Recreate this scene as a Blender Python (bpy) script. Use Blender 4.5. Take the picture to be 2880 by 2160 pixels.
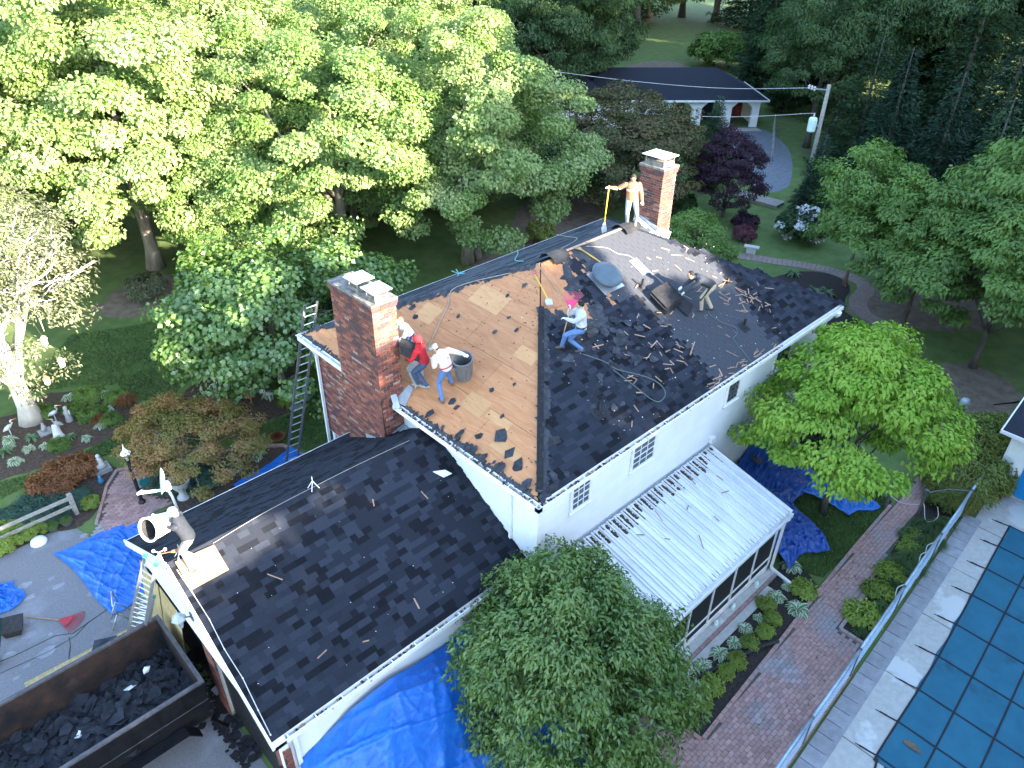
import bpy, math, random
import numpy as np
from mathutils import Vector, Matrix, Euler
for o in list(bpy.data.objects): bpy.data.objects.remove(o)
SC = bpy.context.scene
COL = SC.collection
# ---------------------------------------------------------------- camera
cam = bpy.data.cameras.new('camera'); camo = bpy.data.objects.new('camera', cam); COL.objects.link(camo)
cam.sensor_width = 36.0; cam.lens = 26.735; cam.clip_start = 0.1; cam.clip_end = 2000
YAW, PITCH, ROLL = 0.8050, -0.5880, 0.0130
_f = Vector((math.cos(YAW)*math.cos(PITCH), math.sin(YAW)*math.cos(PITCH), math.sin(PITCH)))
_r = Vector((math.sin(YAW), -math.cos(YAW), 0)); _u = _r.cross(_f)
_r2 = math.cos(ROLL)*_r + math.sin(ROLL)*_u; _u2 = -math.sin(ROLL)*_r + math.cos(ROLL)*_u
camo.matrix_world = Matrix(((_r2.x, _u2.x, -_f.x, -9.046), (_r2.y, _u2.y, -_f.y, -8.506), (_r2.z, _u2.z, -_f.z, 17.095), (0, 0, 0, 1)))
SC.camera = camo
# ---------------------------------------------------------------- light
SUN_AZ = Vector((0.16, -1.0)).normalized(); SUN_EL = math.radians(17)
world = bpy.data.worlds.new('World'); SC.world = world; world.use_nodes = True
wn = world.node_tree; sky = wn.nodes.new('ShaderNodeTexSky'); sky.sky_type = 'NISHITA'; sky.sun_disc = False
sky.sun_elevation = SUN_EL; sky.sun_rotation = math.atan2(SUN_AZ.x, SUN_AZ.y); sky.altitude = 100
sky.air_density = 1.0; sky.dust_density = 0.6; sky.ozone_density = 1.0
wn.links.new(sky.outputs[0], wn.nodes['Background'].inputs[0]); wn.nodes['Background'].inputs[1].default_value = 0.15
sun = bpy.data.lights.new('sun', 'SUN'); sun.energy = 5.0; sun.angle = math.radians(0.6); sun.color = (1.0, 0.86, 0.68)
suno = bpy.data.objects.new('sun', sun); COL.objects.link(suno)
_sd = Vector((SUN_AZ.x*math.cos(SUN_EL), SUN_AZ.y*math.cos(SUN_EL), math.sin(SUN_EL)))
suno.rotation_euler = _sd.to_track_quat('Z', 'Y').to_euler(); suno.location = _sd*60
SC.view_settings.view_transform = 'Standard'; SC.view_settings.look = 'None'
SC.view_settings.exposure = 3.2; SC.view_settings.gamma = 1.0; SC.view_settings.use_curve_mapping = False
SC.cycles.max_bounces = 6; SC.cycles.diffuse_bounces = 3; SC.cycles.glossy_bounces = 2; SC.cycles.transmission_bounces = 3
SC.cycles.use_denoising = True
RNG = np.random.default_rng(7); random.seed(7)
U = random.uniform
# ---------------------------------------------------------------- helpers
def link(o, parent=None):
    COL.objects.link(o)
    if parent is not None: o.parent = parent
    return o
BASES = {}
def tag(o, label=None, cat=None, group=None, kind=None):
    if label: o['label'] = label
    if cat: o['category'] = cat
    if group: o['group'] = group
    if kind: o['kind'] = kind
    return o
def thing(name, label, cat, loc=(0, 0, 0), group=None, rz=0):
    o = bpy.data.objects.new(name, None); o.empty_display_size = 0.2; link(o); o.location = loc; o.rotation_euler = (0, 0, rz)
    BASES[o.name] = Vector(loc); return tag(o, label, cat, group)
def base_of(p): return BASES.get(p.name, Vector((0, 0, 0)))
def frame(d, up=(0, 0, 1)):
    d = Vector(d).normalized(); u = Vector(up)
    if abs(d.dot(u.normalized())) > 0.995: u = Vector((0, 1, 0))
    s = d.cross(u).normalized(); return d, s, s.cross(d).normalized()
class MB:
    def __init__(s): s.v = []; s.f = []; s.m = []
    def add(s, vs, fs, mi=0):
        n = len(s.v); s.v.extend([tuple(x) for x in vs]); s.f.extend([tuple(i+n for i in f) for f in fs]); s.m.extend([mi]*len(fs)); return s
    def box(s, c, size, mi=0, R=None):
        x, y, z = size[0]/2, size[1]/2, size[2]/2; c = Vector(c)
        vs = [Vector(q) for q in ((-x,-y,-z),(x,-y,-z),(x,y,-z),(-x,y,-z),(-x,-y,z),(x,-y,z),(x,y,z),(-x,y,z))]
        if R is not None: vs = [R @ q for q in vs]
        return s.add([c+q for q in vs], [(0,3,2,1),(4,5,6,7),(0,1,5,4),(1,2,6,5),(2,3,7,6),(3,0,4,7)], mi)
    def b2(s, a, b, mi=0):
        return s.box([(a[i]+b[i])/2 for i in range(3)], [abs(b[i]-a[i]) for i in range(3)], mi)
    def bar(s, a, b, w, h=None, up=(0, 0, 1), mi=0):
        a = Vector(a); b = Vector(b); h = h or w; d, sd, u = frame(b-a, up); sd = sd*w/2; u = u*h/2
        vs = [a-sd-u, a+sd-u, a+sd+u, a-sd+u, b-sd-u, b+sd-u, b+sd+u, b-sd+u]
        return s.add(vs, [(0,1,2,3),(7,6,5,4),(0,4,5,1),(1,5,6,2),(2,6,7,3),(3,7,4,0)], mi)
    def tube(s, pts, r, n=8, mi=0, cap=True):
        pts = [Vector(p) for p in pts]; k = len(pts); rs = r if isinstance(r, (list, tuple)) else [r]*k
        vs = []; ref = None
        for i, p in enumerate(pts):
            d = (pts[min(i+1, k-1)]-pts[max(i-1, 0)]).normalized()
            if ref is None: ref = Vector((0, 0, 1)) if abs(d.z) < 0.9 else Vector((1, 0, 0))
            sd = d.cross(ref).normalized(); u = sd.cross(d).normalized(); ref = u
            for j in range(n):
                a = 2*math.pi*j/n; vs.append(p+(sd*math.cos(a)+u*math.sin(a))*rs[i])
        fs = [(i*n+j, i*n+(j+1) % n, (i+1)*n+(j+1) % n, (i+1)*n+j) for i in range(k-1) for j in range(n)]
        if cap: fs += [tuple(range(n-1, -1, -1)), tuple((k-1)*n+j for j in range(n))]
        return s.add(vs, fs, mi)
    def lathe(s, c, prof, n=16, mi=0, axis=(0, 0, 1), cap=True):
        d, a, b = frame(axis, (0, 1, 0)); c = Vector(c); vs = []
        for (r, z) in prof:
            for j in range(n):
                t = 2*math.pi*j/n; vs.append(c+d*z+(a*math.cos(t)+b*math.sin(t))*r)
        k = len(prof); fs = [(i*n+j, i*n+(j+1) % n, (i+1)*n+(j+1) % n, (i+1)*n+j) for i in range(k-1) for j in range(n)]
        if cap: fs += [tuple(range(n-1, -1, -1)), tuple((k-1)*n+j for j in range(n))]
        return s.add(vs, fs, mi)
    def prism(s, poly, z0, z1, mi=0):
        n = len(poly); vs = [(x, y, z0) for x, y in poly]+[(x, y, z1) for x, y in poly]
        return s.add(vs, [tuple(range(n-1, -1, -1)), tuple(range(n, 2*n))]+[(i, (i+1) % n, n+(i+1) % n, n+i) for i in range(n)], mi)
    def slab3(s, pts, t, nrm, mi=0):
        n = len(pts); N = Vector(nrm).normalized()*t; a = [Vector(p) for p in pts]; vs = a+[p+N for p in a]
        return s.add(vs, [tuple(range(n-1, -1, -1)), tuple(range(n, 2*n))]+[(i, (i+1) % n, n+(i+1) % n, n+i) for i in range(n)], mi)
    def mesh(s, name, mats, off=(0, 0, 0), smooth=False):
        me = bpy.data.meshes.new(name); o = Vector(off)
        me.from_pydata([(x-o.x, y-o.y, z-o.z) for x, y, z in s.v], [], s.f)
        for m in (mats if isinstance(mats, (list, tuple)) else [mats]): me.materials.append(MAT[m] if isinstance(m, str) else m)
        if any(s.m): me.polygons.foreach_set('material_index', s.m)
        if smooth: me.polygons.foreach_set('use_smooth', [True]*len(me.polygons))
        me.update(); return me
    def build(s, name, mats, parent=None, smooth=False, label=None, cat=None, group=None, kind=None):
        if parent is None:
            a = np.array(s.v); off = ((a[:, 0].min()+a[:, 0].max())/2, (a[:, 1].min()+a[:, 1].max())/2, a[:, 2].min())
        else: off = base_of(parent)
        ob = bpy.data.objects.new(name, s.mesh(name, mats, off, smooth)); link(ob, parent)
        if parent is None: ob.location = off
        BASES[ob.name] = Vector(off)
        return tag(ob, label, cat, group, kind)
def piece(name, me, parent, loc, rot=None, scale=None, mat=None):
    o = bpy.data.objects.new(name, me); link(o, parent); o.location = Vector(loc)-(base_of(parent) if parent else Vector((0, 0, 0)))
    if rot is not None: o.rotation_euler = rot
    if scale is not None: o.scale = scale
    if mat is not None:
        o.material_slots[0].link = 'OBJECT'; o.material_slots[0].material = MAT[mat]
    if parent is None: BASES[o.name] = Vector(loc)
    return o
def copy_tree(o, parent=None, loc=None, rz=None, scale=None, label=None):
    c = o.copy(); link(c, parent)
    if loc is not None: c.location = loc
    if rz is not None: c.rotation_euler = (0, 0, rz)
    if scale is not None: c.scale = scale if isinstance(scale, tuple) else (scale,)*3
    if label: c['label'] = label
    for ch in list(o.children): copy_tree(ch, c)
    return c
def npmesh(name, V, F, mats, rnd=None, smooth=False, mi=None):
    me = bpy.data.meshes.new(name); V = np.asarray(V, np.float32); F = np.asarray(F, np.int32); k = F.shape[1]
    me.vertices.add(len(V)); me.vertices.foreach_set('co', V.ravel())
    me.loops.add(F.size); me.loops.foreach_set('vertex_index', F.ravel())
    me.polygons.add(len(F)); me.polygons.foreach_set('loop_start', np.arange(0, F.size, k, dtype=np.int32))
    for m in (mats if isinstance(mats, (list, tuple)) else [mats]): me.materials.append(MAT[m])
    if mi is not None: me.polygons.foreach_set('material_index', np.asarray(mi, np.int32))
    if smooth: me.polygons.foreach_set('use_smooth', np.ones(len(F), bool))
    me.update(calc_edges=True)
    if rnd is not None:
        a = me.attributes.new('rnd', 'FLOAT', 'FACE'); a.data.foreach_set('value', np.asarray(rnd, np.float32))
    return me
# ---------------------------------------------------------------- materials
MAT = {}
def nd(t, kind, **kw):
    n = t.nodes.new(kind)
    for k, v in kw.items(): setattr(n, k, v)
    return n
def M(name, c, c2=None, scale=6.0, rough=0.8, bump=0.0, bscale=None, metal=0.0, detail=5, rnd=0.0, spec=0.3, stretch=(1, 1, 1), lo=0.38, hi=0.62, attr=0.0, c3=None, s3=1.0, lo3=0.55, hi3=0.7, dist=0.0, coat=0.0):
    m = bpy.data.materials.new(name); m.use_nodes = True; t = m.node_tree; L = t.links.new; b = t.nodes['Principled BSDF']
    b.inputs['Roughness'].default_value = rough; b.inputs['Metallic'].default_value = metal; b.inputs['Specular IOR Level'].default_value = spec
    b.inputs['Coat Weight'].default_value = coat
    g = nd(t, 'ShaderNodeNewGeometry'); mp = nd(t, 'ShaderNodeMapping'); mp.inputs['Scale'].default_value = stretch; L(g.outputs['Position'], mp.inputs[0])
    def noise(sc, det=detail):
        n = nd(t, 'ShaderNodeTexNoise'); n.inputs['Scale'].default_value = sc; n.inputs['Detail'].default_value = det; n.inputs['Roughness'].default_value = 0.6
        n.inputs['Distortion'].default_value = dist; L(mp.outputs[0], n.inputs['Vector']); return n
    def mapr(src, a, bb):
        r = nd(t, 'ShaderNodeMapRange'); r.inputs[1].default_value = a; r.inputs[2].default_value = bb; L(src, r.inputs[0]); return r.outputs[0]
    def mix(fac, a, bb):
        x = nd(t, 'ShaderNodeMix', data_type='RGBA'); L(fac, x.inputs[0])
        for s, q in ((6, a), (7, bb)):
            if isinstance(q, tuple): x.inputs[s].default_value = (*q, 1)
            else: L(q, x.inputs[s])
        return x.outputs[2]
    col = tuple(c)
    if c2 is not None: col = mix(mapr(noise(scale).outputs[0], lo, hi), tuple(c), tuple(c2))
    if c3 is not None: col = mix(mapr(noise(s3).outputs[0], lo3, hi3), col, tuple(c3))
    if rnd or attr:
        h = nd(t, 'ShaderNodeHueSaturation')
        if isinstance(col, tuple): h.inputs['Color'].default_value = (*col, 1)
        else: L(col, h.inputs['Color'])
        if rnd: src = nd(t, 'ShaderNodeObjectInfo').outputs['Random']; k = rnd
        else:
            a = nd(t, 'ShaderNodeAttribute'); a.attribute_name = 'rnd'; src = a.outputs['Fac']; k = attr
        r = nd(t, 'ShaderNodeMapRange'); r.inputs[3].default_value = 1-k; r.inputs[4].default_value = 1+k; L(src, r.inputs[0]); L(r.outputs[0], h.inputs['Value']); col = h.outputs[0]
    if isinstance(col, tuple): b.inputs['Base Color'].default_value = (*col, 1)
    else: L(col, b.inputs['Base Color'])
    if bump:
        n = noise(bscale or scale*3); bp = nd(t, 'ShaderNodeBump'); bp.inputs['Strength'].default_value = bump; bp.inputs['Distance'].default_value = 0.02
        L(n.outputs[0], bp.inputs['Height']); L(bp.outputs[0], b.inputs['Normal'])
    MAT[name] = m; return m
def LEAF(name, c1, c2, trans=0.35, gloss=0.025, big=None, bs=0.6):
    m = bpy.data.materials.new(name); m.use_nodes = True; t = m.node_tree; L = t.links.new
    for n in list(t.nodes): t.nodes.remove(n)
    out = nd(t, 'ShaderNodeOutputMaterial'); a = nd(t, 'ShaderNodeAttribute'); a.attribute_name = 'rnd'
    x = nd(t, 'ShaderNodeMix', data_type='RGBA'); L(a.outputs['Fac'], x.inputs[0]); x.inputs[6].default_value = (*c1, 1); x.inputs[7].default_value = (*c2, 1); col = x.outputs[2]
    g = nd(t, 'ShaderNodeNewGeometry'); n = nd(t, 'ShaderNodeTexNoise'); n.inputs['Scale'].default_value = bs; n.inputs['Detail'].default_value = 3; L(g.outputs['Position'], n.inputs['Vector'])
    r = nd(t, 'ShaderNodeMapRange'); r.inputs[1].default_value = 0.4; r.inputs[2].default_value = 0.62; L(n.outputs[0], r.inputs[0])
    y = nd(t, 'ShaderNodeMix', data_type='RGBA'); L(r.outputs[0], y.inputs[0]); L(col, y.inputs[6]); y.inputs[7].default_value = (*(big or tuple(q*0.75 for q in c1)), 1); col = y.outputs[2]
    d = nd(t, 'ShaderNodeBsdfDiffuse'); tr = nd(t, 'ShaderNodeBsdfTranslucent'); gl = nd(t, 'ShaderNodeBsdfGlossy'); gl.inputs['Roughness'].default_value = 0.45
    L(col, d.inputs[0]); h = nd(t, 'ShaderNodeHueSaturation'); h.inputs['Value'].default_value = 1.25; h.inputs['Saturation'].default_value = 1.1; L(col, h.inputs['Color']); L(h.outputs[0], tr.inputs[0])
    m1 = nd(t, 'ShaderNodeMixShader'); m1.inputs[0].default_value = trans; L(d.outputs[0], m1.inputs[1]); L(tr.outputs[0], m1.inputs[2])
    m2 = nd(t, 'ShaderNodeMixShader'); m2.inputs[0].default_value = gloss; L(m1.outputs[0], m2.inputs[1]); L(gl.outputs[0], m2.inputs[2]); L(m2.outputs[0], out.inputs[0])
    MAT[name] = m
M('lawn', (0.075,0.125,0.034), (0.11,0.16,0.048), 1.3, 0.95, 0.5, 40, c3=(0.10,0.095,0.055), s3=0.35, lo3=0.60, hi3=0.72)
M('dirt', (0.13,0.10,0.075), (0.19,0.15,0.12), 2.5, 0.95, 0.5, 25)
M('mulch', (0.045,0.032,0.026), (0.085,0.058,0.042), 9, 0.95, 0.9, 45)
M('darkmulch', (0.02,0.017,0.016), (0.045,0.035,0.03), 14, 0.95, 0.9, 50)
M('asphalt', (0.16,0.155,0.165), (0.20,0.195,0.205), 18, 0.92, 0.5, 90, c3=(0.25,0.25,0.27), s3=0.6)
M('crack', (0.05,0.05,0.045), (0.07,0.09,0.04), 6, 0.95)
M('concrete', (0.40,0.38,0.36), (0.46,0.44,0.41), 7, 0.9, 0.25, 60, c3=(0.55,0.54,0.52), s3=0.55, lo3=0.58, hi3=0.62, attr=0)
M('paver', (0.25,0.25,0.27), (0.31,0.31,0.33), 5, 0.9, 0.3, 50, rnd=0.10)
M('joint', (0.07,0.065,0.06), (0.10,0.095,0.07), 8, 0.95)
M('siding', (0.80,0.80,0.80), (0.76,0.76,0.77), 2.0, 0.45, 0.04, 20, rnd=0.02)
M('white_metal', (0.80,0.80,0.80), (0.74,0.74,0.74), 5, 0.35, 0.0)
M('white_roof', (0.72,0.73,0.75), (0.60,0.62,0.64), 1.2, 0.4, 0.05, 14, stretch=(2.2,0.5,1), c3=(0.48,0.50,0.52), s3=1.6, lo3=0.58, hi3=0.75)
M('dirty_edge', (0.06,0.055,0.05), (0.14,0.13,0.12), 20, 0.9)
for k, (a, b) in enumerate((((0.008,0.009,0.012),(0.012,0.0135,0.018)), ((0.018,0.0215,0.030),(0.024,0.028,0.039)), ((0.023,0.027,0.038),(0.031,0.036,0.050)))):
    M('shingle%d' % k, a, b, 60, 0.95, 0.5, 220, rnd=0.15, spec=0.1)
M('tab_shingle', (0.042,0.047,0.059), (0.054,0.06,0.074), 40, 0.92, 0.4, 200, rnd=0.10)
M('tar', (0.011,0.011,0.013), (0.02,0.02,0.024), 9, 0.85, 0.5, 30)
M('felt', (0.016,0.017,0.021), (0.026,0.028,0.034), 3, 0.9, 0.3, 40)
M('scrap', (0.02,0.022,0.028), (0.045,0.049,0.06), 5, 0.9, 0.4, 60, rnd=0.35)
M('plywood', (0.36,0.16,0.07), (0.425,0.205,0.098), 1.1, 0.75, 0.12, 30, stretch=(7,1,7), dist=1.6, rnd=0.09, c3=(0.28,0.115,0.048), s3=0.45, lo3=0.52, hi3=0.8)
M('ply_pale', (0.41,0.215,0.095), (0.46,0.255,0.12), 1.1, 0.75, 0.12, 30, stretch=(7,1,7), dist=1.6, rnd=0.06)
M('osb', (0.48,0.36,0.18), (0.33,0.24,0.11), 14, 0.8, 0.3, 40, stretch=(1,1,0.5))
M('lumber', (0.36,0.24,0.17), (0.26,0.17,0.12), 12, 0.8, 0.2, 40, rnd=0.25)
for k, (a, b) in enumerate((((0.20,0.07,0.05),(0.155,0.058,0.047)), ((0.105,0.052,0.05),(0.07,0.042,0.044)), ((0.27,0.105,0.07),(0.21,0.085,0.06)), ((0.33,0.24,0.21),(0.22,0.13,0.11)))):
    M('brick%d' % k, a, b, 25, 0.9, 0.4, 90, rnd=0.16)
M('path_brick', (0.31,0.185,0.168), (0.37,0.235,0.215), 9, 0.9, 0.4, 70, rnd=0.22, c3=(0.27,0.24,0.245), s3=0.8, lo3=0.5, hi3=0.66)
M('mortar', (0.46,0.44,0.42), (0.37,0.35,0.33), 14, 0.95, 0.3, 60)
M('soot', (0.09,0.085,0.08), (0.22,0.2,0.18), 6, 0.95, 0.3, 40)
M('lead', (0.30,0.34,0.38), (0.42,0.45,0.48), 5, 0.5, 0.2, 12, metal=0.3)
M('cap_metal', (0.58,0.74,0.68), (0.68,0.80,0.75), 3, 0.4, 0.05, 10)
M('glass', (0.03,0.04,0.05), (0.05,0.06,0.075), 2, 0.08, spec=0.8)
M('screen', (0.012,0.013,0.016), (0.018,0.019,0.022), 30, 0.7)
M('black', (0.012,0.012,0.013), (0.022,0.022,0.024), 10, 0.5)
M('rubber', (0.02,0.02,0.021), (0.035,0.035,0.036), 12, 0.8, 0.3, 40)
M('steel_box', (0.008,0.008,0.010), (0.013,0.013,0.015), 4, 0.8, 0.15, 20, spec=0.1)
M('rust', (0.030,0.019,0.015), (0.055,0.031,0.022), 3, 0.85, 0.3, 18, c3=(0.012,0.012,0.013), s3=1.2, lo3=0.45, hi3=0.65)
M('rim', (0.06,0.058,0.066), (0.10,0.092,0.10), 6, 0.7)
M('alu', (0.55,0.57,0.60), (0.47,0.49,0.52), 10, 0.35, metal=0.7)
M('dark_alu', (0.10,0.10,0.11), (0.16,0.16,0.17), 10, 0.45, metal=0.4)
M('green_tip', (0.02,0.22,0.13), rough=0.6)
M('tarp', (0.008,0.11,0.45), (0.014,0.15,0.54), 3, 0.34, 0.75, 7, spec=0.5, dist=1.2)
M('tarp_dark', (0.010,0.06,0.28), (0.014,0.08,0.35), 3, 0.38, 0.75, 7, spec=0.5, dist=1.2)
M('pool_cover', (0.014,0.105,0.165), (0.017,0.125,0.195), 1.5, 0.7, 0.15, 60, c3=(0.012,0.075,0.115), s3=0.8, lo3=0.6, hi3=0.7)
M('strap', (0.018,0.022,0.03), rough=0.8)
M('rail', (0.30,0.40,0.52), (0.42,0.52,0.62), 6, 0.4, metal=0.5)
M('rope', (0.30,0.28,0.25), rough=0.8); M('cable', (0.5,0.5,0.49), rough=0.6); M('hose_green', (0.09,0.12,0.12), rough=0.6)
M('teal_hose', (0.03,0.20,0.22), rough=0.5); M('teal_rope', (0.16,0.42,0.45), rough=0.8)
M('yellow', (0.62,0.40,0.05), (0.55,0.34,0.05), 12, 0.5); M('pink', (0.55,0.06,0.17), rough=0.45); M('red_plastic', (0.38,0.03,0.05), rough=0.5)
M('wood', (0.40,0.26,0.13), (0.32,0.2,0.10), 9, 0.7); M('old_wood', (0.24,0.22,0.19), (0.32,0.30,0.27), 8, 0.9, 0.4, 30)
M('grey_can', (0.115,0.12,0.13), (0.14,0.145,0.155), 5, 0.5); M('white_can', (0.78,0.75,0.68), (0.7,0.66,0.6), 6, 0.5)
M('dome', (0.06,0.09,0.115), (0.08,0.11,0.14), 3, 0.4); M('green_paint', (0.012,0.05,0.035), rough=0.45)
M('stone', (0.22,0.23,0.235), (0.30,0.305,0.30), 10, 0.85, 0.3, 40); M('white_stone', (0.50,0.49,0.47), (0.40,0.40,0.39), 8, 0.8, 0.2, 30)
M('barkA', (0.16,0.135,0.11), (0.26,0.23,0.20), 5, 0.95, 0.8, 18, stretch=(1,1,0.3)); M('barkpale', (0.42,0.39,0.34), (0.55,0.51,0.46), 6, 0.95, 0.6, 20, stretch=(1,1,0.35)); M('barkdark', (0.07,0.06,0.052), (0.11,0.095,0.08), 6, 0.95, 0.8, 18, stretch=(1,1,0.3))
M('twig', (0.38,0.36,0.33), (0.5,0.48,0.45), 6, 0.9); M('redtwig', (0.30,0.12,0.08), rough=0.9)
M('litter', (0.05,0.032,0.02), (0.11,0.07,0.045), 25, 0.95, 0.8, 60)
M('blue_door', (0.01,0.20,0.50), rough=0.35); M('navy_roof', (0.012,0.015,0.026), (0.02,0.024,0.036), 30, 0.9, 0.4, 80)
M('terracotta', (0.32,0.13,0.07), rough=0.85); M('blue_glass', (0.04,0.17,0.30), rough=0.15, spec=0.7); M('bay_red', (0.28,0.05,0.03), (0.12,0.03,0.025), 3, 0.7)  # last one: plain mottled red for the back of one carport bay
M('meadow', (0.075,0.115,0.035), (0.105,0.135,0.05), 0.8, 0.95, 0.4, 20); M('gravel', (0.13,0.145,0.17), (0.17,0.185,0.21), 3, 0.95, 0.4, 40)
M('paper', (0.75,0.75,0.74), rough=0.8)
LEAF('leaf_maple', (0.21,0.30,0.10), (0.32,0.39,0.18), 0.38, big=(0.16,0.25,0.07))
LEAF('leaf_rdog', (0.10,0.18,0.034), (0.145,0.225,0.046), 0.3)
LEAF('leaf_maple2', (0.17,0.27,0.08), (0.27,0.35,0.14), 0.38, big=(0.13,0.22,0.055))
LEAF('leaf_dark', (0.035,0.075,0.025), (0.06,0.11,0.035), 0.25)
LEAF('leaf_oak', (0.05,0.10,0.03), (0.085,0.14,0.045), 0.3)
LEAF('leaf_spruce', (0.018,0.045,0.026), (0.035,0.07,0.035), 0.15)
LEAF('leaf_cedar', (0.03,0.065,0.028), (0.05,0.09,0.035), 0.2)
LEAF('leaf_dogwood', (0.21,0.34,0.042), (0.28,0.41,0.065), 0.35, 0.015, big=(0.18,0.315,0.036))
LEAF('leaf_near', (0.085,0.16,0.026), (0.155,0.225,0.05), 0.3, 0.05, big=(0.075,0.145,0.024), bs=1.0)
LEAF('leaf_redbud', (0.10,0.20,0.035), (0.16,0.265,0.055), 0.35, 0.08)
LEAF('leaf_silver', (0.12,0.14,0.075), (0.19,0.20,0.12), 0.25)
LEAF('leaf_orange', (0.34,0.18,0.085), (0.24,0.18,0.05), 0.35, big=(0.17,0.16,0.04), bs=1.0)
LEAF('leaf_jmaple', (0.055,0.07,0.022), (0.085,0.085,0.028), 0.3, big=(0.11,0.085,0.035), bs=0.9)
LEAF('leaf_purple', (0.035,0.013,0.028), (0.055,0.02,0.04), 0.25)
LEAF('leaf_hedge', (0.24,0.28,0.045), (0.12,0.18,0.03), 0.25, 0.05)
LEAF('leaf_lime', (0.22,0.31,0.05), (0.29,0.38,0.07), 0.3)
LEAF('leaf_shrub', (0.12,0.215,0.045), (0.18,0.275,0.06), 0.3)
LEAF('leaf_hosta', (0.10,0.16,0.075), (0.40,0.44,0.30), 0.25, big=(0.08,0.14,0.07), bs=3)
LEAF('leaf_grass', (0.07,0.13,0.034), (0.11,0.18,0.05), 0.25)
LEAF('leaf_juniper', (0.06,0.13,0.095), (0.10,0.17,0.12), 0.15)
LEAF('leaf_rust', (0.21,0.085,0.035), (0.27,0.13,0.05), 0.3)
LEAF('flower_white', (0.70,0.70,0.72), (0.6,0.6,0.66), 0.3)
LEAF('flower_pink', (0.20,0.07,0.09), (0.13,0.05,0.06), 0.3)
# ================================================================ ground and paving
def sheet(name, poly, z, mat, kind='structure', parent=None):
    b = MB(); b.add([(x, y, z) for x, y in poly], [tuple(range(len(poly)))]); o = b.build(name, mat, parent); 
    if parent is None: tag(o, kind=kind)
    return o
def smooth_poly(p, n=5, jit=0.0):
    out = []; k = len(p)
    for i in range(k):
        a, b, c, d = (Vector(p[(i+j-1) % k]) for j in range(4))
        for t in np.linspace(0, 1, n, endpoint=False):
            q = 0.5*((2*b)+(-a+c)*t+(2*a-5*b+4*c-d)*t*t+(-a+3*b-3*c+d)*t**3); out.append((q.x+U(-jit, jit), q.y+U(-jit, jit)))
    return out
gm = MB(); gm.add([(-260,-260,0),(420,-260,0),(420,420,0),(-260,420,0)], [(0,1,2,3)]); tag(gm.build('ground', 'lawn'), kind='structure')
drv = sheet('driveway', [(-40,-25),(-6.2,-25),(-6.2,-1.2),(-6.35,0.7),(-6.35,12.2),(-5.9,12.1),(-6.75,12.6),(-6.9,13.25),(-7.6,13.62),(-8.1,13.58),(-8.95,13.55),(-14,13.3),(-40,13)], 0.004, 'asphalt')
b = MB()
for pts in (((-5.9,9.9),(-6.7,9.55),(-7.47,9.36),(-8.34,9.18),(-8.7,9.42),(-9.66,9.47),(-11,9.7)), ((-8.45,9.12),(-8.52,8.8),(-8.68,8.43),(-8.6,7.9)), ((-7.9,9.28),(-8.3,9.05),(-9.0,9.0),(-10.2,9.15))):
    for (x0, y0), (x1, y1) in zip(pts, pts[1:]): b.bar((x0, y0, 0.006), (x1, y1, 0.006), U(.02, .045), 0.006)
b.build('crack', 'crack', drv)
b = MB()
for i in range(26):
    x, y, r = U(-11, -6.8), U(8.5, 13), U(.06, .26); n = 11
    b.add([(x+r*U(.6, 1.3)*math.cos(6.283*j/n), y+r*U(.4, .8)*math.sin(6.283*j/n), 0.0065+i*0.0001) for j in range(n)], [tuple(range(n))])
M('stain', (0.27,0.27,0.29), (0.21,0.21,0.23), 5, 0.9); b.build('worn_patch', 'stain', drv, kind='stuff')
# planting beds, bare soil
sheet('mulch_bed', smooth_poly([(-9.5,18.0),(-8.6,21.8),(-7.0,21.3),(-6.2,21.3),(-5.4,21.9),(-4.0,21.0),(-3.3,20.3),(-2.9,18.8),(-3.5,17.8),(-4.6,17.25),(-5.6,17.2),(-6.5,17.1),(-7.5,17.3)], 5, .06), 0.004, 'mulch')
sheet('mulch_bed', smooth_poly([(-1.7,17.7),(-0.6,18.6),(1.3,18.4),(3.4,16.6),(2.9,15.4),(1.3,14.3),(-0.4,14.7),(-1.2,15.8)], 5, .05), 0.004, 'mulch')
sheet('mulch_bed', smooth_poly([(-9.6,13.6),(-9.6,15.4),(-8.3,15.6),(-7.2,16.1),(-6.2,16.5),(-5.2,16.2),(-4.9,15.4),(-5.2,14.9),(-5.75,14.1),(-6.4,13.5),(-6.9,13.3),(-7.6,13.66),(-8.4,13.6)], 4, .04), 0.003, 'mulch')
sheet('mulch_bed', smooth_poly([(-4.4,14.1),(-3.9,15.0),(-2.35,14.3),(-1.6,13.6),(-0.1,12.5),(0.2,8.9),(-5.9,8.9),(-5.8,11.9),(-4.3,12.3),(-4.5,13.2)], 4, .03), 0.003, 'mulch')
sheet('soil', smooth_poly([(14.5,19.5),(18.8,21),(22,23.5),(27,25),(26,20.5),(22,17.8),(17,18.2)], 12, .22), 0.003, 'dirt')
sheet('soil', smooth_poly([(-1.5,27.5),(0.5,29.2),(3.5,28.8),(4.6,26.0),(2.5,24.6),(0,25.5)], 12, .22), 0.003, 'dirt')
sheet('soil', smooth_poly([(20.4,-2.2),(22.6,-1.0),(24.2,-2.4),(23.2,-4.6),(21.2,-4.2),(19.8,-3.2)], 12, .22), 0.003, 'dirt')
sheet('soil', smooth_poly([(24.6,3.2),(28,4.2),(31,3),(30,-1.5),(26.6,-0.5)], 12, .22), 0.003, 'dirt')
sheet('soil', smooth_poly([(19,-2.8),(21,-2.9),(21.5,-4.6),(19,-6.5),(17.7,-4.5)], 12, .22), 0.0035, 'dirt')
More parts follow.
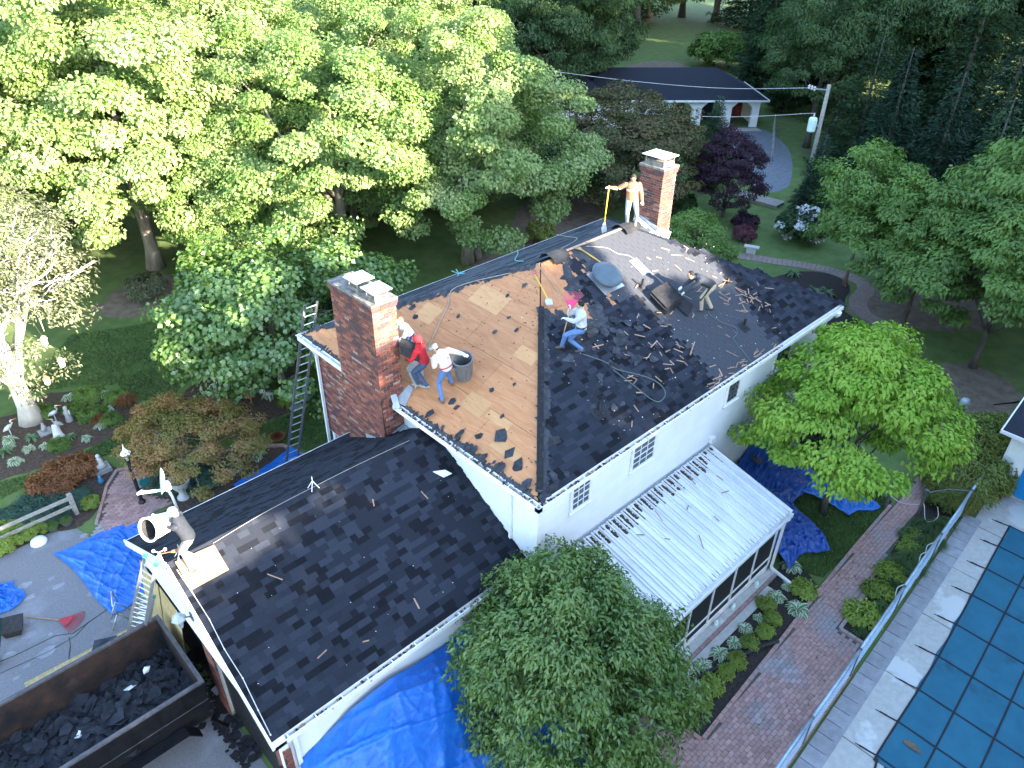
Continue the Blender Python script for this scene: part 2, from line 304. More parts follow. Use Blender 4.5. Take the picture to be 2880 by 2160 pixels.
sheet('flower_bed', smooth_poly([(14.7,0.5),(15.5,8),(20,9),(27,7.6),(27.9,5.2),(25.6,4.2),(24.6,3.6),(24.0,1.9),(22.6,1.4),(20,1.5),(17,-0.5)], 4, .08), 0.004, 'darkmulch')
porch_bed = sheet('planting_bed', [(1.56,-4.24),(1.5,-3.0),(3.3,-2.66),(7.0,-2.66),(7.9,-2.6),(8.3,-3.2),(7.9,-3.9),(7.23,-3.92),(5.29,-4.03)], 0.006, 'darkmulch')
sheet('planting_bed', [(6.95,-5.62),(6.98,-4.93),(8.69,-4.84),(10.3,-4.65),(12.8,-4.5),(13.2,-4.48),(14.9,-4.25),(18.5,-4.0),(18.6,-5.5),(13.4,-5.5)], 0.006, 'darkmulch')
# background clearing
sheet('meadow', smooth_poly([(60,33),(66,44),(80,52),(104,70),(130,70),(118,50),(84,40),(68,33)], 4, .3), 0.006, 'meadow')
sheet('soil', smooth_poly([(48,38),(58,46),(66,47),(66,42),(58,37),(52,33)], 12, .22), 0.007, 'dirt')
sheet('gravel_drive', smooth_poly([(48,25),(50.2,23.8),(47,19.5),(40,15.2),(36.8,15.0),(38,17.8),(42,21)], 4, .1), 0.005, 'gravel')
# ---- brick paths: every brick its own piece near the camera
def clip_poly(poly, x0, x1, y0, y1):
    for ax, lim, sg in ((0, x0, 1), (0, x1, -1), (1, y0, 1), (1, y1, -1)):
        out = []
        for i in range(len(poly)):
            a, b_ = poly[i], poly[(i+1) % len(poly)]; da = sg*(a[ax]-lim); db = sg*(b_[ax]-lim)
            if da >= 0: out.append(a)
            if da*db < 0:
                t = da/(da-db); out.append(tuple(a[k]+(b_[k]-a[k])*t for k in range(len(a))))
        poly = out
        if len(poly) < 3: return []
    return poly
def inside(p, poly):
    c = False; n = len(poly)
    for i in range(n):
        (x0, y0), (x1, y1) = poly[i], poly[(i+1) % n]
        if (y0 > p[1]) != (y1 > p[1]) and p[0] < (x1-x0)*(p[1]-y0)/(y1-y0)+x0: c = not c
    return c
PATH = [(-4.5,-6.6),(2.2,-6.0),(5.8,-5.83),(6.98,-5.6),(6.98,-4.93),(8.69,-4.84),(10.3,-4.65),(12.3,-4.47),(13.2,-4.48),(14.9,-4.25),(16.5,-4.04),(17.8,-3.9),(18.6,-3.6),(18.1,-3.4),(17.5,-3.57),(15.9,-3.68),(11.76,-3.74),(9.95,-3.8),(7.28,-3.92),(5.29,-4.06),(1.56,-4.25),(1.4,-2.9),(-0.9,-2.6),(-4.5,-3.2)]
path = sheet('brick_path', PATH, 0.006, 'joint')
bm_ = MB().b2((-.0975,-.0475,0),(.0975,.0475,.022)).mesh('brick', 'path_brick')
cells = []
for j in range(int((6.6-2.6)/.104)):
    y = -6.55+j*.104
    for i in range(int(23.5/.204)):
        x = -4.4+i*.204+(.102 if j % 2 else 0)
        if inside((x-.1, y), PATH) and inside((x+.1, y), PATH) and inside((x, y+.045), PATH) and inside((x, y-.045), PATH): cells.append((x, y))
CAMP = Vector((-9.046, -8.506, 17.095))
def seen_rank(x, y):   # bricks under the near tree's crown are hidden
    return (x+9)**2+(y+8.5)**2+(900 if x < 1.7 else 0)
cells.sort(key=lambda c: seen_rank(*c)); rest = MB()
for k, (x, y) in enumerate(cells):
    if k < 300: piece('brick', bm_, path, (x, y, .004+U(0, .004)), (U(-.01, .01), U(-.01, .01), U(-.02, .02)))
    else: rest.b2((x-.0975, y-.0475, .004), (x+.0975, y+.0475, .026+U(-.003, .003)))
M('winding_brick', (0.22,0.165,0.145), (0.28,0.22,0.195), 6, 0.9, 0.4, 60, c3=(0.17,0.155,0.15), s3=0.7)
M('path_brick_far', (0.29,0.17,0.155), (0.40,0.25,0.22), 7, 0.9, 0.4, 70, c3=(0.27,0.24,0.245), s3=0.8, lo3=0.5, hi3=0.66)
rest.build('brick_field', 'path_brick_far', path, kind='stuff')
edge = MB()                                                     # raised soldier edging
def edging(pts, mb, h=.07):
    for (x0, y0), (x1, y1) in zip(pts, pts[1:]):
        n = max(1, int(math.hypot(x1-x0, y1-y0)/.21))
        for i in range(n):
            a = (x0+(x1-x0)*(i+.03)/n, y0+(y1-y0)*(i+.03)/n); c = (x0+(x1-x0)*(i+.97)/n, y0+(y1-y0)*(i+.97)/n)
            mb.bar((*a, h/2), (*c, h/2+U(-.004, .004)), .095, h)
edging([(1.56,-4.22),(5.29,-4.03),(7.28,-3.9),(9.95,-3.78),(12.9,-3.7)], edge); edging([(1.5,-4.2),(1.42,-3.0)], edge)
edging([(2.4,-5.93),(5.78,-5.8),(6.98,-5.62),(6.98,-4.93),(8.7,-4.84)], edge, .09); edging([(6.98,-5.62),(9.2,-5.6),(13.4,-5.5)], edge, .09)
edge.build('path_edging', 'path_brick_far', path, kind='stuff')
def ribbon_path(name, cl, wid, mat, z=0.006):
    p = MB(); out = []
    for i in range(len(cl)-1):
        for t in np.linspace(0, 1, 7, endpoint=False):
            a, b_, c, d = (Vector(cl[max(0, min(len(cl)-1, i+j-1))]) for j in range(4))
            out.append(0.5*((2*b_)+(-a+c)*t+(2*a-5*b_+4*c-d)*t*t+(-a+3*b_-3*c+d)*t**3))
    return out
wind = ribbon_path('w', [(18.3,-3.8),(19.6,-1.5),(21.0,0.55),(22.4,0.75),(23.6,0.7),(24.4,1.1),(24.8,1.85),(25.0,2.7),(25.45,3.35),(26.4,3.9),(27.6,4.1),(28.4,4.75),(28.5,6.3),(28.0,7.8),(27.2,9.4),(26.5,11)], .7, 'joint')
wp = MB(); n = len(wind); lf, rt = [], []
for i, p in enumerate(wind):
    d = (wind[min(i+1, n-1)]-wind[max(i-1, 0)]).normalized(); s_ = Vector((-d.y, d.x)); lf.append(p+s_*.42); rt.append(p-s_*.42)
wp.add([(p.x, p.y, .007) for p in lf]+[(p.x, p.y, .007) for p in rt], [(i, i+1, n+i+1, n+i) for i in range(n-1)])
wpo = tag(wp.build('winding_path', 'joint'), kind='structure'); wb = MB()
for i in range(n-1):
    for k in range(8):
        o_ = -.37+k*.105; d = (wind[i+1]-wind[i]); s_ = Vector((-d.y, d.x)).normalized(); L_ = d.length; m_ = max(1, round(L_/.2))
        for q in range(m_):
            a = wind[i]+d*((q+.04)/m_)+s_*o_; c = wind[i]+d*((q+.96)/m_)+s_*o_; wb.bar((a.x, a.y, .014), (c.x, c.y, .014), .095, .022+U(-.004, .004))
wb.build('brick_field', 'winding_brick', wpo, kind='stuff')
PAT = [(-6.75,12.62),(-6.35,12.95),(-5.75,14.1),(-5.5,14.6),(-4.95,15.2),(-4.15,14.8),(-4.35,14.15),(-4.6,13.75),(-4.5,13.15),(-4.15,12.4),(-5.6,12.2)]
pat = tag(sheet('brick_patio', PAT, .008, 'joint'), kind='structure'); pb = MB(); k = 0
for j in range(40):
    for i in range(20):
        x = -6.9+i*.204+(.102 if j % 2 else 0); y = 12.1+j*.104
        if inside((x, y), PAT) and inside((x-.08, y), PAT) and inside((x+.08, y), PAT):
            if k < 300: piece('brick', bm_, pat, (x, y, .005+U(0, .004)), (0, 0, U(-.02, .02))); k += 1
            else: pb.b2((x-.0975, y-.0475, .005), (x+.0975, y+.0475, .028))
if pb.v: pb.build('brick_field', 'path_brick_far', pat, kind='stuff')
eb = MB(); edging([(-6.4,13.0),(-5.78,14.1),(-5.5,14.62),(-4.95,15.22),(-4.15,14.8)], eb, .08); edging([(-2.1,13.7),(-1.35,13.6),(-.1,12.6),(.3,11)], eb, .09); eb.build('patio_edging', 'path_brick_far', pat, kind='stuff')
# ---- pool surround: grey pavers, concrete slabs
deck = tag(sheet('pool_deck', [(-2,-6.7),(3.0,-6.45),(14.6,-5.86),(16.4,-5.75),(16.4,-6.9),(30,-7.2),(30,-30),(-2,-30)], .006, 'joint'), kind='structure')
for i in range(29):
    x0 = 1.0+i*.46; y0 = -6.0+(x0-2.8)*.042; c = (x0+.225, y0-.27)
    b = MB(); b.box((c[0], c[1], .02), (.44, .50, .05), 0, Matrix.Rotation(.042+U(-.01, .01), 3, 'Z')); b.build('paver', 'paver', deck)
for x0, x1 in ((-1,1.6),(1.63,4.05),(4.08,6.6),(6.63,9.2),(9.23,11.6),(11.63,14.0),(14.03,16.3)):
    e = lambda x: -6.42+(x-3.04)*.0515
    b = MB(); b.prism([(x0, -30), (x1, -30), (x1, e(x1)), (x0, e(x0))] if x1 < 3 else [(x0, -7.5), (x1, -7.5), (x1, e(x1)), (x0, e(x0))], 0.0, .035+U(-.004, .004)); b.build('concrete_slab', 'concrete', deck)
b = MB(); b.prism([(14.03,-7.53),(30,-7.53),(30,-30),(14.03,-30)], 0, .034); b.prism([(16.33,-7.5),(30,-7.5),(30,-6.9),(16.33,-6.9)], 0, .036); b.build('concrete_slab', 'concrete', deck)
# ---- pool with its safety cover
pool = thing('pool_cover', 'taut blue mesh safety cover strapped over the swimming pool', 'pool cover', (9, -10, 0))
CE = [(4.0,-7.27),(4.17,-7.25),(5.39,-7.22),(6.65,-7.2),(8.04,-7.15),(9.47,-7.06),(10.89,-6.97),(12.26,-6.88),(13.52,-6.8),(14.77,-6.73)]
nx, ny = 60, 40; V = []; F = []
for j in range(ny+1):
    for i in range(nx+1):
        x = 4.05+(14.75-4.05)*i/nx; yt = -7.26+(x-4.05)*.05; ph = abs(math.sin(math.pi*(x-4.17)/1.33)); y = yt-.05*ph*(j == 0)-j*.24
        V.append((x, y, .062+.008*math.sin(x*2.36)*min(1, j/3)+.004*math.sin(x*9+y*7)))
for j in range(ny):
    for i in range(nx): a = j*(nx+1)+i; F.append((a, a+nx+1, a+nx+2, a+1))
o = bpy.data.objects.new('cover_sheet', npmesh('cover_sheet', np.array(V)-np.array((9,-10,0)), F, 'pool_cover', smooth=True)); link(o, pool); BASES[o.name] = Vector((9, -10, 0))
def ztop(x, y): j = (-(y)-7.26+(x-4.05)*.05)/.24; return .074+.008*math.sin(x*2.36)*min(1, max(0, j)/3)
xs = [4.17,5.39,6.65,8.04,9.47,10.89,12.26,13.52,14.73]
for k, x in enumerate(xs):
    yt = -7.26+(x-4.05)*.05; b = MB(); pts = [(x-.06*t, yt-9.2*t) for t in np.linspace(0, 1, 24)]
    for p, q in zip(pts, pts[1:]): b.bar((*p, ztop(*p)), (*q, ztop(*q)), .045, .006)
    b.build('strap', 'strap', pool)
    b = MB(); b.bar((x, yt, .06), (x-.03, yt+.22, .05), .04, .008); b.tube([(x-.03, yt+.22, .055), (x-.05, yt+.40, .05)], .022, 6); b.bar((x-.05, yt+.40, .05), (x-.06, yt+.50, .042), .02, .008); b.build('anchor_spring', 'strap', pool)
b = MB(); 
for p, q in zip(CE, CE[1:]): b.bar((*p, .068), (*q, .068), .05, .01)
b.build('edge_binding', 'strap', pool)
for k in range(1, 6):
    b = MB(); pts = [(4.05+10.7*t, -7.26-.93*k+10.7*t*.05) for t in np.linspace(0, 1, 40)]
    for p, q in zip(pts, pts[1:]): b.bar((*p, ztop(*p)+.003), (*q, ztop(*q)+.003), .045, .006)
    b.build('strap', 'strap', pool)
b = MB(); b.bar((4.1,-7.3,.07), (3.5,-7.45,.05), .05, .02); b.build('corner_strap', 'strap', pool)
pd = MB(); pd.add([(5.0+.10*U(.8,1.2)*math.cos(a*.524), -7.72+.22*U(.8,1.2)*math.sin(a*.524), .078) for a in range(12)], [tuple(range(12))]); M('puddle', (.09,.07,.05), (.16,.12,.08), 9, .6); pd.build('leaf_stain', 'puddle', pool)
# ---- grass blades on the nearer lawn
def blades(name, poly, dens, h, seed, mat='leaf_grass', parent=None, w=.012):
    r = np.random.default_rng(seed); P = np.array(poly); x0, y0 = P.min(0); x1, y1 = P.max(0); n = int((x1-x0)*(y1-y0)*dens)
    xy = np.stack([r.uniform(x0, x1, n), r.uniform(y0, y1, n)], 1); c = np.zeros(n, bool); k = len(P)
    for i in range(k):
        a, b_ = P[i], P[(i+1) % k]; cond = ((a[1] > xy[:, 1]) != (b_[1] > xy[:, 1])); 
        with np.errstate(divide='ignore', invalid='ignore'): xx = (b_[0]-a[0])*(xy[:, 1]-a[1])/(b_[1]-a[1])+a[0]
        c ^= cond & (xy[:, 0] < xx)
    xy = xy[c]; n = len(xy); an = r.uniform(0, 6.283, n); hh = h*r.uniform(.6, 1.3, n); ln = r.uniform(.1, .8, n)*hh
    d = np.stack([np.cos(an), np.sin(an)], 1); s_ = np.stack([-d[:, 1], d[:, 0]], 1)*w
    A = np.concatenate([xy-s_, np.zeros((n, 1))], 1); B = np.concatenate([xy+s_, np.zeros((n, 1))], 1); C_ = np.concatenate([xy+d*ln[:, None], hh[:, None]], 1)
    V = np.stack([A, B, C_], 1).reshape(-1, 3); F = np.arange(3*n).reshape(-1, 3)
    me = npmesh(name, V, F, mat, r.uniform(0, 1, n)); o = bpy.data.objects.new(name, me); link(o, parent); return tag(o, 'short green lawn grass growing beside the paths', 'grass', kind='stuff')
blades('grass', [(8.4,-3.7),(7.9,-2.6),(9,-1.2),(12.6,-1.6),(13.4,-2.5),(13.2,-3.66),(10,-3.76)], 2600, .05, 3)
blades('grass', [(-9,16.2),(-6.2,16.7),(-4.8,16.3),(-4.1,15.2),(-2.2,14.5),(-1.4,15.6),(-1.9,17.9),(-2.6,18.6),(-3.6,17.5),(-5.6,17),(-7.4,17.1),(-9.4,17.7)], 900, .06, 4, w=.02)
blades('grass', [(-3,20.6),(-4.2,21.6),(-6,22.5),(-3,26),(3,23.6),(8,19.5),(5,17.5),(3.4,17.2),(1.5,18.8),(-.7,19),(-2,18.2),(-2.7,18.9)], 500, .06, 5, w=.025)
blades('grass', [(-1,13.9),(-.2,13.2),(.5,11.5),(3.2,12),(3.4,15),(2.8,15.2),(1.4,14.1),(-.4,14.5),(-1.3,15.4)], 700, .06, 6, w=.02)
# ================================================================ main house
HE, HL, HW, HS = 5.5, 14.34, 10.4, 0.497
house = thing('house', 'white two-storey house with hip roof, half stripped to orange plywood', 'house', (7.17, 5.2, 0))
HC = math.sqrt(1+HS*HS)
def siding(parent, p0, p1, z0, z1, n_out, name='wall', step=0.2, clip=None):
    p0 = Vector((*p0, 0)); p1 = Vector((*p1, 0)); N = Vector((*n_out, 0)); b = MB()
    b.add([p0+Vector((0,0,z0)), p1+Vector((0,0,z0)), p1+Vector((0,0,z1)), p0+Vector((0,0,z1))]+[p-N*.15 for p in (p0+Vector((0,0,z0)), p1+Vector((0,0,z0)), p1+Vector((0,0,z1)), p0+Vector((0,0,z1)))], [(0,1,2,3),(7,6,5,4),(0,4,5,1),(1,5,6,2),(2,6,7,3),(3,7,4,0)])
    w = b.build(name, 'siding', parent); z = z0
    while z < z1-.02:
        h = min(step, z1-z); a, c = (p0, p1) if clip is None else clip(z+h*.5, p0, p1)
        if a is not None and (c-a).length > .05:
            q = MB(); q.add([a+N*.022+Vector((0,0,z)), c+N*.022+Vector((0,0,z)), c+N*.004+Vector((0,0,z+h+.004)), a+N*.004+Vector((0,0,z+h+.004)), a+Vector((0,0,z)), c+Vector((0,0,z))], [(0,1,2,3),(4,5,1,0)])
            q.build('siding_board', 'siding', w)
        z += step
    return w
siding(house, (.4,.4), (13.94,.4), 0.25, 5.32, (0,-1))
siding(house, (.4,5.55), (.4,.4), 2.6, 5.32, (-1,0))
siding(house, (13.94,.4), (13.94,10), 0.25, 5.32, (1,0))
b = MB(); b.b2((.55,9.85,0.0),(13.8,10.0,5.32)); b.build('wall', 'siding', house)
b = MB(); b.b2((.42,.42,0),(13.92,9.98,.25)); b.build('foundation', 'mortar', house)
for (x, y) in ((.4,.4),(13.94,.4)): b = MB(); b.box((x, y, 2.8), (.14, .14, 5.05)); b.build('corner_board', 'white_metal', house)
b = MB(); b.b2((.42,5.5,2.0),(.56,10.0,5.32)); bw = b.build('brick_wall', 'mortar', house)    # brick-faced stretch either side of the chimney
bk = MB()
for j in range(44):
    z = 2.05+j*.075
    for i in range(22):
        y0 = 5.5+i*.21+(.105 if j % 2 else 0); y1 = min(y0+.2, 10.0)
        if y1-y0 > .05 and not (5.6 < y0 < 7.2): bk.b2((.405, y0, z), (.43, y1, z+.065), random.choice((0,0,1,2,3)))
bk.build('brick_course', ['brick0','brick1','brick2','brick3'], bw, kind='stuff')
# soffit, fascia, gutters
b = MB(); b.b2((.06,.06,5.30),(HL-.06,HW-.06,5.34)); b.build('soffit', 'white_metal', house)
def gutter(parent, a, c, n_out, zt, name='gutter'):
    a = Vector(a); c = Vector(c); N = Vector((*n_out, 0)); b = MB(); Z = Vector((0, 0, 1)); u = (c-a).normalized()
    def plank(o0, o1, z0, z1): 
        p = [a+N*o0, c+N*o0, c+N*o1, a+N*o1]; b.add([q+Z*z0 for q in p]+[q+Z*z1 for q in p], [(3,2,1,0),(4,5,6,7),(0,1,5,4),(1,2,6,5),(2,3,7,6),(3,0,4,7)])
    plank(-.006, 0, zt-.12, zt); plank(-.018, -.0062, zt-.012, zt+.004); plank(-.12, -.007, zt-.12, zt-.11); plank(-.128, -.1202, zt-.14, zt+.01)
    for e in (a, c-u*.004): b.add([e+Z*(zt-.12), e-N*.12+Z*(zt-.12), e-N*.12+Z*zt, e+Z*zt, e+u*.004+Z*(zt-.12), e+u*.004-N*.12+Z*(zt-.12), e+u*.004-N*.12+Z*zt, e+u*.004+Z*zt], [(0,1,2,3),(7,6,5,4),(0,4,5,1),(1,5,6,2),(2,6,7,3),(3,7,4,0)])
    g = b.build(name, 'white_metal', parent); L_ = (c-a).length; k = int(L_/.62)
    for i in range(k):
        q = MB(); p = a+u*(L_*(i+.5)/k); q.bar(p+Z*(zt+.004), p-N*.13+Z*(zt+.012), .03, .006); q.build('gutter_hanger', 'white_metal', g)
    return g
gutter(house, (0,0,0), (HL,0,0), (0,-1), HE); gutter(house, (0,5.45,0), (0,0.0,0), (-1,0), HE); gutter(house, (0,HW,0), (0,7.42,0), (-1,0), HE)
gutter(house, (HL,HW,0), (0,HW,0), (0,1), HE); gutter(house, (HL,0,0), (HL,HW,0), (1,0), HE)
b = MB()
for (x0, y0, x1, y1) in ((.13,.125,HL-.13,.145),(.13,HW-.145,HL-.13,HW-.125),(.125,.13,.145,HW-.13),(HL-.145,.13,HL-.125,HW-.13)): b.b2((x0, y0, 5.3), (x1, y1, 5.53))
b.build('fascia', 'white_metal', house)
def downspout(parent, pts, w=.085): b = MB(); [b.bar(p, q, w, .06) for p, q in zip(pts, pts[1:])]; return b.build('downspout', 'white_metal', parent)
downspout(house, [(.12,9.9,5.4),(.12,9.9,5.3),(.32,9.85,4.9),(.32,9.85,.2)]); downspout(house, [(13.9,.05,5.4),(13.9,.1,5.25),(13.72,.34,4.9),(13.72,.34,.2)]); downspout(house, [(.34,1.25,5.3),(.34,1.25,3.1)], .07)
b = MB(); b.lathe((13.9,.06,5.18), [(.06,0),(.14,.1),(.15,.2)], 12); b.build('downspout_head', 'white_metal', house)
# roof body (deck volume)
b = MB(); o_ = .13; zt = HE+HS*o_-.03
v = [(o_,o_,zt),(HL-o_,o_,zt),(HL-o_,HW-o_,zt),(o_,HW-o_,zt),(HW/2,HW/2,HE+HS*HW/2-.03),(HL-HW/2,HW/2,HE+HS*HW/2-.03)]
b.add(v, [(3,0,4),(0,1,5,4),(1,2,5),(2,3,4,5),(0,3,2,1)]); roof = b.build('roof', 'felt', house)
def on_cd(x, y, h=0): return Vector((x, y, HE+HS*y+h*HC))
def on_hip(x, y, h=0): return Vector((x, y, HE+HS*x+h*HC))
# plywood sheets on the hip end, clipped to the triangle
def clip_half(poly, n, k):
    out = []
    for i in range(len(poly)):
        a, c = poly[i], poly[(i+1) % len(poly)]; da = n[0]*a[0]+n[1]*a[1]-k; dc = n[0]*c[0]+n[1]*c[1]-k
        if da >= 0: out.append(a)
        if da*dc < 0: t = da/(da-dc); out.append((a[0]+(c[0]-a[0])*t, a[1]+(c[1]-a[1])*t))
    return out
hipN = Vector((-HS, 0, 1)).normalized(); cdN = Vector((0, -HS, 1)).normalized()
dx = 1.22/HC
for r in range(5):
    for c in range(-1, 5):
        x0 = .14+r*dx; y0 = c*2.44+(1.22 if r % 2 else .3); poly = [(x0+.004, y0+.004), (x0+dx-.004, y0+.004), (x0+dx-.004, y0+2.436), (x0+.004, y0+2.436)]
        poly = clip_half(poly, (-1, 1), .03); poly = clip_half(poly, (-1, -1), -HW+.03)
        if len(poly) >= 3:
            b = MB(); b.slab3([on_hip(x, y, -.012) for x, y in poly], .013, hipN); b.build('plywood_sheet', 'plywood', roof)
for (x0, x1, y0, y1) in ((.9,1.35,3.0,3.75),(1.0,1.22,2.1,2.9),(2.6,2.95,2.9,3.6),(3.3,3.9,5.0,6.2),(2.2,2.75,6.6,7.3),(.5,.75,1.3,2.2)):
    b = MB(); b.slab3([on_hip(x, y, .0015) for x, y in ((x0,y0),(x1,y0),(x1,y1),(x0,y1))], .004, hipN); b.build('plywood_patch', 'ply_pale', roof)
for poly in ([(4.0,3.98),(5.2,3.7),(5.2,5.16),(5.16,5.16)], [(5.204,3.7),(6.4,3.4),(6.4,5.16),(5.204,5.16)], [(3.5,3.47),(4.9,2.6),(4.9,3.76),(4.0,3.97)], [(4.904,2.6),(6.3,2.6),(6.3,3.41),(4.904,3.76)]):
    b = MB(); b.slab3([on_cd(x, y, -.012) for x, y in poly], .013, cdN); b.build('plywood_sheet', 'plywood', roof)
# shingles on the long near slope
EXPO = [(4.0,4.1),(5.0,5.2),(5.85,5.2),(5.95,4.65),(5.68,4.15),(5.25,3.8),(5.5,3.6),(5.62,3.1),(5.35,2.88),(5.0,2.93),(4.85,3.2),(4.4,3.45),(4.3,3.7)]
def shingle_mesh(w, mat): 
    q = MB(); d = .15; q.add([(-w/2,0,.004),(w/2,0,.004),(w/2,d,.0),(-w/2,d,.0),(-w/2,0,-.004),(w/2,0,-.004)], [(0,1,2,3),(4,5,1,0),(4,0,3),(5,2,1)]); return q.mesh('shingle', mat)
SH = {(w, k): shingle_mesh(w, 'shingle%d' % k) for w in (.16,.24,.33) for k in range(3)}
SHT = shingle_mesh(.297, 'tab_shingle')
def lay(face_pt, rows, xr, rowd, rot, parent, rank, nobj, three=None, skip=None, name='shingle'):
    items = []
    for r in range(rows):
        x0, x1 = xr(r); x = x0; off = .15 if r % 2 else 0.0
        while x < x1-.05:
            t3 = three and three(x+.1, r)
            w = .305 if t3 else random.choice((.16,.24,.24,.33,.33)); 
            if t3:
                g = math.floor((x+off)/.305)*.305-off; x = g if g >= x-.02 else g+.305
                if not three(x+.1, r): w = .24; t3 = False
            if x+w > x1+.12: w_ok = False
            cx = x+w/2
            if not (skip and skip(cx, r)): items.append((cx, r, w, bool(t3)))
            x += w
    items.sort(key=lambda q: rank(*face_pt(q[0], q[1]))); rv = {0: MB(), 1: MB(), 2: MB(), 3: MB()}
    for k, (cx, r, w, t3) in enumerate(items):
        p = face_pt(cx, r); tone = random.choice((0,0,0,1,1,1,1,1,2,2,2,2)); me = SHT if t3 else SH[(w, tone)]; E = Euler((rot[0]+U(-.006,.006), rot[1], rot[2])); jp = (0, 0, U(0, .003)+(0.0 if t3 else .005))
        if k < nobj: piece(name, me, parent, p+Vector(jp), E)
        else:
            Rm = E.to_matrix(); n0 = 3 if t3 else tone; rv[n0].add([Rm @ v.co+p+Vector(jp) for v in me.vertices], [tuple(f.vertices) for f in me.polygons])
    for n0, q in rv.items():
        if q.v: q.build('shingle_field', ('shingle0','shingle1','shingle2','tab_shingle')[n0], parent, kind='stuff')
aHS = math.atan(HS); rd = .145/HC
lay(lambda x, r: on_cd(x, .12+r*rd, .002), 39, lambda r: (.16+r*rd, HL-.16-r*rd), rd, (aHS, 0, 0), roof, lambda x, y, z: (Vector((x, y, z))-CAMP).length, 300,
    three=lambda x, r: (7.0 < x < 10.2+.12*math.sin(r*2.1)+min(.5, r*.03) and r < 26) or (r >= 24 and 6.2 < x < 10.3-.05*(r-24)),
    skip=lambda x, r: inside((x+U(-.06,.06), .12+(r+.5)*rd), EXPO))
# far slopes: rows of shingles
b = MB()
for r in range(38):
    y = HW-.12-r*rd; x0, x1 = .16+r*rd, HL-.16-r*rd; x = x0
    while x < x1:
        w = U(.5, 1.3); e = min(x+w, x1); z = HE+HS*(HW-y); b.add([(x,y,z+.006),(e,y,z+.006),(e,y-rd*1.05,z+HS*rd*1.05+.001),(x,y-rd*1.05,z+HS*rd*1.05+.001),(x,y,z-.01),(e,y,z-.01)], [(1,0,3,2),(0,1,5,4)], random.choice((0,1,1))); x = e+.004
for r in range(38):
    x = HL-.12-r*rd; y0, y1 = .16+r*rd, HW-.16-r*rd; z = HE+HS*(HL-x); b.add([(x,y0,z+.006),(x,y1,z+.006),(x-rd*1.05,y1,z+HS*rd*1.05),(x-rd*1.05,y0,z+HS*rd*1.05)], [(0,1,2,3)], 1)
b.build('far_slope_shingles', ['shingle1','tab_shingle'], roof, kind='stuff')
# ragged shingle strips left along the hips, ridge and eaves
def scrap_poly(n=7, r=.1, st=1.6):
    a0 = U(0, 6.28); return [(r*U(.45,1.1)*math.cos(a0+6.283*i/n)*st, r*U(.45,1.1)*math.sin(a0+6.283*i/n)) for i in range(n)]
def scatter_scraps(mb, fpt, N, line, k, wid, size, nrm_off=.004, mats=(0,), tilt=.05):
    for i in range(k):
        t = (i+U(0,1))/k; x = line[0][0]+(line[1][0]-line[0][0])*t+U(-wid,wid); y = line[0][1]+(line[1][1]-line[0][1])*t+U(-wid,wid)
        a = U(0, 3.14); ca, sa = math.cos(a), math.sin(a); pts = [fpt(x+px*ca-py*sa, y+px*sa+py*ca, nrm_off+i*.00003+U(0, tilt)*.1) for px, py in scrap_poly(random.choice((5,6,7,8)), size*U(.5,1.3))]
        mb.slab3(pts, .005, N, random.choice(mats))
tb = MB()
scatter_scraps(tb, on_cd, cdN, ((.3,.16),(4.05,3.9)), 120, .07, .11); scatter_scraps(tb, on_hip, hipN, ((.2,.17),(4.0,3.99)), 80, .03, .05)
scatter_scraps(tb, on_hip, hipN, ((5.0,5.3),(.35,10.0)), 150, .07, .09); scatter_scraps(tb, on_hip, hipN, ((.15,.3),(.15,5.4)), 90, .02, .055); scatter_scraps(tb, on_hip, hipN, ((.16,7.5),(.16,10.1)), 40, .02, .06)
scatter_scraps(tb, on_cd, cdN, ((5.9,5.0),(5.3,3.8)), 40, .14, .12); scatter_scraps(tb, on_cd, cdN, ((5.6,3.5),(5.2,2.8)), 40, .15, .11); scatter_scraps(tb, on_cd, cdN, ((5.2,2.9),(4.1,3.8)), 40, .12, .12)
tb.build('torn_shingle_edge', 'scrap', roof, kind='stuff')
def cap_line(a, c, n1, w=.15, mat='shingle1', name='ridge_cap'):
    a = Vector(a); c = Vector(c); d = (c-a); k = int(d.length/.14); u = d.normalized(); sd = u.cross(Vector((0,0,1))).normalized()
    for i in range(k):
        q = MB(); p = a+d*(i/k); e = a+d*((i+1.25)/k); z = Vector((0,0,.028-.003*(i % 2))); l = Vector((0,0,-.045)); q.add([p+z, e+z-Vector((0,0,.006)), e+sd*w+l, p+sd*w+l+Vector((0,0,.004)), p-sd*w+l+Vector((0,0,.004)), e-sd*w+l], [(0,3,2,1),(0,1,5,4)]); q.build(name, mat, roof)
zr = HE+HS*HW/2
cap_line((HL,0.0,HE+.02), (HL-HW/2,HW/2,zr), 1, .11); cap_line((HL-HW/2,HW/2,zr+.0), (HL,HW,HE), 1, .11)
b = MB(); b.bar((.35,.32,HE+HS*.33+.03), (4.05,4.02,HE+HS*4.03+.03), .16, .012); b.bar((.35,.32,HE+HS*.33+.045), (4.05,4.02,HE+HS*4.03+.045), .05, .012); b.build('hip_strip', 'tar', roof)
b = MB(); b.bar((5.6,5.2,zr+.03), (9.1,5.2,zr+.03), .09, .02); b.build('ridge_board', 'lumber', roof)
for (x0, x1, w) in ((5.5,6.2,.16),(8.7,9.5,.12)):      # curled flaps of ridge shingle
    b = MB(); pts = [(t, h) for t, h in ((-.3,-.08),(-.2,.03),(-.05,.10),(.12,.12),(.28,.05),(.38,-.12))]
    for (t0, h0), (t1, h1) in zip(pts, pts[1:]): b.add([(x0,5.2+t0,zr+h0),(x1,5.2+t0*.7,zr+h0*.8),(x1,5.2+t1*.7,zr+h1*.8),(x0,5.2+t1,zr+h1)], [(0,1,2,3)])
    b.build('torn_ridge_flap', 'felt', roof)
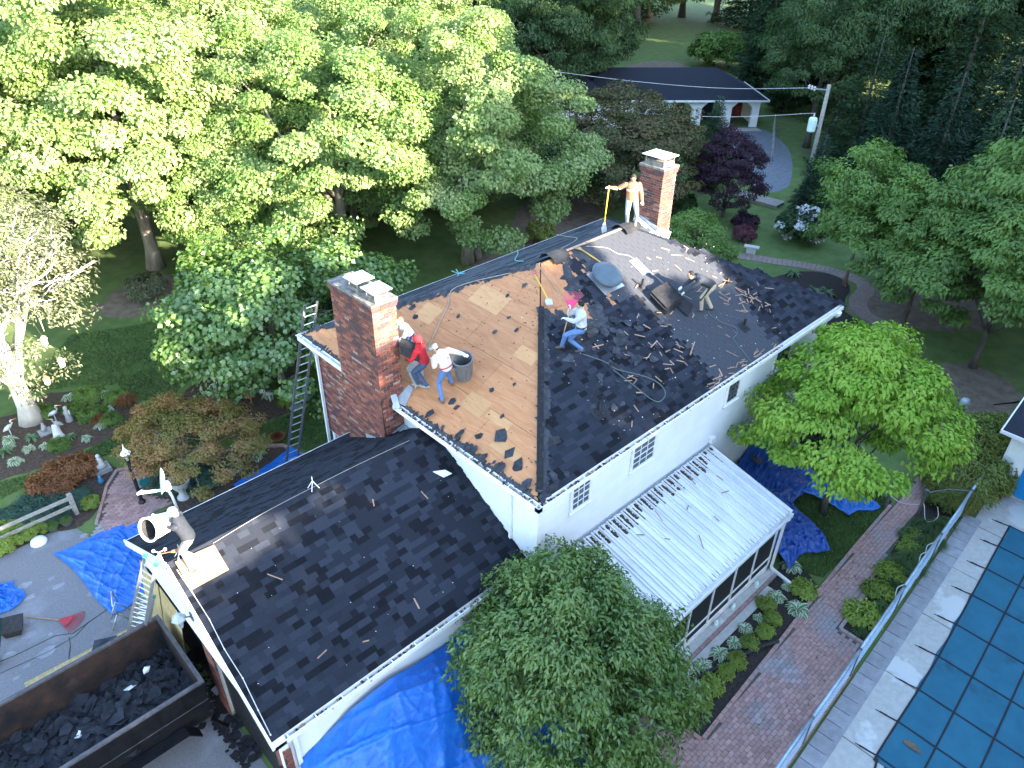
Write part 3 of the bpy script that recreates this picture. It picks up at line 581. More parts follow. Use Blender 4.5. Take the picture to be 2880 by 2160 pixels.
# roof fittings
def pipe_vent(x, y, h=.28):
    p = on_cd(x, y); b = MB(); b.slab3([on_cd(x-.16, y-.16, .008), on_cd(x+.16, y-.16, .008), on_cd(x+.16, y+.16, .008), on_cd(x-.16, y+.16, .008)], .006, cdN); b.lathe(p, [(.1,.0),(.075,.07),(.045,.1)], 12)
    v_ = b.build('vent_pipe', 'felt', house); q = MB(); q.lathe(p, [(.04,.05),(.04,h),(.032,h),(.032,h-.1)], 12); q.build('pipe', 'black', v_)
pipe_vent(7.56,3.34); pipe_vent(3.13,1.07,.32); pipe_vent(9.66,1.02)
p = on_cd(6.65,4.03); b = MB(); b.slab3([on_cd(x, y, .008) for x, y in ((6.2,3.6),(7.05,3.6),(7.05,4.35),(6.2,4.35))], .008, cdN); fan = b.build('attic_fan', 'alu', house)
b = MB(); ax = cdN; b.lathe(p, [(.28,0),(.28,.16),(.46,.17),(.47,.20),(.43,.25),(.3,.29),(.05,.31)], 32, axis=ax); b.build('fan_dome', 'dome', fan, smooth=False)
b = MB(); b.slab3([on_cd(x, y, .008) for x, y in ((7.95,3.65),(8.3,3.65),(8.3,4.2),(7.95,4.2))], .012, cdN); sv = b.build('roof_flashing', 'alu', house)
b = MB(); b.slab3([on_cd(x, y, .021) for x, y in ((7.97,3.9),(8.28,3.9),(8.28,4.18),(7.97,4.18))], .004, cdN); b.lathe(on_cd(8.13,4.04,.02), [(.09,.0),(.09,.03),(.07,.03)], 14, axis=cdN); b.build('flange', 'osb', sv)
# windows in the long wall
def window(parent, x0, x1, z0, z1, y, cols=3, rows=2, dark=False):
    b = MB(); t = .07; d = .05
    for a, c in (((x0-t, y-d, z0-t), (x1+t, y+.0, z0)), ((x0-t, y-d, z1), (x1+t, y+.0, z1+t)), ((x0-t, y-d-.001, z0), (x0, y, z1)), ((x1, y-d-.001, z0), (x1+t, y, z1))): b.b2(a, c)
    b.b2((x0-t-.03, y-d-.03, z0-t-.04), (x1+t+.03, y, z0-t)); w = b.build('window', 'white_metal', parent)
    for (za, zb) in ((z0, (z0+z1)/2-.015), ((z0+z1)/2+.015, z1)):
        b = MB(); b.b2((x0, y-.030, za), (x1, y-.024, zb)); b.build('pane', 'glass', w)
        b = MB()
        for i in range(1, cols): b.b2((x0+(x1-x0)*i/cols-.010, y-.042, za), (x0+(x1-x0)*i/cols+.010, y-.0302, zb))
        b.b2((x0, y-.0415, (za+zb)/2-.010), (x1, y-.0303, (za+zb)/2+.010)); b.build('muntin', 'dark_alu' if dark else 'white_metal', w)
    b = MB(); b.b2((x0, y-.045, (z0+z1)/2-.015), (x1, y-.022, (z0+z1)/2+.015)); b.build('meeting_rail', 'dark_alu' if dark else 'white_metal', w)
window(house, 1.55,2.14,4.26,4.98,.378); window(house, 3.86,4.72,4.22,4.93,.378); window(house, 8.2,8.76,4.28,4.9,.378, dark=True); window(house, 10.85,11.66,4.28,4.92,.378, dark=True)
b = MB(); b.b2((7.65,.26,3.1),(7.85,.378,3.28)); b.build('wall_vent', 'white_metal', house)
# ---- chimneys: brick by brick
def brick_face(b_or, origin, u, n, wid, hgt, z0, L_=.203, H_=.064, gap=.013, parent=None, budget=0, core=None, stuffmb=None):
    rows = int(hgt/(H_+gap)); cnt = 0; u = Vector(u); n = Vector(n)
    for j in range(rows):
        z = z0+j*(H_+gap)+H_/2; x = -(L_+gap)/2 if j % 2 else 0.0
        while x < wid-.02:
            a = max(0, x); c = min(wid, x+L_)
            if c-a > .04: yield (Vector(origin)+u*((a+c)/2)+Vector((0,0,z)), c-a, H_)
            x += L_+gap
BRM = [MB().box((0,0,0), (1,.03,.066)).mesh('brick', 'brick%d' % k) for k in range(4)]
def chimney(x0, x1, y0, y1, zb, zt, budget, zlow):
    b = MB(); b.b2((x0+.012, y0+.012, zb), (x1-.012, y1-.012, zt-.002)); c = b.build('chimney', 'mortar', house); items = []
    for (o, u, n, w, ang) in (((x0,y1,0),(0,-1,0),(-1,0,0),y1-y0,-math.pi/2),((x0,y0,0),(1,0,0),(0,-1,0),x1-x0,0)):
        for p, l, h in brick_face(None, o, u, n, w, zt-zlow, zlow): items.append((p, l, ang, n))
    items.sort(key=lambda q: (q[0]-CAMP).length); mm = MB()
    for k, (p, l, ang, n) in enumerate(items):
        m_ = random.choice((0,0,0,0,1,1,1,2,2)) if U(0,1) > .05 else 3; m_ = 1 if (x0 < 0 and n[0] < 0 and U(0,1) < .9*math.exp(-((p.y-6.35)/.35)**2-((p.z-7.3)/.6)**2)) else m_
        if k < budget: piece('brick', BRM[m_], c, p+Vector(n)*(U(-.004,.003)-.012), (0,0,ang), (l,1,1))
        else: mm.box(p+Vector(n)*(U(-.004,.003)-.012), (l,.03,.066) if ang == 0 else (.03,l,.066), m_)
    if mm.v: mm.build('brick_field', ['brick0','brick1','brick2','brick3'], c, kind='stuff')
    q = MB()
    for j, e in enumerate((.03,.045)):
        z = zt-.152+j*.076
        for (xa, ya, xb, yb) in ((x0-e,y0-e,x1+e,y0+.1),(x0-e,y0+.1,x0+.1,y1+e),(x1-.1,y0+.1,x1+e,y1+e),(x0+.1,y1-.1,x1-.1,y1+e)):
            L_ = max(xb-xa, yb-ya); k = max(1, int(L_/.215))
            for i in range(k):
                if xb-xa > yb-ya: q.b2((xa+L_*i/k+.005,ya,z),(xa+L_*(i+1)/k-.005,yb,z+.066),random.choice((0,1,1)))
                else: q.b2((xa,ya+L_*i/k+.005,z),(xb,ya+L_*(i+1)/k-.005,z+.066),random.choice((0,1,1)))
    q.build('corbel_bricks', ['brick0','brick1'], c, kind='stuff')
    q = MB(); q.b2((x0-.045,y0-.045,zt+.002),(x1+.045,y1+.045,zt+.07)); q.build('crown_slab', 'soot', c)
    return c
def flue_cap(c, x0, x1, y0, y1, z):
    q = MB(); q.b2((x0+.08,y0+.08,z),(x1-.08,y1-.08,z+.10)); q.b2((x0+.12,y0+.12,z+.10),(x1-.12,y1-.12,z+.15)); q.build('flue_tile', 'soot', c)
    q = MB()
    for x in (x0+.1, x1-.1):
        for y in (y0+.1, y1-.1): q.bar((x,y,z+.08),(x,y,z+.3),.02)
    q.build('cap_leg', 'alu', c)
    q = MB(); mx, my = (x0+x1)/2, (y0+y1)/2; q.add([(x0,y0,z+.28),(x1,y0,z+.28),(x1,y1,z+.28),(x0,y1,z+.28),(x0,y0,z+.30),(x1,y0,z+.30),(x1,y1,z+.30),(x0,y1,z+.30),(mx,my,z+.35)], [(3,2,1,0),(0,1,5,4),(1,2,6,5),(2,3,7,6),(3,0,4,7),(4,5,8),(5,6,8),(6,7,8),(7,4,8)]); q.build('flue_cap', 'cap_metal', c)
ch1 = chimney(-.28,.42,5.51,7.37,2.6,8.45,300,3.4); flue_cap(ch1,-.23,.33,6.2,6.76,8.52); flue_cap(ch1,-.25,.3,5.42,5.98,8.52)
ch2 = chimney(10.1,10.78,4.85,5.72,6.6,9.68,0,6.7); flue_cap(ch2,10.08,10.78,4.84,5.72,9.75)
b = MB(); b.bar((-.31,5.49,4.36),(.38,5.47,4.62),.03,.18,up=(0,0,1)); b.bar((-.31,5.46,4.37),(-.31,6.4,4.1),.025,.14); b.slab3([(-.3,5.45,4.42),(.4,5.45,4.66),(.42,5.1,4.62),(-.25,5.15,4.36)],.01,(0,0,1)); b.build('lead_flashing', 'lead', ch1)
b = MB(); b.bar((10.08,4.82,7.75),(10.08,5.75,8.0),.03,.3); b.bar((10.08,4.82,7.75),(10.8,4.82,7.4),.03,.3); b.slab3([(9.7,5.5,8.06),(10.08,5.74,8.12),(10.08,4.8,7.72),(9.75,4.75,7.62)],.012,(0,0,1)); b.build('lead_flashing', 'lead', ch2)
b = MB(); b.slab3([on_hip(x,y,.01) for x,y in ((.15,5.05),(.62,5.3),(.62,5.5),(.1,5.48))],.012,hipN); b.bar((.0,5.2,5.5),(.1,5.5,5.75),.16,.01); b.build('bent_flashing', 'lead', house)
b = MB(); b.tube([(-.3,5.47,5.75),(-.3,5.46,5.2),(-.27,5.45,4.5)],.012,6); b.build('wall_cable', 'black', ch1)
# ================================================================ garage wing
GX, GYN, GYF, GYR, GZE, GZR = -6.55, .54, 8.05, 4.293, 3.105, 5.218
GS = (GZR-GZE)/(GYR-GYN); GC = math.sqrt(1+GS*GS)
wing = thing('garage_wing', 'single-storey white garage wing with dark shingled gable roof', 'building', (-3, 4.3, 0))
def on_wn(x, y, h=0): return Vector((x, y, GZE+GS*(y-GYN)+h*GC))
def on_wf(x, y, h=0): return Vector((x, y, GZE+GS*(GYF-y)+h*GC))
wnN = Vector((0, -GS, 1)).normalized(); wfN = Vector((0, GS, 1)).normalized()
b = MB(); y0, y1 = GYN+.13, GYF-.13
b.add([(-6.3,y0,GZE+.04),(-6.3,y1,GZE+.04),(-6.3,GYR,GZR-.03),(.41,y0,GZE+.04),(.41,y1,GZE+.04),(.41,GYR,GZR-.03)], [(0,2,1),(3,4,5),(0,3,5,2),(1,2,5,4),(0,1,4,3)]); wroof = b.build('roof', 'felt', wing)
wrd = .145/GC; nrow = int((GYR-GYN-.1)/wrd)
lay(lambda x, r: on_wn(x, GYN+.1+r*wrd, .002), nrow+1, lambda r: (GX, .25), wrd, (math.atan(GS), 0, 0), wroof, lambda x, y, z: (Vector((x, y, z))-CAMP).length, 300)
b = MB()
for r in range(int((GYF-.1-GYR)/wrd)+1):
    y = GYF-.1-r*wrd; x = GX
    while x < .1:
        w = random.choice((.16,.24,.33,.33)); e = min(.2, x+w); z = GZE+GS*(GYF-y); b.add([(x,y,z+.008),(e,y,z+.008),(e,y-wrd*1.05,z+GS*wrd*1.05+.002),(x,y-wrd*1.05,z+GS*wrd*1.05+.002),(x,y,z-.004),(e,y,z-.004)], [(1,0,3,2),(0,1,5,4)], random.choice((0,1,1,2))); x = e
b.build('far_slope_shingles', ['shingle0','shingle1','shingle2'], wroof, kind='stuff')
for i in range(45):
    x = GX+i*.143; q = MB(); z = GZR+.022-.003*(i % 2); e = x+.17; q.add([(x,GYR,z+.006),(e,GYR,z),(e,GYR-.12,z-.068),(x,GYR-.12,z-.062),(x,GYR+.12,z-.062),(e,GYR+.12,z-.068)], [(0,3,2,1),(0,1,5,4)])
    if e < -.3: q.build('ridge_cap', random.choice(('shingle1','shingle2','shingle1')), wroof)
# walls
siding(wing, (-6.35,.9), (.38,.9), .2, 3.0, (0,-1))
b = MB(); b.b2((-6.35,7.6,0),(.38,7.75,3.0)); b.build('wall', 'siding', wing)
def gclip(z, p0, p1):
    if z < 3.0: return p0, p1
    d = (z-3.0)/GS; a = .95+d; c = 7.65-d
    return (Vector((-6.35,c,0)), Vector((-6.35,a,0))) if c > a else (None, None)
b = MB(); b.add([(-6.35,.9,2.45),(-6.35,7.7,2.45),(-6.35,7.7,3.0),(-6.35,GYR,GZR-.15),(-6.35,.9,3.0)]+[(-6.2,.9,2.45),(-6.2,7.7,2.45),(-6.2,7.7,3.0),(-6.2,GYR,GZR-.15),(-6.2,.9,3.0)], [(4,3,2,1,0),(5,6,7,8,9),(0,1,6,5),(1,2,7,6),(2,3,8,7),(3,4,9,8),(4,0,5,9)]); gw = b.build('gable_wall', 'siding', wing)
z = 2.45
while z < 4.9:
    a, c = gclip(z+.1, Vector((-6.35,7.7,0)), Vector((-6.35,.9,0)))
    if a is not None: q = MB(); q.add([(-6.372,a.y,z),(-6.372,c.y,z),(-6.354,c.y,z+.205),(-6.354,a.y,z+.205),(-6.35,a.y,z),(-6.35,c.y,z)], [(0,1,2,3),(4,5,1,0)]); q.build('siding_board', 'siding', gw)
    z += .2
b = MB(); bp = MB()
for (ya, yb) in ((.75,1.25),(7.3,7.75),(4.0,4.5)):
    b.b2((-6.34,ya+.02,0),(-6.2,yb-.02,2.45))
    for j in range(32):
        k = 2 if yb-ya > .4 else 2; off = .0 if j % 2 else .1
        for i in range(3):
            y_a = max(ya, ya+i*.21-off); y_b = min(yb, ya+(i+1)*.21-.01-off)
            if y_b-y_a > .03: bp.b2((-6.365,y_a,.02+j*.0765),(-6.33,y_b,.02+j*.0765+.066),random.choice((0,0,2,1)))
for j in range(32): bp.b2((-6.33,.742,.02+j*.0765),(-6.2,.77,.02+j*.0765+.066),random.choice((0,2)))
pr = b.build('brick_pier', 'mortar', wing); bp.build('brick_field', ['brick0','brick1','brick2'], pr, kind='stuff')
b = MB(); b.b2((-6.25,1.25,0),(-6.2,7.3,2.45)); b.build('garage_door', 'black', wing)
b = MB(); b.box((-6.3,.86,1.5),(.16,.14,3.0)); b.build('corner_board', 'white_metal', wing)
downspout(wing, [(-6.05,.6,3.0),(-6.05,.82,2.75),(-6.05,.85,.1)], .09); downspout(wing, [(.1,.6,3.0),(.1,.82,2.7),(.1,.85,.1)], .09)
for sg, (ya, yb) in ((1, (GYN, GYR)), (-1, (GYF, GYR))):
    b = MB(); b.bar((GX-.02, ya, GZE-.06), (GX-.02, yb, GZR-.06), .035, .17, up=(0, 0, 1)); b.slab3([(GX,ya,GZE-.12),(-6.3,ya,GZE-.12),(-6.3,yb,GZR-.12),(GX,yb,GZR-.12)], .1, (0,0,1)); b.build('rake_board', 'white_metal', wing)
gutter(wing, (GX,GYN,0), (.3,GYN,0), (0,-1), GZE); gutter(wing, (.3,GYF,0), (GX,GYF,0), (0,1), GZE)
for a_, c_ in (((GX+.05,GYN+.1,GZE-.2),(.36,.9,GZE-.17)), ((GX+.05,7.75,GZE-.2),(.36,GYF-.1,GZE-.17))): b = MB(); b.b2(a_, c_); b.build('soffit', 'white_metal', wing)
for a_, c_ in (((GX+.05,GYN+.125,GZE-.17),(.36,GYN+.145,GZE+.03)), ((GX+.05,GYF-.145,GZE-.17),(.36,GYF-.125,GZE+.03))): b = MB(); b.b2(a_, c_); b.build('fascia', 'white_metal', wing)
# white cable clipped up the rake and gable fittings
pts = [(-6.45,4.1,5.12),(-6.42,3.6,4.85),(-6.40,3.0,4.52),(-6.44,2.4,4.19),(-6.42,1.8,3.86),(-6.47,1.2,3.51),(-6.5,.75,3.25)]
b = MB(); b.tube(pts, .009, 6); c_ = b.build('rake_cable', 'cable', wing)
for p in pts[1:]: q = MB(); q.box(p, (.022,.03,.02)); q.build('cable_clip', 'white_metal', c_)
# ================================================================ screened porch
porch = thing('screened_porch', 'white screened porch with ribbed metal roof along the house wall', 'porch', (4.6, -1, 0))
PX0, PX1, PYW, PYE, PZW, PZE = 1.7, 7.68, .33, -2.5, 2.95, 2.27
npan = 20; pw = (PX1-PX0)/npan; sl = (PZW-PZE)/(PYW-PYE)
for i in range(npan):                           # each pan: flat channel and one raised rib
    x = PX0+i*pw; prof = [(0,0),(.03,.0),(.045,.045),(.085,.045),(.10,0),(pw/2-.02,0),(pw/2-.005,.045),(pw/2+.035,.045),(pw/2+.05,0),(pw-.003,0)]
    b = MB(); n = len(prof); b.add([(x+px, PYE, PZE+pz) for px, pz in prof]+[(x+px, PYW, PZW+pz) for px, pz in prof]+[(x+px, PYE, PZE+pz-.012) for px, pz in prof], [(j, j+1, n+j+1, n+j) for j in range(n-1)]+[(2*n+j, 2*n+j+1, j+1, j) for j in range(n-1)])
    b.build('roof_panel', 'white_roof', porch)
b = MB(); b.b2((PX0-.02,PYE+.02,PZE-.14),(PX1+.02,PYE+.06,PZE-.014)); b.b2((PX1,PYE,PZE-.12),(PX1+.04,PYW,PZE-.02)); b.bar((PX1+.03,PYE-.05,PZE+.02),(PX1+.03,PYW,PZW+.02),.06,.07); b.bar((PX0-.03,PYE-.05,PZE+.02),(PX0-.03,PYW,PZW+.02),.06,.07); b.build('roof_trim', 'white_metal', porch)
gutter(porch, (PX0,PYE-.12,0), (PX1+.02,PYE-.12,0), (0,-1), PZE-.01)
b = MB(); b.bar((PX0,.36,PZW+.06),(PX1,.36,PZW+.06),.03,.1); b.build('wall_flashing', 'lead', porch)
b = MB(); zb = PZE-.14; fy = -2.4; X = [1.8,2.15,3.2,4.24,5.3,6.33,7.36]
b.b2((1.75,fy-.03,0),(7.4,fy+.03,.32)); b.build('kick_panel', 'white_metal', porch)
for x in X: q = MB(); q.b2((x-.028,fy-.04,.32),(x+.028,fy+.04,zb)); q.build('post', 'white_metal', porch)
for xa, xb in zip(X, X[1:]):
    q = MB(); q.b2((xa+.028,fy-.035,.62),(xb-.028,fy+.035,.66)); q.build('mid_rail', 'white_metal', porch)
    for za, zb2 in ((.32,.62),(.66,zb)): q = MB(); q.b2((xa+.028,fy-.006,za),(xb-.028,fy+.006,zb2)); q.build('screen_panel', 'screen', porch)
for y in (-2.4,-1.45,-.5,.3): q = MB(); q.b2((7.33,y-.03,0),(7.39,y+.03,PZE-.13)); q.build('post', 'white_metal', porch)
q = MB(); q.b2((7.35,-2.37,.32),(7.362,.3,PZE-.14)); q.build('screen_panel', 'screen', porch); q = MB(); q.b2((7.33,-2.37,0),(7.395,.37,.32)); q.build('kick_panel', 'white_metal', porch)
q = MB(); q.b2((1.75,-2.37,0),(1.8,.37,PZE-.14)); q.build('end_wall', 'siding', porch)
q = MB(); q.b2((1.8,-2.36,.02),(7.3,.36,.1)); q.build('floor', 'concrete', porch)
downspout(porch, [(7.5,-2.62,2.2),(7.47,-2.52,2.05),(7.47,-2.50,.18),(7.5,-2.6,.1),(7.35,-3.75,.06)]); downspout(porch, [(1.9,-2.62,2.2),(1.88,-2.5,2.0),(1.88,-2.5,.18),(2.0,-2.7,.12),(2.45,-3.05,.07)])
b = MB(); b.b2((1.6,-2.64,0),(7.5,-2.44,.09)); ps = b.build('porch_curb', 'concrete', porch)
cb = MB(); 
for i in range(27): cb.b2((1.7+i*.213,-2.74,0),(1.9+i*.213,-2.645,.075+U(-.006,.006)))
cb.build('curb_bricks', 'path_brick_far', ps, kind='stuff')
b = MB(); b.b2((2.6,-2.98,0),(6.9,-2.75,.03)); b.build('concrete_strip', 'concrete', porch)
# leaf litter lodged in the roof channels, dirt at the lower edge
lt = MB()
for i in range(npan*2):
    x = PX0+i*pw/2+.10; L_ = U(.15,.55)*(1 if i < 36 else 1.5) if U(0,1) < .93 else .05
    k = int(L_/.05)+1
    for j in range(k*3):
        t = U(0,1); y = PYW-.06-L_*t; xx = x+U(.0,pw/2-.12); z = PZE+sl*(y-PYE)+.012; a = U(0,3.1); s_ = U(.02,.05)
        lt.box((xx,y,z), (s_*2,s_,.02*U(.5,1.5)), 0, Euler((U(-.3,.3),U(-.3,.3),a)).to_matrix())
for i in range(npan*2):
    x = PX0+i*pw/2+.115; lt.add([(x,PYE+.004,PZE+.003),(x+pw/2-.13,PYE+.004,PZE+.003),(x+pw/2-.14,PYE+U(.12,.26),PZE+.003+sl*.2),(x+.01,PYE+U(.12,.26),PZE+.003+sl*.2)], [(0,1,2,3)])
lt.build('leaf_litter', 'litter', label='brown leaf litter lodged in the porch roof channels', cat='leaf litter', kind='stuff')
# ================================================================ vegetation
def unit(a): return a/np.maximum(np.linalg.norm(a, axis=-1, keepdims=True), 1e-9)
def leaves(C, N, T, Ls, W, fold=.12, tip=.15, rich=False):
    """C centres, N normals, T directions -> folded leaf faces"""
    N = unit(N); T = unit(T-N*(T*N).sum(1, keepdims=True)); B = np.cross(N, T); Ls = Ls[:, None]; W_ = W*Ls; n = len(C)
    if not rich:
        P = np.stack([C, C+T*.42*Ls+B*W_/2+N*fold*Ls, C+T*Ls-N*tip*Ls, C+T*.42*Ls-B*W_/2+N*fold*Ls], 1)
        F = (np.arange(n)*4)[:, None, None]+np.array([[0,1,2],[0,2,3]])[None]; k = 2; return P.reshape(-1, 3), F.reshape(-1, 3), k
    P = np.stack([C, C+T*.30*Ls+B*W_*.46+N*fold*Ls, C+T*.66*Ls+B*W_*.36+N*(fold*.6-tip*.4)*Ls, C+T*Ls-N*tip*1.3*Ls-np.array([0,0,.12])*Ls, C+T*.66*Ls-B*W_*.36+N*(fold*.6-tip*.4)*Ls, C+T*.30*Ls-B*W_*.46+N*fold*Ls, C+T*.5*Ls], 1)
    F = (np.arange(n)*7)[:, None, None]+np.array([[0,1,6],[1,2,6],[2,3,6],[3,4,6],[4,5,6],[5,0,6]])[None]; return P.reshape(-1, 3), F.reshape(-1, 3), 6
def lobes(r, D, k=7, amp=.28):
    f = np.ones(len(D))
    for i in range(k):
        a = unit(r.normal(size=3)); f += amp*np.exp(-((1-(D@a))/.12))*r.uniform(.3, 1)-amp*.5*np.exp(-((1-(D@unit(r.normal(size=3))))/.10))*r.uniform(.3, 1)
    return f
def crown_mesh(name, seed, R, nclump, per, cr, leaf, asp, mat, flat=.6, inner=.25, droop=.3, upn=.6, rich=False, low=-.55, amp=.28, layers=0, fold=.12, tipd=.15):
    r = np.random.default_rng(seed); R = np.array(R, float); D = []
    while len(D) < nclump:
        d = unit(r.normal(size=3))
        if d[2] > low or r.uniform() < .12: D.append(d)
    D = np.array(D); f = lobes(r, D, amp=amp)*r.uniform(.74, 1.0, nclump); ni = int(nclump*inner); f[:ni] *= r.uniform(.35, .75, ni)
    CC = D*f[:, None]*R
    if layers: CC[:, 2] = np.round(CC[:, 2]/layers)*layers+r.normal(0, layers*.12, nclump)
    sc = r.uniform(.65, 1.25, nclump)*cr; idx = np.repeat(np.arange(nclump), per); n = len(idx)
    d = unit(r.normal(size=(n, 3))); rr = .35+.65*r.uniform(size=n)**.6
    pos = CC[idx]+d*(rr*sc[idx])[:, None]*np.array([1, 1, flat]); out = unit(CC/R)[idx]
    nrm = .45*d+.4*out+np.array([0, 0, upn])+.45*r.normal(size=(n, 3)); tan = unit(out*np.array([1, 1, .2])+d*.6)+.7*r.normal(size=(n, 3))-np.array([0, 0, droop])
    V, F, k = leaves(pos, nrm, tan, leaf*r.uniform(.7, 1.25, n), asp, fold, tipd, rich)
    rnd = np.clip(.5*r.uniform(size=nclump)[idx]+.5*r.uniform(size=n), 0, 1)
    return npmesh(name, V, F, mat, np.repeat(rnd, k)), CC
def limb(mb, a, b_, r0, r1, wob=.12, n=6, seg=6):
    a = Vector(a); b_ = Vector(b_); L_ = (b_-a).length; pts = []; rs = []
    for i in range(n+1):
        t = i/n; w = math.sin(math.pi*t)*wob*L_; pts.append(a.lerp(b_, t)+Vector((U(-w,w)*.5, U(-w,w)*.5, w*.35))); rs.append(r0+(r1-r0)*t)
    mb.tube(pts, rs, seg); return pts
def trunk_mesh(name, H, r0, CC, zc, mat, nl=9, lean=(0, 0), fork=.35, twigs=0, twigmat=None):
    b = MB(); top = Vector((lean[0], lean[1], H)); n = 9
    pts = [Vector((lean[0]*(i/n)**1.5+U(-.04,.04)*H*.15*(i > 0), lean[1]*(i/n)**1.5+U(-.04,.04)*H*.15*(i > 0), H*i/n)) for i in range(n+1)]; b.tube(pts, [r0*(1.35 if i == 0 else 1-.75*i/n) for i in range(n+1)], 9)
    sel = list(range(len(CC))); random.shuffle(sel)
    for k in sel[:nl]:
        i = min(n-1, max(2, int(n*U(fork, .92)))); tgt = Vector(CC[k])+Vector((0, 0, zc)); a = pts[i]
        lp = limb(b, a, a.lerp(tgt, .95), r0*(.52-.35*i/n), r0*.07)
        for j in range(2): q = sel[(k*3+j) % len(sel)]; e = lp[3]; t2 = Vector(CC[sel[random.randrange(len(sel))]])+Vector((0, 0, zc)); limb(b, e, e.lerp(t2, min(1, 1.6/max(.1, (t2-e).length))), r0*.14, r0*.04, n=4, seg=5)
    return b.mesh(name, mat, smooth=True)
class Kind:
    def __init__(s, crown, CC, zc, H, r0, bark, nl=9, lean=(0, 0), fork=.35): s.c = crown; s.zc = zc; s.t = trunk_mesh('trunk', H, r0, CC, zc, bark, nl, lean, fork)
def plant_tree(name, label, k, x, y, sc=1.0, rz=None, mat=None, group=None, cat='tree', z=0, sz=None, bark=None):
    root = thing(name, label, cat, (x, y, z), group, U(0, 6.28) if rz is None else rz); root.scale = (sc, sc, sz or sc)
    for nm, me, loc, m_ in (('trunk', k.t, (0, 0, 0), bark), ('crown', k.c, (0, 0, k.zc), mat)):
        o = bpy.data.objects.new(nm, me); link(o, root); o.location = loc
        if m_: o.material_slots[0].link = 'OBJECT'; o.material_slots[0].material = MAT[m_]
    return root
me, CC = crown_mesh('crown', 11, (4.6,4.6,5.2), 230, 520, .82, .135, .8, 'leaf_maple', flat=.55, inner=.3, amp=.34); MAPLE = Kind(me, CC, 5.6, 7.6, .28, 'barkA', 12)
me, CC = crown_mesh('crown', 12, (5.2,5.2,4.8), 235, 500, .86, .135, .8, 'leaf_maple2', flat=.5, inner=.3, amp=.38, droop=.45); MAPLE2 = Kind(me, CC, 5.0, 7.0, .30, 'barkA', 12)
me, CC = crown_mesh('crown', 13, (5.5,5.5,6.5), 190, 230, 1.05, .27, .38, 'leaf_oak', flat=.55, inner=.3, droop=.8, amp=.36); OAK = Kind(me, CC, 9.0, 12, .32, 'barkdark', 12)
me, CC = crown_mesh('crown', 14, (2.75,2.75,2.5), 400, 150, .44, .135, .40, 'leaf_near', flat=.75, inner=.35, droop=.9, upn=.35, rich=True, low=-.8, amp=.24, fold=.05, tipd=.12); NEAR = Kind(me, CC, 2.55, 3.0, .13, 'barkA', 14, fork=.25)
me, CC = crown_mesh('crown', 15, (3.0,3.0,1.9), 150, 200, .62, .16, .52, 'leaf_dogwood', flat=.32, inner=.3, droop=.65, upn=.8, rich=True, low=-.5, amp=.36, layers=.5, fold=.06, tipd=.12); DOG = Kind(me, CC, 3.9, 4.2, .12, 'barkdark', 12, fork=.3)
me, CC = crown_mesh('crown', 16, (3.9,3.9,2.6), 140, 190, .78, .17, .92, 'leaf_redbud', flat=.5, inner=.25, droop=.5, upn=.55, low=-.5, amp=.34, layers=.5, fold=.05); REDBUD = Kind(me, CC, 3.1, 3.6, .14, 'barkA', 12, fork=.25)
me, CC = crown_mesh('crown', 17, (2.3,2.3,1.0), 150, 200, .42, .075, .85, 'leaf_orange', flat=.4, inner=.2, droop=.4, low=-.45, amp=.34, layers=.25); JMAP = Kind(me, CC, 1.75, 1.9, .09, 'barkA', 14, fork=.2)
me, CC = crown_mesh('crown', 18, (4.0,4.0,3.0), 210, 170, .8, .15, .7, 'leaf_jmaple', flat=.3, inner=.2, droop=.5, low=-.5, amp=.3, layers=.6); JBIG = Kind(me, CC, 3.6, 4.2, .22, 'barkdark', 12, fork=.25)
me, CC = crown_mesh('crown', 19, (3.2,3.2,4.0), 120, 130, .75, .16, .42, 'leaf_silver', flat=.6, inner=.2, droop=.3, low=-.6, amp=.4); SILVER = Kind(me, CC, 5.6, 6.5, .34, 'barkpale', 16, fork=.2)
me, CC = crown_mesh('crown', 21, (2.2,2.2,2.6), 80, 170, .6, .16, .5, 'leaf_shrub', flat=.5, inner=.25, droop=.5, amp=.4); SMALL = Kind(me, CC, 3.8, 5.0, .09, 'barkA', 10)
def conifer_mesh(name, seed, H, R, mat, tiers=26, droop=.25, leaf=.30, dens=26, asp=.28):
    r = np.random.default_rng(seed); C, N, T = [], [], []
    for i in range(tiers):
        t = i/tiers; z = H*(.06+.93*t); rad = R*(1-t)**.85*r.uniform(.8, 1.12)+.12; nb = max(5, int(13*(1-t)+4))
        for a in np.linspace(0, 6.283, nb, endpoint=False)+r.uniform(0, 6.28):
            a += r.normal(0, .15); L_ = rad*r.uniform(.72, 1.15); m = max(6, int(dens*L_)); s = r.uniform(.12, 1, m)**.7*L_; d = np.array([math.cos(a), math.sin(a), 0]); sd = np.array([-d[1], d[0], 0])
            w = r.normal(0, .13+.10*L_*(1-s/L_*.6), m); p = d*s[:, None]+sd*w[:, None]+np.array([0, 0, 1])*(z-droop*s+.10*s*s/max(R, .1)+r.normal(0, .06, m))[:, None]
            C.append(p); N.append(np.tile([0, 0, 1.], (m, 1))+r.normal(0, .35, (m, 3))); T.append(np.tile(d, (m, 1))+sd*np.sign(w)[:, None]*.7+r.normal(0, .25, (m, 3))-np.array([0, 0, .25]))
    C, N, T = map(np.concatenate, (C, N, T)); V, F, k = leaves(C, N, T, leaf*r.uniform(.6, 1.3, len(C)), asp, .03, .12)
    return npmesh(name, V, F, mat, np.repeat(r.uniform(size=len(C)), k))
class Con:
    def __init__(s, c, H, r0): s.c = c; s.zc = 0; b = MB(); b.tube([(0,0,0),(U(-.05,.05),0,H*.5),(0,0,H*.97)], [r0,r0*.6,.02], 8); s.t = b.mesh('trunk', 'barkdark', smooth=True)
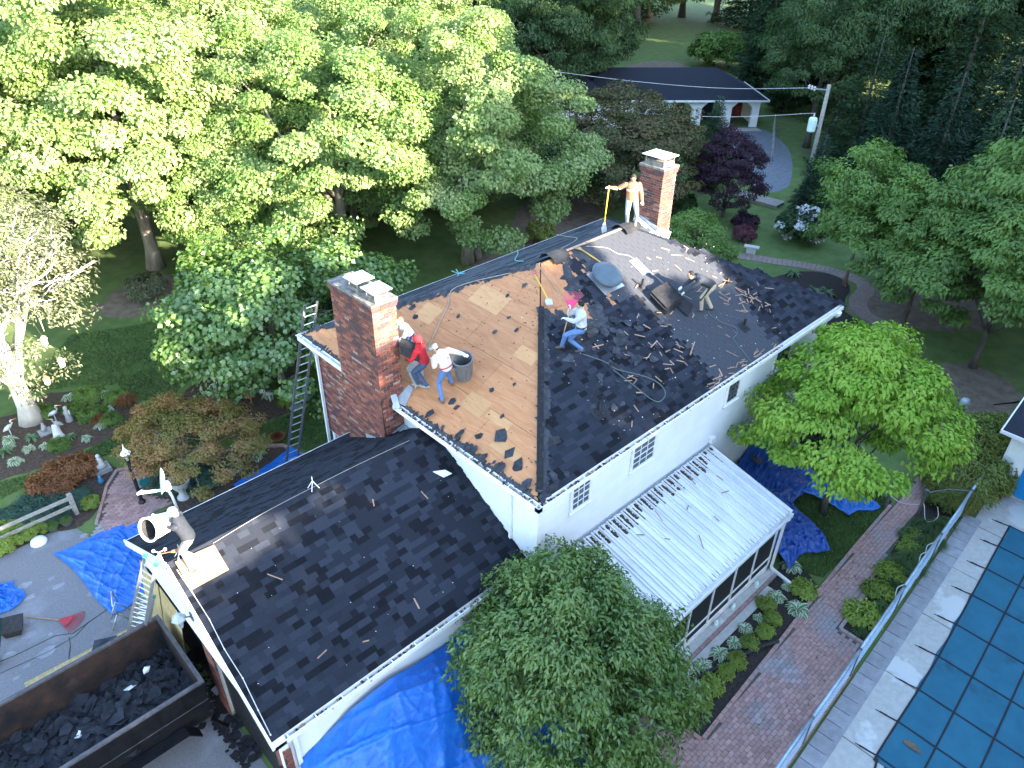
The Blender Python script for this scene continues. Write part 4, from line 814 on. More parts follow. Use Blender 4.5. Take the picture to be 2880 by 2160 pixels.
SPRUCE = Con(conifer_mesh('crown', 31, 11, 3.0, 'leaf_spruce', 30, .28, .34, 26), 11, .22)
CEDAR = Con(conifer_mesh('crown', 32, 9, 2.2, 'leaf_cedar', 34, -.05, .26, 34, .35), 9, .18)
HEML = Con(conifer_mesh('crown', 33, 12, 3.6, 'leaf_cedar', 24, .18, .32, 24, .34), 12, .22)
# ---- trees that stand round the house
plant_tree('dogwood_tree', 'large round leafy green tree standing in front of the screened porch', NEAR, -.55, -1.7, .97, .6)
plant_tree('dogwood_tree', 'bright yellow-green layered tree between the porch and the flower bed path', DOG, 11.05, -2.3, .93, 2.0, sz=1.08)
plant_tree('redbud_tree', 'broad-leaved green tree with heart-shaped leaves left of the big chimney', REDBUD, 1.9, 16.2, 1.05, .4)
plant_tree('japanese_maple', 'low spreading orange-tinged maple behind the lamp post', JMAP, -3.1, 13.5, .88, 1.0)
plant_tree('gnarled_tree', 'sunlit grey-leaved tree with thick pale trunk and hanging birdhouses', SILVER, -6.2, 20.3, 1.0, 2.4)
mp = plant_tree('maple_tree', 'big sunlit maple with twin dark trunk just behind the stripped roof', MAPLE, 15.0, 20.0, 1.1, .3)
b = MB(); limb(b, (0,0,.3), (-1.0,.7,5.2), .24, .12, .05); o = b.build('trunk', 'barkA', None, True); o.parent = mp; o.location = (0,0,.1)
G = 'sunlit maples of the back wood'
ORD = ('leftmost','second','third','fourth','fifth','sixth','seventh','eighth','ninth','tenth','eleventh','twelfth','thirteenth','fourteenth')
def ranked(pts, cuts, what, ranks=('nearest','middle','farthest')):
    """labels that place each tree: rank by distance, order from the left"""
    out = [None]*len(pts); d = [math.hypot(x+9, y+8.5) for x, y in pts]; az = [-math.atan2(y+8.5, x+9) for x, y in pts]; grp = [sum(v > c for c in cuts) for v in d]
    for g in set(grp):
        for k, i in enumerate(sorted((i for i in range(len(pts)) if grp[i] == g), key=lambda i: az[i])): out[i] = '%s, %s of the %s rank%s' % (what, ORD[k], ranks[g], '' if k == 0 else ' from the left')
    return out
ML = ((6.2,27,.75,1),(12.8,27.2,.85,0),(18.6,26,.85,1),(-6,32,.8,0),(21,29,.9,0),(2.6,30.4,1.3,0),(10.2,24.2,1.15,1),(-2.5,34.5,1.2,1),(8,34,1.3,0),(14.5,31,1.2,1),(-14.5,30,.95,0),(1,40,1.35,1),(10,42,1.4,0),(19,40,1.35,1),(-8,38,1.3,0),(5,51,1.5,1),(16,52,1.5,0),(27,50,1.45,1),(23,33.5,1.15,0),(33,43,1.2,1),(-14,33,1.2,1),(24,62,1.6,0),(36,60,1.5,1),(10,62,1.6,1),(30,74,1.7,0),(44,72,1.6,1),(18,74,1.7,1)); LB = ranked([q[:2] for q in ML], (46,60), 'leafy sunlit maple in the wood')
for i, (x, y, s, k) in enumerate(ML):
    plant_tree('maple_tree', LB[i], (MAPLE, MAPLE2)[k], x, y, s, group=G)
OL = ((41,36,.9),(37,35,.85),(46,44,.95),(44,52,1.0),(52,56,1.1)); LB = ranked([q[:2] for q in OL], (500,), 'narrow-leaved green tree left of the far carport', ('only',))
for i, (x, y, s) in enumerate(OL):
    plant_tree('oak_tree', LB[i].replace(' of the only rank', ''), OAK, x, y, s, group='narrow-leaved trees by the shed')
plant_tree('japanese_maple', 'wide dark bronze-green maple behind the rear chimney', JBIG, 28.4, 20.4, 1.22, .2, sz=1.0)
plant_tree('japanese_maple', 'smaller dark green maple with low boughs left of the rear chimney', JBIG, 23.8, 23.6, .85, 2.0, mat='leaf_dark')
plant_tree('purple_maple', 'dark purple-leaved small tree beside the gravel drive', JBIG, 30.8, 14.6, .48, 1.0, mat='leaf_purple', sz=.8)
SL = ((34.9,11.2,.46,0),(41,10,.85,0),(45,13.5,.8,2),(39,6.2,.8,0),(46,5.5,1.0,0),(50,9.5,1.05,2),(44,-.5,1.05,0),(52,1.5,1.2,0),(60,6,1.3,2),(34,2.2,.75,2),(37,-2.5,.95,0),(58,14,1.2,0),(66,16,1.4,0)); LB = ranked([q[:2] for q in SL], (53,61), 'dark spruce in the shaded stand')
for i, (x, y, s, k) in enumerate(SL):
    plant_tree('spruce_tree', LB[i], (SPRUCE, None, HEML)[k], x, y, s, group='dark spruces of the shaded stand')
for x, y, s, l_ in ((56.5,25.5,.95,'feathery green cedar just right of the far carport'),(60,24,1.0,'second feathery cedar right of the far carport'),(64,26,1.1,'third feathery cedar right of the far carport'),(62,31,1.3,'cedar at the right edge of the meadow behind the carport'),(69,34,1.5,'taller cedar farther along the meadow edge'),(76,38.5,1.7,'cedar at the far right corner of the meadow'),(34.9,18.6,.66,'small cedar standing before the carport roof')):
    plant_tree('cedar_tree', l_, CEDAR, x, y, s, group='cedars by the far shed')
RL = ((53,19,.95),(57,12.5,1.1),(63,19,1.2),(66,9,1.25),(48,18.5,.75),(72,18,1.4),(70,28,1.3),(78,30,1.4),(62,4,1.25),(54,-2,1.15)); LB = ranked([q[:2] for q in RL], (72,), 'tall shaded oak on the right', ('nearer','farther'))
for i, (x, y, s) in enumerate(RL):
    plant_tree('oak_tree', LB[i], OAK, x, y, s, group='tall shaded oaks on the right')
plant_tree('young_tree', 'slim light-green young tree with forked trunk by the winding path', SMALL, 27.4, 5.1, 1.15, .5, mat='leaf_shrub')
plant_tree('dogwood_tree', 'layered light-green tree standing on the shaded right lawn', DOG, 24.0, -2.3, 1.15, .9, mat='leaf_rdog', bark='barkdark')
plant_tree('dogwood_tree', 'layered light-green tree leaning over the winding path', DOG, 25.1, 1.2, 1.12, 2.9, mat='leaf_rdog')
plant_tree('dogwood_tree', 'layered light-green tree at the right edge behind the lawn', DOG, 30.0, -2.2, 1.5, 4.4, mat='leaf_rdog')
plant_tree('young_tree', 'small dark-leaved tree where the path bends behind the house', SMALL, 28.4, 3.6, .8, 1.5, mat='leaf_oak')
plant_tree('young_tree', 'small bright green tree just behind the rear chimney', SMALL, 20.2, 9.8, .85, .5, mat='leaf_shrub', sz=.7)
# the far wood closing the view
for i in range(46):
    a = math.radians(8+76*((i*0.618) % 1)); d = 92+((i*37) % 50); x, y = -9+d*math.cos(a), -8.5+d*math.sin(a)
    if i < 8: a = math.radians(24+2.2*i); d = 121+3*(i % 3); x, y = -9+d*math.cos(a), -8.5+d*math.sin(a)
    elif inside((x, y), [(58,30),(66,48),(80,58),(112,80),(140,80),(122,46),(84,36),(68,30)]): continue
    plant_tree('far_tree', 'tree in the far wood closing off the view', (MAPLE, OAK, MAPLE2, HEML)[i % 4], x, y, U(1.4,1.9), group='trees of the far wood', mat=None)
# tall trees on the neighbouring side, behind and to the right of the viewpoint, that shade the yard
for i, (x, top) in enumerate(((-17,11.8),(-13.5,12),(-10,12),(-6.8,12),(-4.2,11.6),(-1.4,12.0),(.4,12.8),(2.4,14.4),(4.2,14.6),(6.6,17),(9.2,17.6),(12,14.6),(15,14.8),(18.2,15.6),(21.5,21),(25,24),(29,25),(33,26),(37,26),(41,27),(46,27),(51,28),(56,28),(62,29))):
    s = top*1.03/11.6; y = -22+U(-1,1) if x < 20 else -22+(x-20)*.12
    plant_tree('boundary_tree', 'tall boundary tree shading the yard from outside the view', MAPLE, x, y, max(.62, min(1.15, s)), group='boundary trees', sz=s)
    plant_tree('sun_block_shrub', 'dense unseen shrub added to block low sun under the tall trees', SMALL, x+1.6, y+.5, 1.25, group='added sun-blocking shrubs', cat='shrub', sz=.95, z=-1.0)  # unseen filler, added so low sun does not pass beneath the crowns
    if x > 14: plant_tree('boundary_tree', 'tall boundary tree shading the yard from outside the view', MAPLE2, x+2, y-6, 1.4, group='boundary trees', sz=(top+1)/10.2)
# ================================================================ shrubs, hostas, hedge
def rosette(name, seed, n, L_, W_, mats, rise=.55, droop=.8, rings=3, edge=None):
    r = np.random.default_rng(seed); b = MB()
    for i in range(n):
        a = i*2.399+r.uniform(-.3,.3); k = i/n; l = L_*(.55+.45*k)*r.uniform(.8,1.15); up = rise*(1.25-k)*r.uniform(.8,1.2); d = Vector((math.cos(a),math.sin(a),0)); s_ = Vector((-d.y,d.x,0)); pts = []
        for j in range(5): t = j/4; pts.append((d*l*t+Vector((0,0,l*(up*t*1.6-droop*t*t)+.02)), W_*math.sin(math.pi*min(1,t*.9+.06))**.8*.5))
        vs = []; 
        for p, w in pts: vs += [p-s_*w+Vector((0,0,w*.25)), p-s_*w*.55+Vector((0,0,w*.1)), p, p+s_*w*.55+Vector((0,0,w*.1)), p+s_*w+Vector((0,0,w*.25))]
        fs = []; mi = []
        for j in range(4):
            for q in range(4):
                b.add([vs[j*5+q],vs[j*5+q+1],vs[(j+1)*5+q+1],vs[(j+1)*5+q]], [(0,1,2,3)], 1 if (edge and q in (0,3)) else 0)
    return b.mesh(name, mats, smooth=False)
M('hosta_green', (.075,.14,.06), (.10,.17,.08), 8, .6); M('hosta_white', (.45,.48,.36), (.36,.42,.28), 8, .6)
HOSTA = [rosette('foliage', 40+i, 34, .40, .12, ['hosta_green','hosta_white'], edge=True) for i in range(3)]
FERN = [rosette('foliage', 50+i, 26, .42, .09, ['hosta_green'], rise=.8, droop=.9) for i in range(2)]
me, _ = crown_mesh('foliage', 61, (.26,.26,.17), 34, 42, .09, .07, .45, 'leaf_lime', flat=.7, inner=.2, droop=.1, upn=.7, low=-.1, amp=.15); LIME = me
me, _ = crown_mesh('foliage', 62, (.5,.5,.4), 60, 60, .15, .10, .45, 'leaf_shrub', flat=.7, inner=.2, low=-.3, amp=.3); SHRUB = me
me, _ = crown_mesh('foliage', 63, (1.0,1.0,.8), 90, 90, .26, .15, .22, 'leaf_hedge', flat=.8, inner=.2, droop=-.2, upn=.7, low=-.5, amp=.15); HEDGE = me
me, _ = crown_mesh('foliage', 64, (.8,.6,.22), 70, 110, .16, .07, .3, 'leaf_juniper', flat=.5, inner=.1, droop=0, low=-.1, amp=.3); JUN = me
def grass_mound(name, seed, n, L_, mat='leaf_grass'):
    r = np.random.default_rng(seed); a = r.uniform(0,6.283,n); k = r.uniform(.15,1,n); l = L_*r.uniform(.7,1.2,n); d = np.stack([np.cos(a),np.sin(a),0*a],1); s_ = np.stack([-d[:,1],d[:,0],0*a],1)*.012
    base = d*(k*.08)[:,None]; m = base+d*(l*k*.5)[:,None]+np.array([0,0,1])*(l*(1-k*.45)*.8)[:,None]; t = base+d*(l*k*1.0)[:,None]+np.array([0,0,1])*(l*(1-k*.9)*.75)[:,None]
    V = np.stack([base-s_,base+s_,m+s_*.8,m-s_*.8,t],1).reshape(-1,3); F = ((np.arange(n)*5)[:,None,None]+np.array([[0,1,2],[0,2,3],[3,2,4]])[None]).reshape(-1,3); return npmesh(name, V, F, mat, np.repeat(r.uniform(size=n),3))
LIRI = [grass_mound('foliage', 70+i, 420, .42) for i in range(2)]
def plant(name, label, me, x, y, s=1.0, z=0.0, cat='plant', group=None, mat=None, sz=None):
    o = piece(name, me, None, (x, y, z), (0, 0, U(0, 6.28)), (s, s, sz or s), mat); return tag(o, label, cat, group)
HL_ = ['striped hosta beside the dark tarp at the porch corner','striped hosta along the downspout leg','big striped hosta at the bed corner by the brick path','small striped hosta under the yellow-green shrub','plain hosta nearest the porch curb','second hosta along the porch curb','third hosta along the porch curb','hosta just above the black drain pipe','hosta where the drain pipe ends','hosta below the porch downspout','hosta at the near end of the porch bed']
for (x, y), l_, s in zip(((8.08,-2.84),(6.69,-3.14),(6.74,-3.79),(7.31,-3.17),(5.70,-3.19),(5.10,-3.13),(4.47,-3.19),(3.89,-3.12),(3.27,-3.03),(2.60,-3.21),(2.10,-3.29)), HL_, (1.15,1.05,1.25,.7,.62,.85,.85,1,.95,1,.9)): plant('hosta', l_, random.choice(HOSTA), x, y, s, cat='hosta', group='hostas of the porch bed')
for i, ((x, y), s) in enumerate(zip(((7.48,-3.57),(6.23,-3.09),(5.88,-3.50),(5.35,-3.57),(4.73,-3.50),(4.00,-3.59),(3.50,-3.59),(2.91,-3.56),(2.33,-3.59)), (1.25,.9,.85,.85,.85,.9,.85,1,1.05))): plant('lime_shrub', ('largest yellow-green mound shrub in the porch bed' if i == 0 else 'small yellow-green mound shrub in the porch bed row'), LIME, x, y, s, .1, 'shrub', 'yellow-green mounds of the porch bed')
for i, (x, y, s) in enumerate(((9.86,-5.06,1.5),(8.95,-5.09,1.45),(7.83,-5.16,1.7),(11.3,-4.95,1.2),(11.9,-4.85,1.1))): plant('lime_shrub', ('yellow-green shrub by the fence, third from the bed\'s near end','yellow-green shrub by the fence, second from the bed\'s near end','yellow-green shrub at the near end of the fence bed','yellow-green shrub among grasses by the pool fence','farther yellow-green shrub among grasses by the pool fence')[i], LIME, x, y, s, .12, 'shrub', 'yellow-green shrubs along the pool fence')
for i, (x, y, s) in enumerate(((10.9,-5.15,1.1),(10.4,-5.0,1.1),(11.3,-5.3,1.1),(11.8,-5.15,1.2),(12.3,-5.05,1.2),(12.6,-4.8,1),(12.9,-5.2,1.1),(9.5,-5.35,.9),(8.4,-5.4,.9),(9.1,-5.35,.7),(10.1,-5.4,.9),(7.3,-5.35,.6),(13.3,-5.3,.9),(11.9,-4.65,.8),(12.2,-5.45,.9),(10.7,-5.5,.8))): plant('grass_mound', 'dark arching grass clump along the pool fence', LIRI[i % 2], x, y, s, 0, 'grass clump', 'grass clumps along the pool fence')
for i, (x, y, s) in enumerate(((15.2,-5.05,1.0),(15.9,-4.9,1.15),(16.7,-4.85,1.2),(17.5,-4.8,1.15),(18.3,-4.9,1.05),(14.6,-4.95,.75),(16.2,-5.55,.7))): plant('hedge_shrub', ('glossy yellow-green hedge bush by the pool shed, %s' % ('second from the gate','third from the gate','fourth from the gate','fifth from the gate','farthest from the gate','first and smallest','low one under the fence rail')[i]), HEDGE, x, y, s, .55*s, 'hedge', 'hedge bushes beside the pool shed')
# behind the house
for i in range(30): x, y = U(15,24), U(1.2,7.5); plant('daylily', 'dark strappy plant in the shaded bed behind the house', random.choice(LIRI), x, y, U(1.0,1.8), 0, 'plant', 'plants of the shaded bed behind the house')
for i in range(12): x, y = U(20,27), U(5,9); plant('fern', 'low fern in the shaded bed by the winding path', random.choice(FERN), x, y, U(1,1.6), 0, 'fern', 'ferns by the winding path')
for x, y, s, m_, l_ in ((18.5,4.5,2.0,'leaf_shrub','bright green bush peeping over the rear roof corner'),(17.2,1.2,1.5,'leaf_dark','dark bush in the shaded bed near the house corner'),(21.5,7.2,1.6,'leaf_dark','dark bush beside the far bend of the path'),(13.4,-.3,1.6,'leaf_dark','dark bush against the house wall by the tarp'),(28.6,11.8,1.1,'flower_pink','low pinkish bush near the small stone seat'),(30.0,12.6,1.3,'leaf_purple','dark purple bush behind the pinkish bush'),(29.5,16.8,1.6,'leaf_dark','dark bush at the foot of the purple maple'),(68,40,5.0,'leaf_shrub','pale green bush at the edge of the meadow'),(20,19.5,1.5,'leaf_hedge','yellowish bush on the bare soil behind the roof'),(2.6,21.5,2.6,'leaf_dark','dark bush behind the broad-leaved tree'),(7.5,18.2,2.4,'leaf_dark','dark evergreen bush behind the big chimney'),(5.6,19.5,2.0,'leaf_dark','second dark evergreen bush behind the big chimney'),(1.0,27.3,1.6,'leaf_silver','pale spiky bush by the large back trunk'),(3.8,26.2,1.8,'leaf_dark','dark bush at the foot of the large back trunk')): plant('bush', l_, SHRUB, x, y, s, .35*s, 'bush', mat=m_)
wf_ = plant('flowering_bush', 'white-flowering bush at the edge of the dark spruces', SHRUB, 31.0, 9.6, 2.4, .9, 'bush', mat='leaf_dark'); me, _ = crown_mesh('blossom', 66, (.55,.55,.45), 26, 16, .14, .08, .9, 'flower_white', low=-.4); o = bpy.data.objects.new('blossom', me); link(o, wf_)
# left garden
GP = [(-5.76,20.43,1.1),(-4.09,20.43,1.3),(-4.44,19.08,1.2),(-3.87,19.10,1),(-4.07,18.21,1),(-4.47,18.19,1),(-5.10,17.76,.9),(-5.48,18.23,.8),(-5.98,17.96,.9),(-6.34,18.29,.9),(-6.52,19.07,1),(-7.16,19.53,1.2),(-7.48,18.87,1.2),(-7.35,18.06,1.2),(-7.26,19.14,1),(-3.6,20.2,1.1),(-4.7,20.9,1.2),(-3.4,19.6,1),(-6.8,18.5,1),(-4.9,19.9,.8)]
for i, (x, y, s) in enumerate(GP): k_ = random.choice((0,1,2)); plant('perennial', ('striped hosta clump in the statue bed','arching fern-like clump in the statue bed','rounded leafy clump in the statue bed')[k_], (HOSTA[0],FERN[0],SHRUB)[k_], x, y, s*.75, .05, 'plant', ('hostas','ferns','leafy clumps')[k_]+' of the statue bed')
plant('dead_clump', 'dry brown grass clump at the right end of the statue bed', LIRI[0], -3.15, 19.05, 1.2, 0, 'plant', mat='leaf_rust'); plant('dead_clump', 'dry brown grass clump in front of the statue bed', LIRI[1], -4.35, 18.5, 1.0, 0, 'plant', mat='leaf_rust')
for i in range(16): x, y = U(-1.4,2.8), U(14.9,18.0); plant('perennial', 'shade perennial under the broad-leaved tree', random.choice(HOSTA+FERN+LIRI), x, y, U(.8,1.3), 0, 'plant', 'shade perennials under the broad-leaved tree')
for i, (x, y) in enumerate(((2.2,15.2),(2.6,15.5),(1.9,14.9),(2.9,15.9),(3.1,16.5),(1.4,14.8))): plant('daylily', 'yellow-green daylily clump beside the stepping stones', LIRI[i % 2], x, y, 1.1, 0, 'plant', 'daylilies by the stepping stones', mat='leaf_lime')
for i, (x, y, s) in enumerate(((-7.0,15.7,1.1),(-6.3,16.0,1.2),(-5.8,15.9,1.0),(-6.7,15.3,.9))): plant('rust_shrub', 'low rust-leaved shrub beside the brick patio', SHRUB, x, y, s, .25, 'shrub', 'rust-leaved shrubs by the patio', mat='leaf_rust')
for i, (x, y, s) in enumerate(((-7.9,15.0,1.1),(-7.2,14.7,1.2),(-8.7,14.8,1.2),(-6.6,14.5,.8))): plant('juniper', 'spreading blue-green juniper behind the rail fence', JUN, x, y, s, .12, 'shrub', 'junipers behind the rail fence')
for i, (x, y, s) in enumerate(((-3.9,13.4,1.0),(-3.2,12.9,1.1),(-2.6,13.0,1.0))): plant('juniper', 'spreading blue-green juniper between lamp post and urn', JUN, x, y, s, .12, 'shrub', 'junipers beside the urn')
for x, y, s, l_ in ((-2.0,12.6,1.25,'large striped hosta left of the pink flowers by the rear eave'),(-1.1,12.75,1.2,'large striped hosta right of the pink flowers by the rear eave'),(-1.7,13.15,1.0,'striped hosta behind the pink flowers by the rear eave')): plant('hosta', l_, HOSTA[0], x, y, s, cat='hosta')
plant('flower_clump', 'deep pink flowers among the hostas by the rear eave', SHRUB, -1.5, 12.75, .55, .3, 'flowers', mat='flower_pink')
plant('striped_grass', 'striped grass growing in the white pedestal urn', FERN[0], -3.85, 12.4, .85, .64, 'plant', mat='leaf_hosta'); plant('pot_greens', 'green plant in the left dark planter', SHRUB, -7.45, 13.66, .3, .2, 'plant'); plant('pot_greens', 'green plant in the right dark planter', SHRUB, -7.05, 13.62, .3, .2, 'plant')
plant('spiky_plant', 'spiky reddish plant in the rusty bowl', LIRI[1], -.05, 13.1, .7, .08, 'plant', mat='leaf_rust')
for i, (x, y, s) in enumerate(((-8.8,13.85,.7),(-8.2,13.85,.5),(-7.83,13.9,.55),(-8.5,14.4,.7),(-9.3,14.2,.8),(-6.2,14.0,.5))): plant('groundcover_clump', 'bright green clump under the rail fence', SHRUB, x, y, s, .15, 'plant', 'green clumps under the rail fence', mat='leaf_lime')
for i in range(7):  # bare red twigs rising from the shade
    b = MB(); x, y = 4.0+U(-.5,.5), 19.0+U(-.5,.5); limb(b, (x,y,0), (x+U(-.5,.5),y+U(-.5,.5),U(3.2,4.6)), .03, .008, .03); b.build('bare_stem', 'redtwig', None, True, label='bare red stem standing behind the broad-leaved tree', cat='stem', group='bare red stems behind the broad-leaved tree')
tw = MB()           # grey dead twigs of the pale-trunked tree
for i in range(46):
    a, e = U(0,6.28), U(-.25,.9); c = Vector((-5.9+2.7*math.cos(a)*math.cos(e),20.1+2.7*math.sin(a)*math.cos(e),5.2+3.3*math.sin(e))); d = (c-Vector((-6.1,20.2,4.0))).normalized(); p = c-d*1.0
    q = limb(tw, p, c+d*U(.3,.9)+Vector((0,0,U(-.4,.2))), .03, .01, .12, 5, 5)
    for j in range(3): s0 = q[random.choice((2,3,4))]; limb(tw, s0, s0+Vector((U(-.6,.6),U(-.6,.6),U(-.3,.5))), .014, .005, .1, 4, 4)
tw.build('dead_twigs', 'twig', None, True, label='tangle of bare pale twigs through the grey-leaved tree', cat='twigs', kind='stuff')
b = MB()            # weeds in the brick joints
r = np.random.default_rng(99); 
for i in range(46):
    x, y = U(2.2,10.5), 0; y = U(-5.7,-4.3) if x < 6.9 else U(-4.75,-3.95)
    for k in range(7): a = U(0,6.28); l = U(.03,.08); b.add([(x,y,.03),(x+.012*math.cos(a+1.5),y+.012*math.sin(a+1.5),.03),(x+l*math.cos(a),y+l*math.sin(a),.03+l*.5)], [(0,1,2)])
M('weed', (.05,.11,.03), (.08,.14,.04), 9, .9); b.build('joint_weeds', 'weed', None, label='small weeds growing in the brick path joints', cat='weeds', kind='stuff')
# ================================================================ roof tools, debris
def strip_mesh(i): b = MB(); L_ = (.22,.32,.42,.30)[i]; b.box((0,0,.006), (L_*.92,.027+.006*(i % 2),.01)); return b.mesh('wood_strip', 'lumber')
STRIP = [strip_mesh(i) for i in range(4)]
def strip(x, y, fpt, nrm, h=.012, label='splintered wood strip lying on the shingled roof', group='wood strips scattered over the roof', a=None):
    o = piece('wood_strip', random.choice(STRIP), None, fpt(x, y, h)); q = Vector(nrm).to_track_quat('Z', 'Y').to_matrix() @ Matrix.Rotation(U(0, 3.14) if a is None else a, 3, 'Z') @ Matrix.Rotation(U(-.05,.12), 3, 'Y'); o.rotation_euler = q.to_euler()
    o.scale = (U(.55,1.15),U(.7,1.2),1); return tag(o, label, 'wood strip', group)
for i in range(32): strip(U(4.4,7.4), U(.9,2.9), on_cd, cdN, label='splintered wood strip among the scraps below the round fan', group='wood strips below the round fan')
for i in range(12): strip(U(3.2,9.5), U(.25,1.4), on_cd, cdN, label='stray wood strip low on the dark roof slope', group='stray wood strips low on the slope')
for i in range(18): strip(U(7.2,10.4), U(1.2,4.2), on_cd, cdN, label='wood strip on the smooth grey roof band', group='wood strips on the smooth grey band')
for i in range(32):
    t = random.gauss(0, .45); strip(10.6+t*.55+random.gauss(0,.25), 1.75-t*.9+random.gauss(0,.3), on_cd, cdN, .012+.02*(i % 4), 'pale wood strip in the tangled heap near the far eave', 'wood strips heaped near the far eave')
for i in range(8): strip(U(9.6,12.6), U(.6,2.6), on_cd, cdN, .012, label='lone wood strip near the far roof corner', group='lone wood strips near the far corner')
for i in range(26): strip(U(6.8,10.4), U(.12,.28), on_cd, cdN, .03, 'wood strip caught along the long gutter', 'wood strips caught along the gutter', U(-.4,.4))
for x, y in ((-2.1,3.4),(-4.9,1.4),(-4.0,1.15),(-.9,3.0),(-4.9,3.1),(-2.6,1.2)): strip(x, y, on_wn, wnN, .014, 'small wood strip lying on the garage wing roof', 'wood strips on the garage wing roof')
on_po = lambda x, y, h=0: Vector((x, y, PZE+sl*(y-PYE)+h+.05))
for x, y in ((3.9,-1.0),(4.3,-.4),(5.2,-.7),(6.1,-.2),(6.6,-1.0),(4.6,-1.6),(5.6,-1.4),(3.4,-.5),(6.9,-.6)): strip(x, y, on_po, (0,-sl,1), .0, 'wood strip fallen on the white porch roof', 'wood strips on the porch roof')
def scrap_thing(x, y, fpt, nrm, size, label, group, h=.012, name='shingle_scrap'):
    b = MB(); P = [fpt(x+px, y+py, h) for px, py in scrap_poly(random.choice((4,5,6)), size, 1.3)]; c = sum(P, Vector())/len(P); R_ = Matrix.Rotation(U(-.25,.25), 3, 'X') @ Matrix.Rotation(U(-.2,.2), 3, 'Y'); P = [c+R_ @ (p-c) for p in P]
    b.slab3(P, .006, nrm); b.build(name, 'scrap', None, label=label, cat='shingle scrap', group=group)
for i in range(36): scrap_thing(random.gauss(5.4,.42), random.gauss(2.35,.4), on_cd, cdN, U(.07,.2), 'torn shingle scrap in the pile beside the man with the rake', 'shingle scraps beside the man with the rake', .012+.014*(i % 4))
for i in range(16): scrap_thing(U(3.0,6.8), U(.5,2.0), on_cd, cdN, U(.06,.15), 'loose torn shingle scrap low on the dark roof slope', 'loose shingle scraps low on the slope')
for x, y, s in ((.9,2.1,.22),(.55,2.6,.12),(.85,4.0,.12),(.8,3.75,.1),(2.9,4.6,.1),(3.2,4.1,.08),(1.6,3.3,.08),(.6,1.6,.2),(.5,1.2,.16),(2.2,7.2,.12),(2.4,7.6,.13),(3.9,5.2,.08),(4.4,5.0,.1),(2.0,2.9,.07),(1.2,2.5,.07),(2.8,6.0,.06),(.4,3.1,.1),(3.4,4.6,.06)):
    scrap_thing(x, y, on_hip, hipN, s, 'torn shingle scrap left on the bare plywood', 'shingle scraps on the bare plywood')
for i in range(28): scrap_thing(.15+abs(random.gauss(0,.06)), random.choice((U(.6,4.6),random.gauss(2.5,.5),random.gauss(1.9,.7))), on_hip, hipN, U(.06,.14), 'dark shingle scrap piled along the plywood eave gutter', 'shingle scraps piled along the eave', .01+.03*(i % 4))
for x, y, s in ((.9,.42,.14),(1.2,.3,.1),(.6,.25,.22),(1.5,1.0,.2),(3.6,2.55,.2)): scrap_thing(x, y, on_cd, cdN, s, 'loose torn shingle piece at the near corner of the roof', 'shingle pieces at the near roof corner')
b = MB()
for i in range(240):
    x, y = U(.4,5), 0; y = U(x+.1, min(HW-x-.1, 9.5)); s_ = U(.01,.03); b.box(on_hip(x, y, .006), (s_,s_*U(.5,2),.006), 0, Euler((0,-aHS,U(0,3))).to_matrix())
for i in range(420): x = U(3,11.5); y = U(.2,4.2); s_ = U(.008,.028); b.box(on_cd(x, y, .012), (s_*U(.6,2),s_,.006), random.choice((0,1,1,2)), Euler((aHS,0,U(0,3))).to_matrix())
for i in range(26): x = U(-6.3,-.2); y = U(.8,4.2); s_ = U(.005,.014); b.box(on_wn(x, y, .012), (s_*U(.6,2),s_,.006), random.choice((1,2)), Euler((0,0,U(0,3))).to_matrix())
b.build('roof_crumbs', ['scrap','lumber','paper'], None, label='small crumbs of shingle and wood strewn over the roofs', cat='debris', kind='stuff')
gd = MB()
for i in range(420):
    if i < 240: p = Vector((U(.2,10.5),U(.03,.1),HE-.06+U(0,.05)))
    elif i < 330: p = Vector((U(.03,.1),U(.1,5.2),HE-.05+U(0,.06)))
    else: p = Vector((U(-6.3,0),GYN+U(.03,.1),GZE-.07+U(0,.04)))
    s_ = U(.015,.05); gd.box(p, (s_*2,s_,.02), random.choice((0,1,2)), Euler((U(-.4,.4),U(-.4,.4),U(0,3))).to_matrix())
gd.build('gutter_debris', ['litter','scrap','lumber'], None, label='leaves and shingle crumbs filling the gutters', cat='debris', kind='stuff')
def cord(name, pts, r, mat, label, cat='rope', group=None, n=5):
    pp = [Vector(p) for p in pts]; out = []
    for i in range(len(pp)-1):
        a, b_, c, d = (pp[max(0, min(len(pp)-1, i+j-1))] for j in range(4))
        for t in np.linspace(0, 1, n, endpoint=False): out.append(0.5*((2*b_)+(-a+c)*t+(2*a-5*b_+4*c-d)*t*t+(-a+3*b_-3*c+d)*t**3))
    out.append(pp[-1]); b = MB(); b.tube(out, r, 6); return b.build(name, mat, None, True, label, cat, group)
cdp = lambda L_, h=.02: [on_cd(x, y, h) for x, y in L_]; hpp = lambda L_, h=.02: [on_hip(x, y, h) for x, y in L_]
cord('air_hose', cdp([(4.04,2.47),(4.44,2.05),(4.59,1.74),(4.98,1.41),(5.29,1.12),(5.42,.83),(5.31,.6),(4.97,.53),(4.8,.71),(4.68,1.15),(4.57,1.5),(4.5,1.74)]), .014, 'hose_green', 'grey-green hose looping below the man with the rake', 'hose')
cord('air_hose', cdp([(9.07,1.99),(8.92,1.76),(9.09,1.4),(9.35,1.12),(9.2,.96),(8.9,.86),(8.82,.4),(8.78,.12)]), .013, 'hose_green', 'thin hose running from the bending man down to the gutter', 'hose')
cord('safety_rope', cdp([(7.0,5.1),(7.6,4.83),(7.8,4.53),(8.13,4.3),(8.27,3.77),(8.34,3.4),(8.5,2.9),(8.8,2.4)]), .01, 'rope', 'pale rope trailing over the ridge past the square flashing')
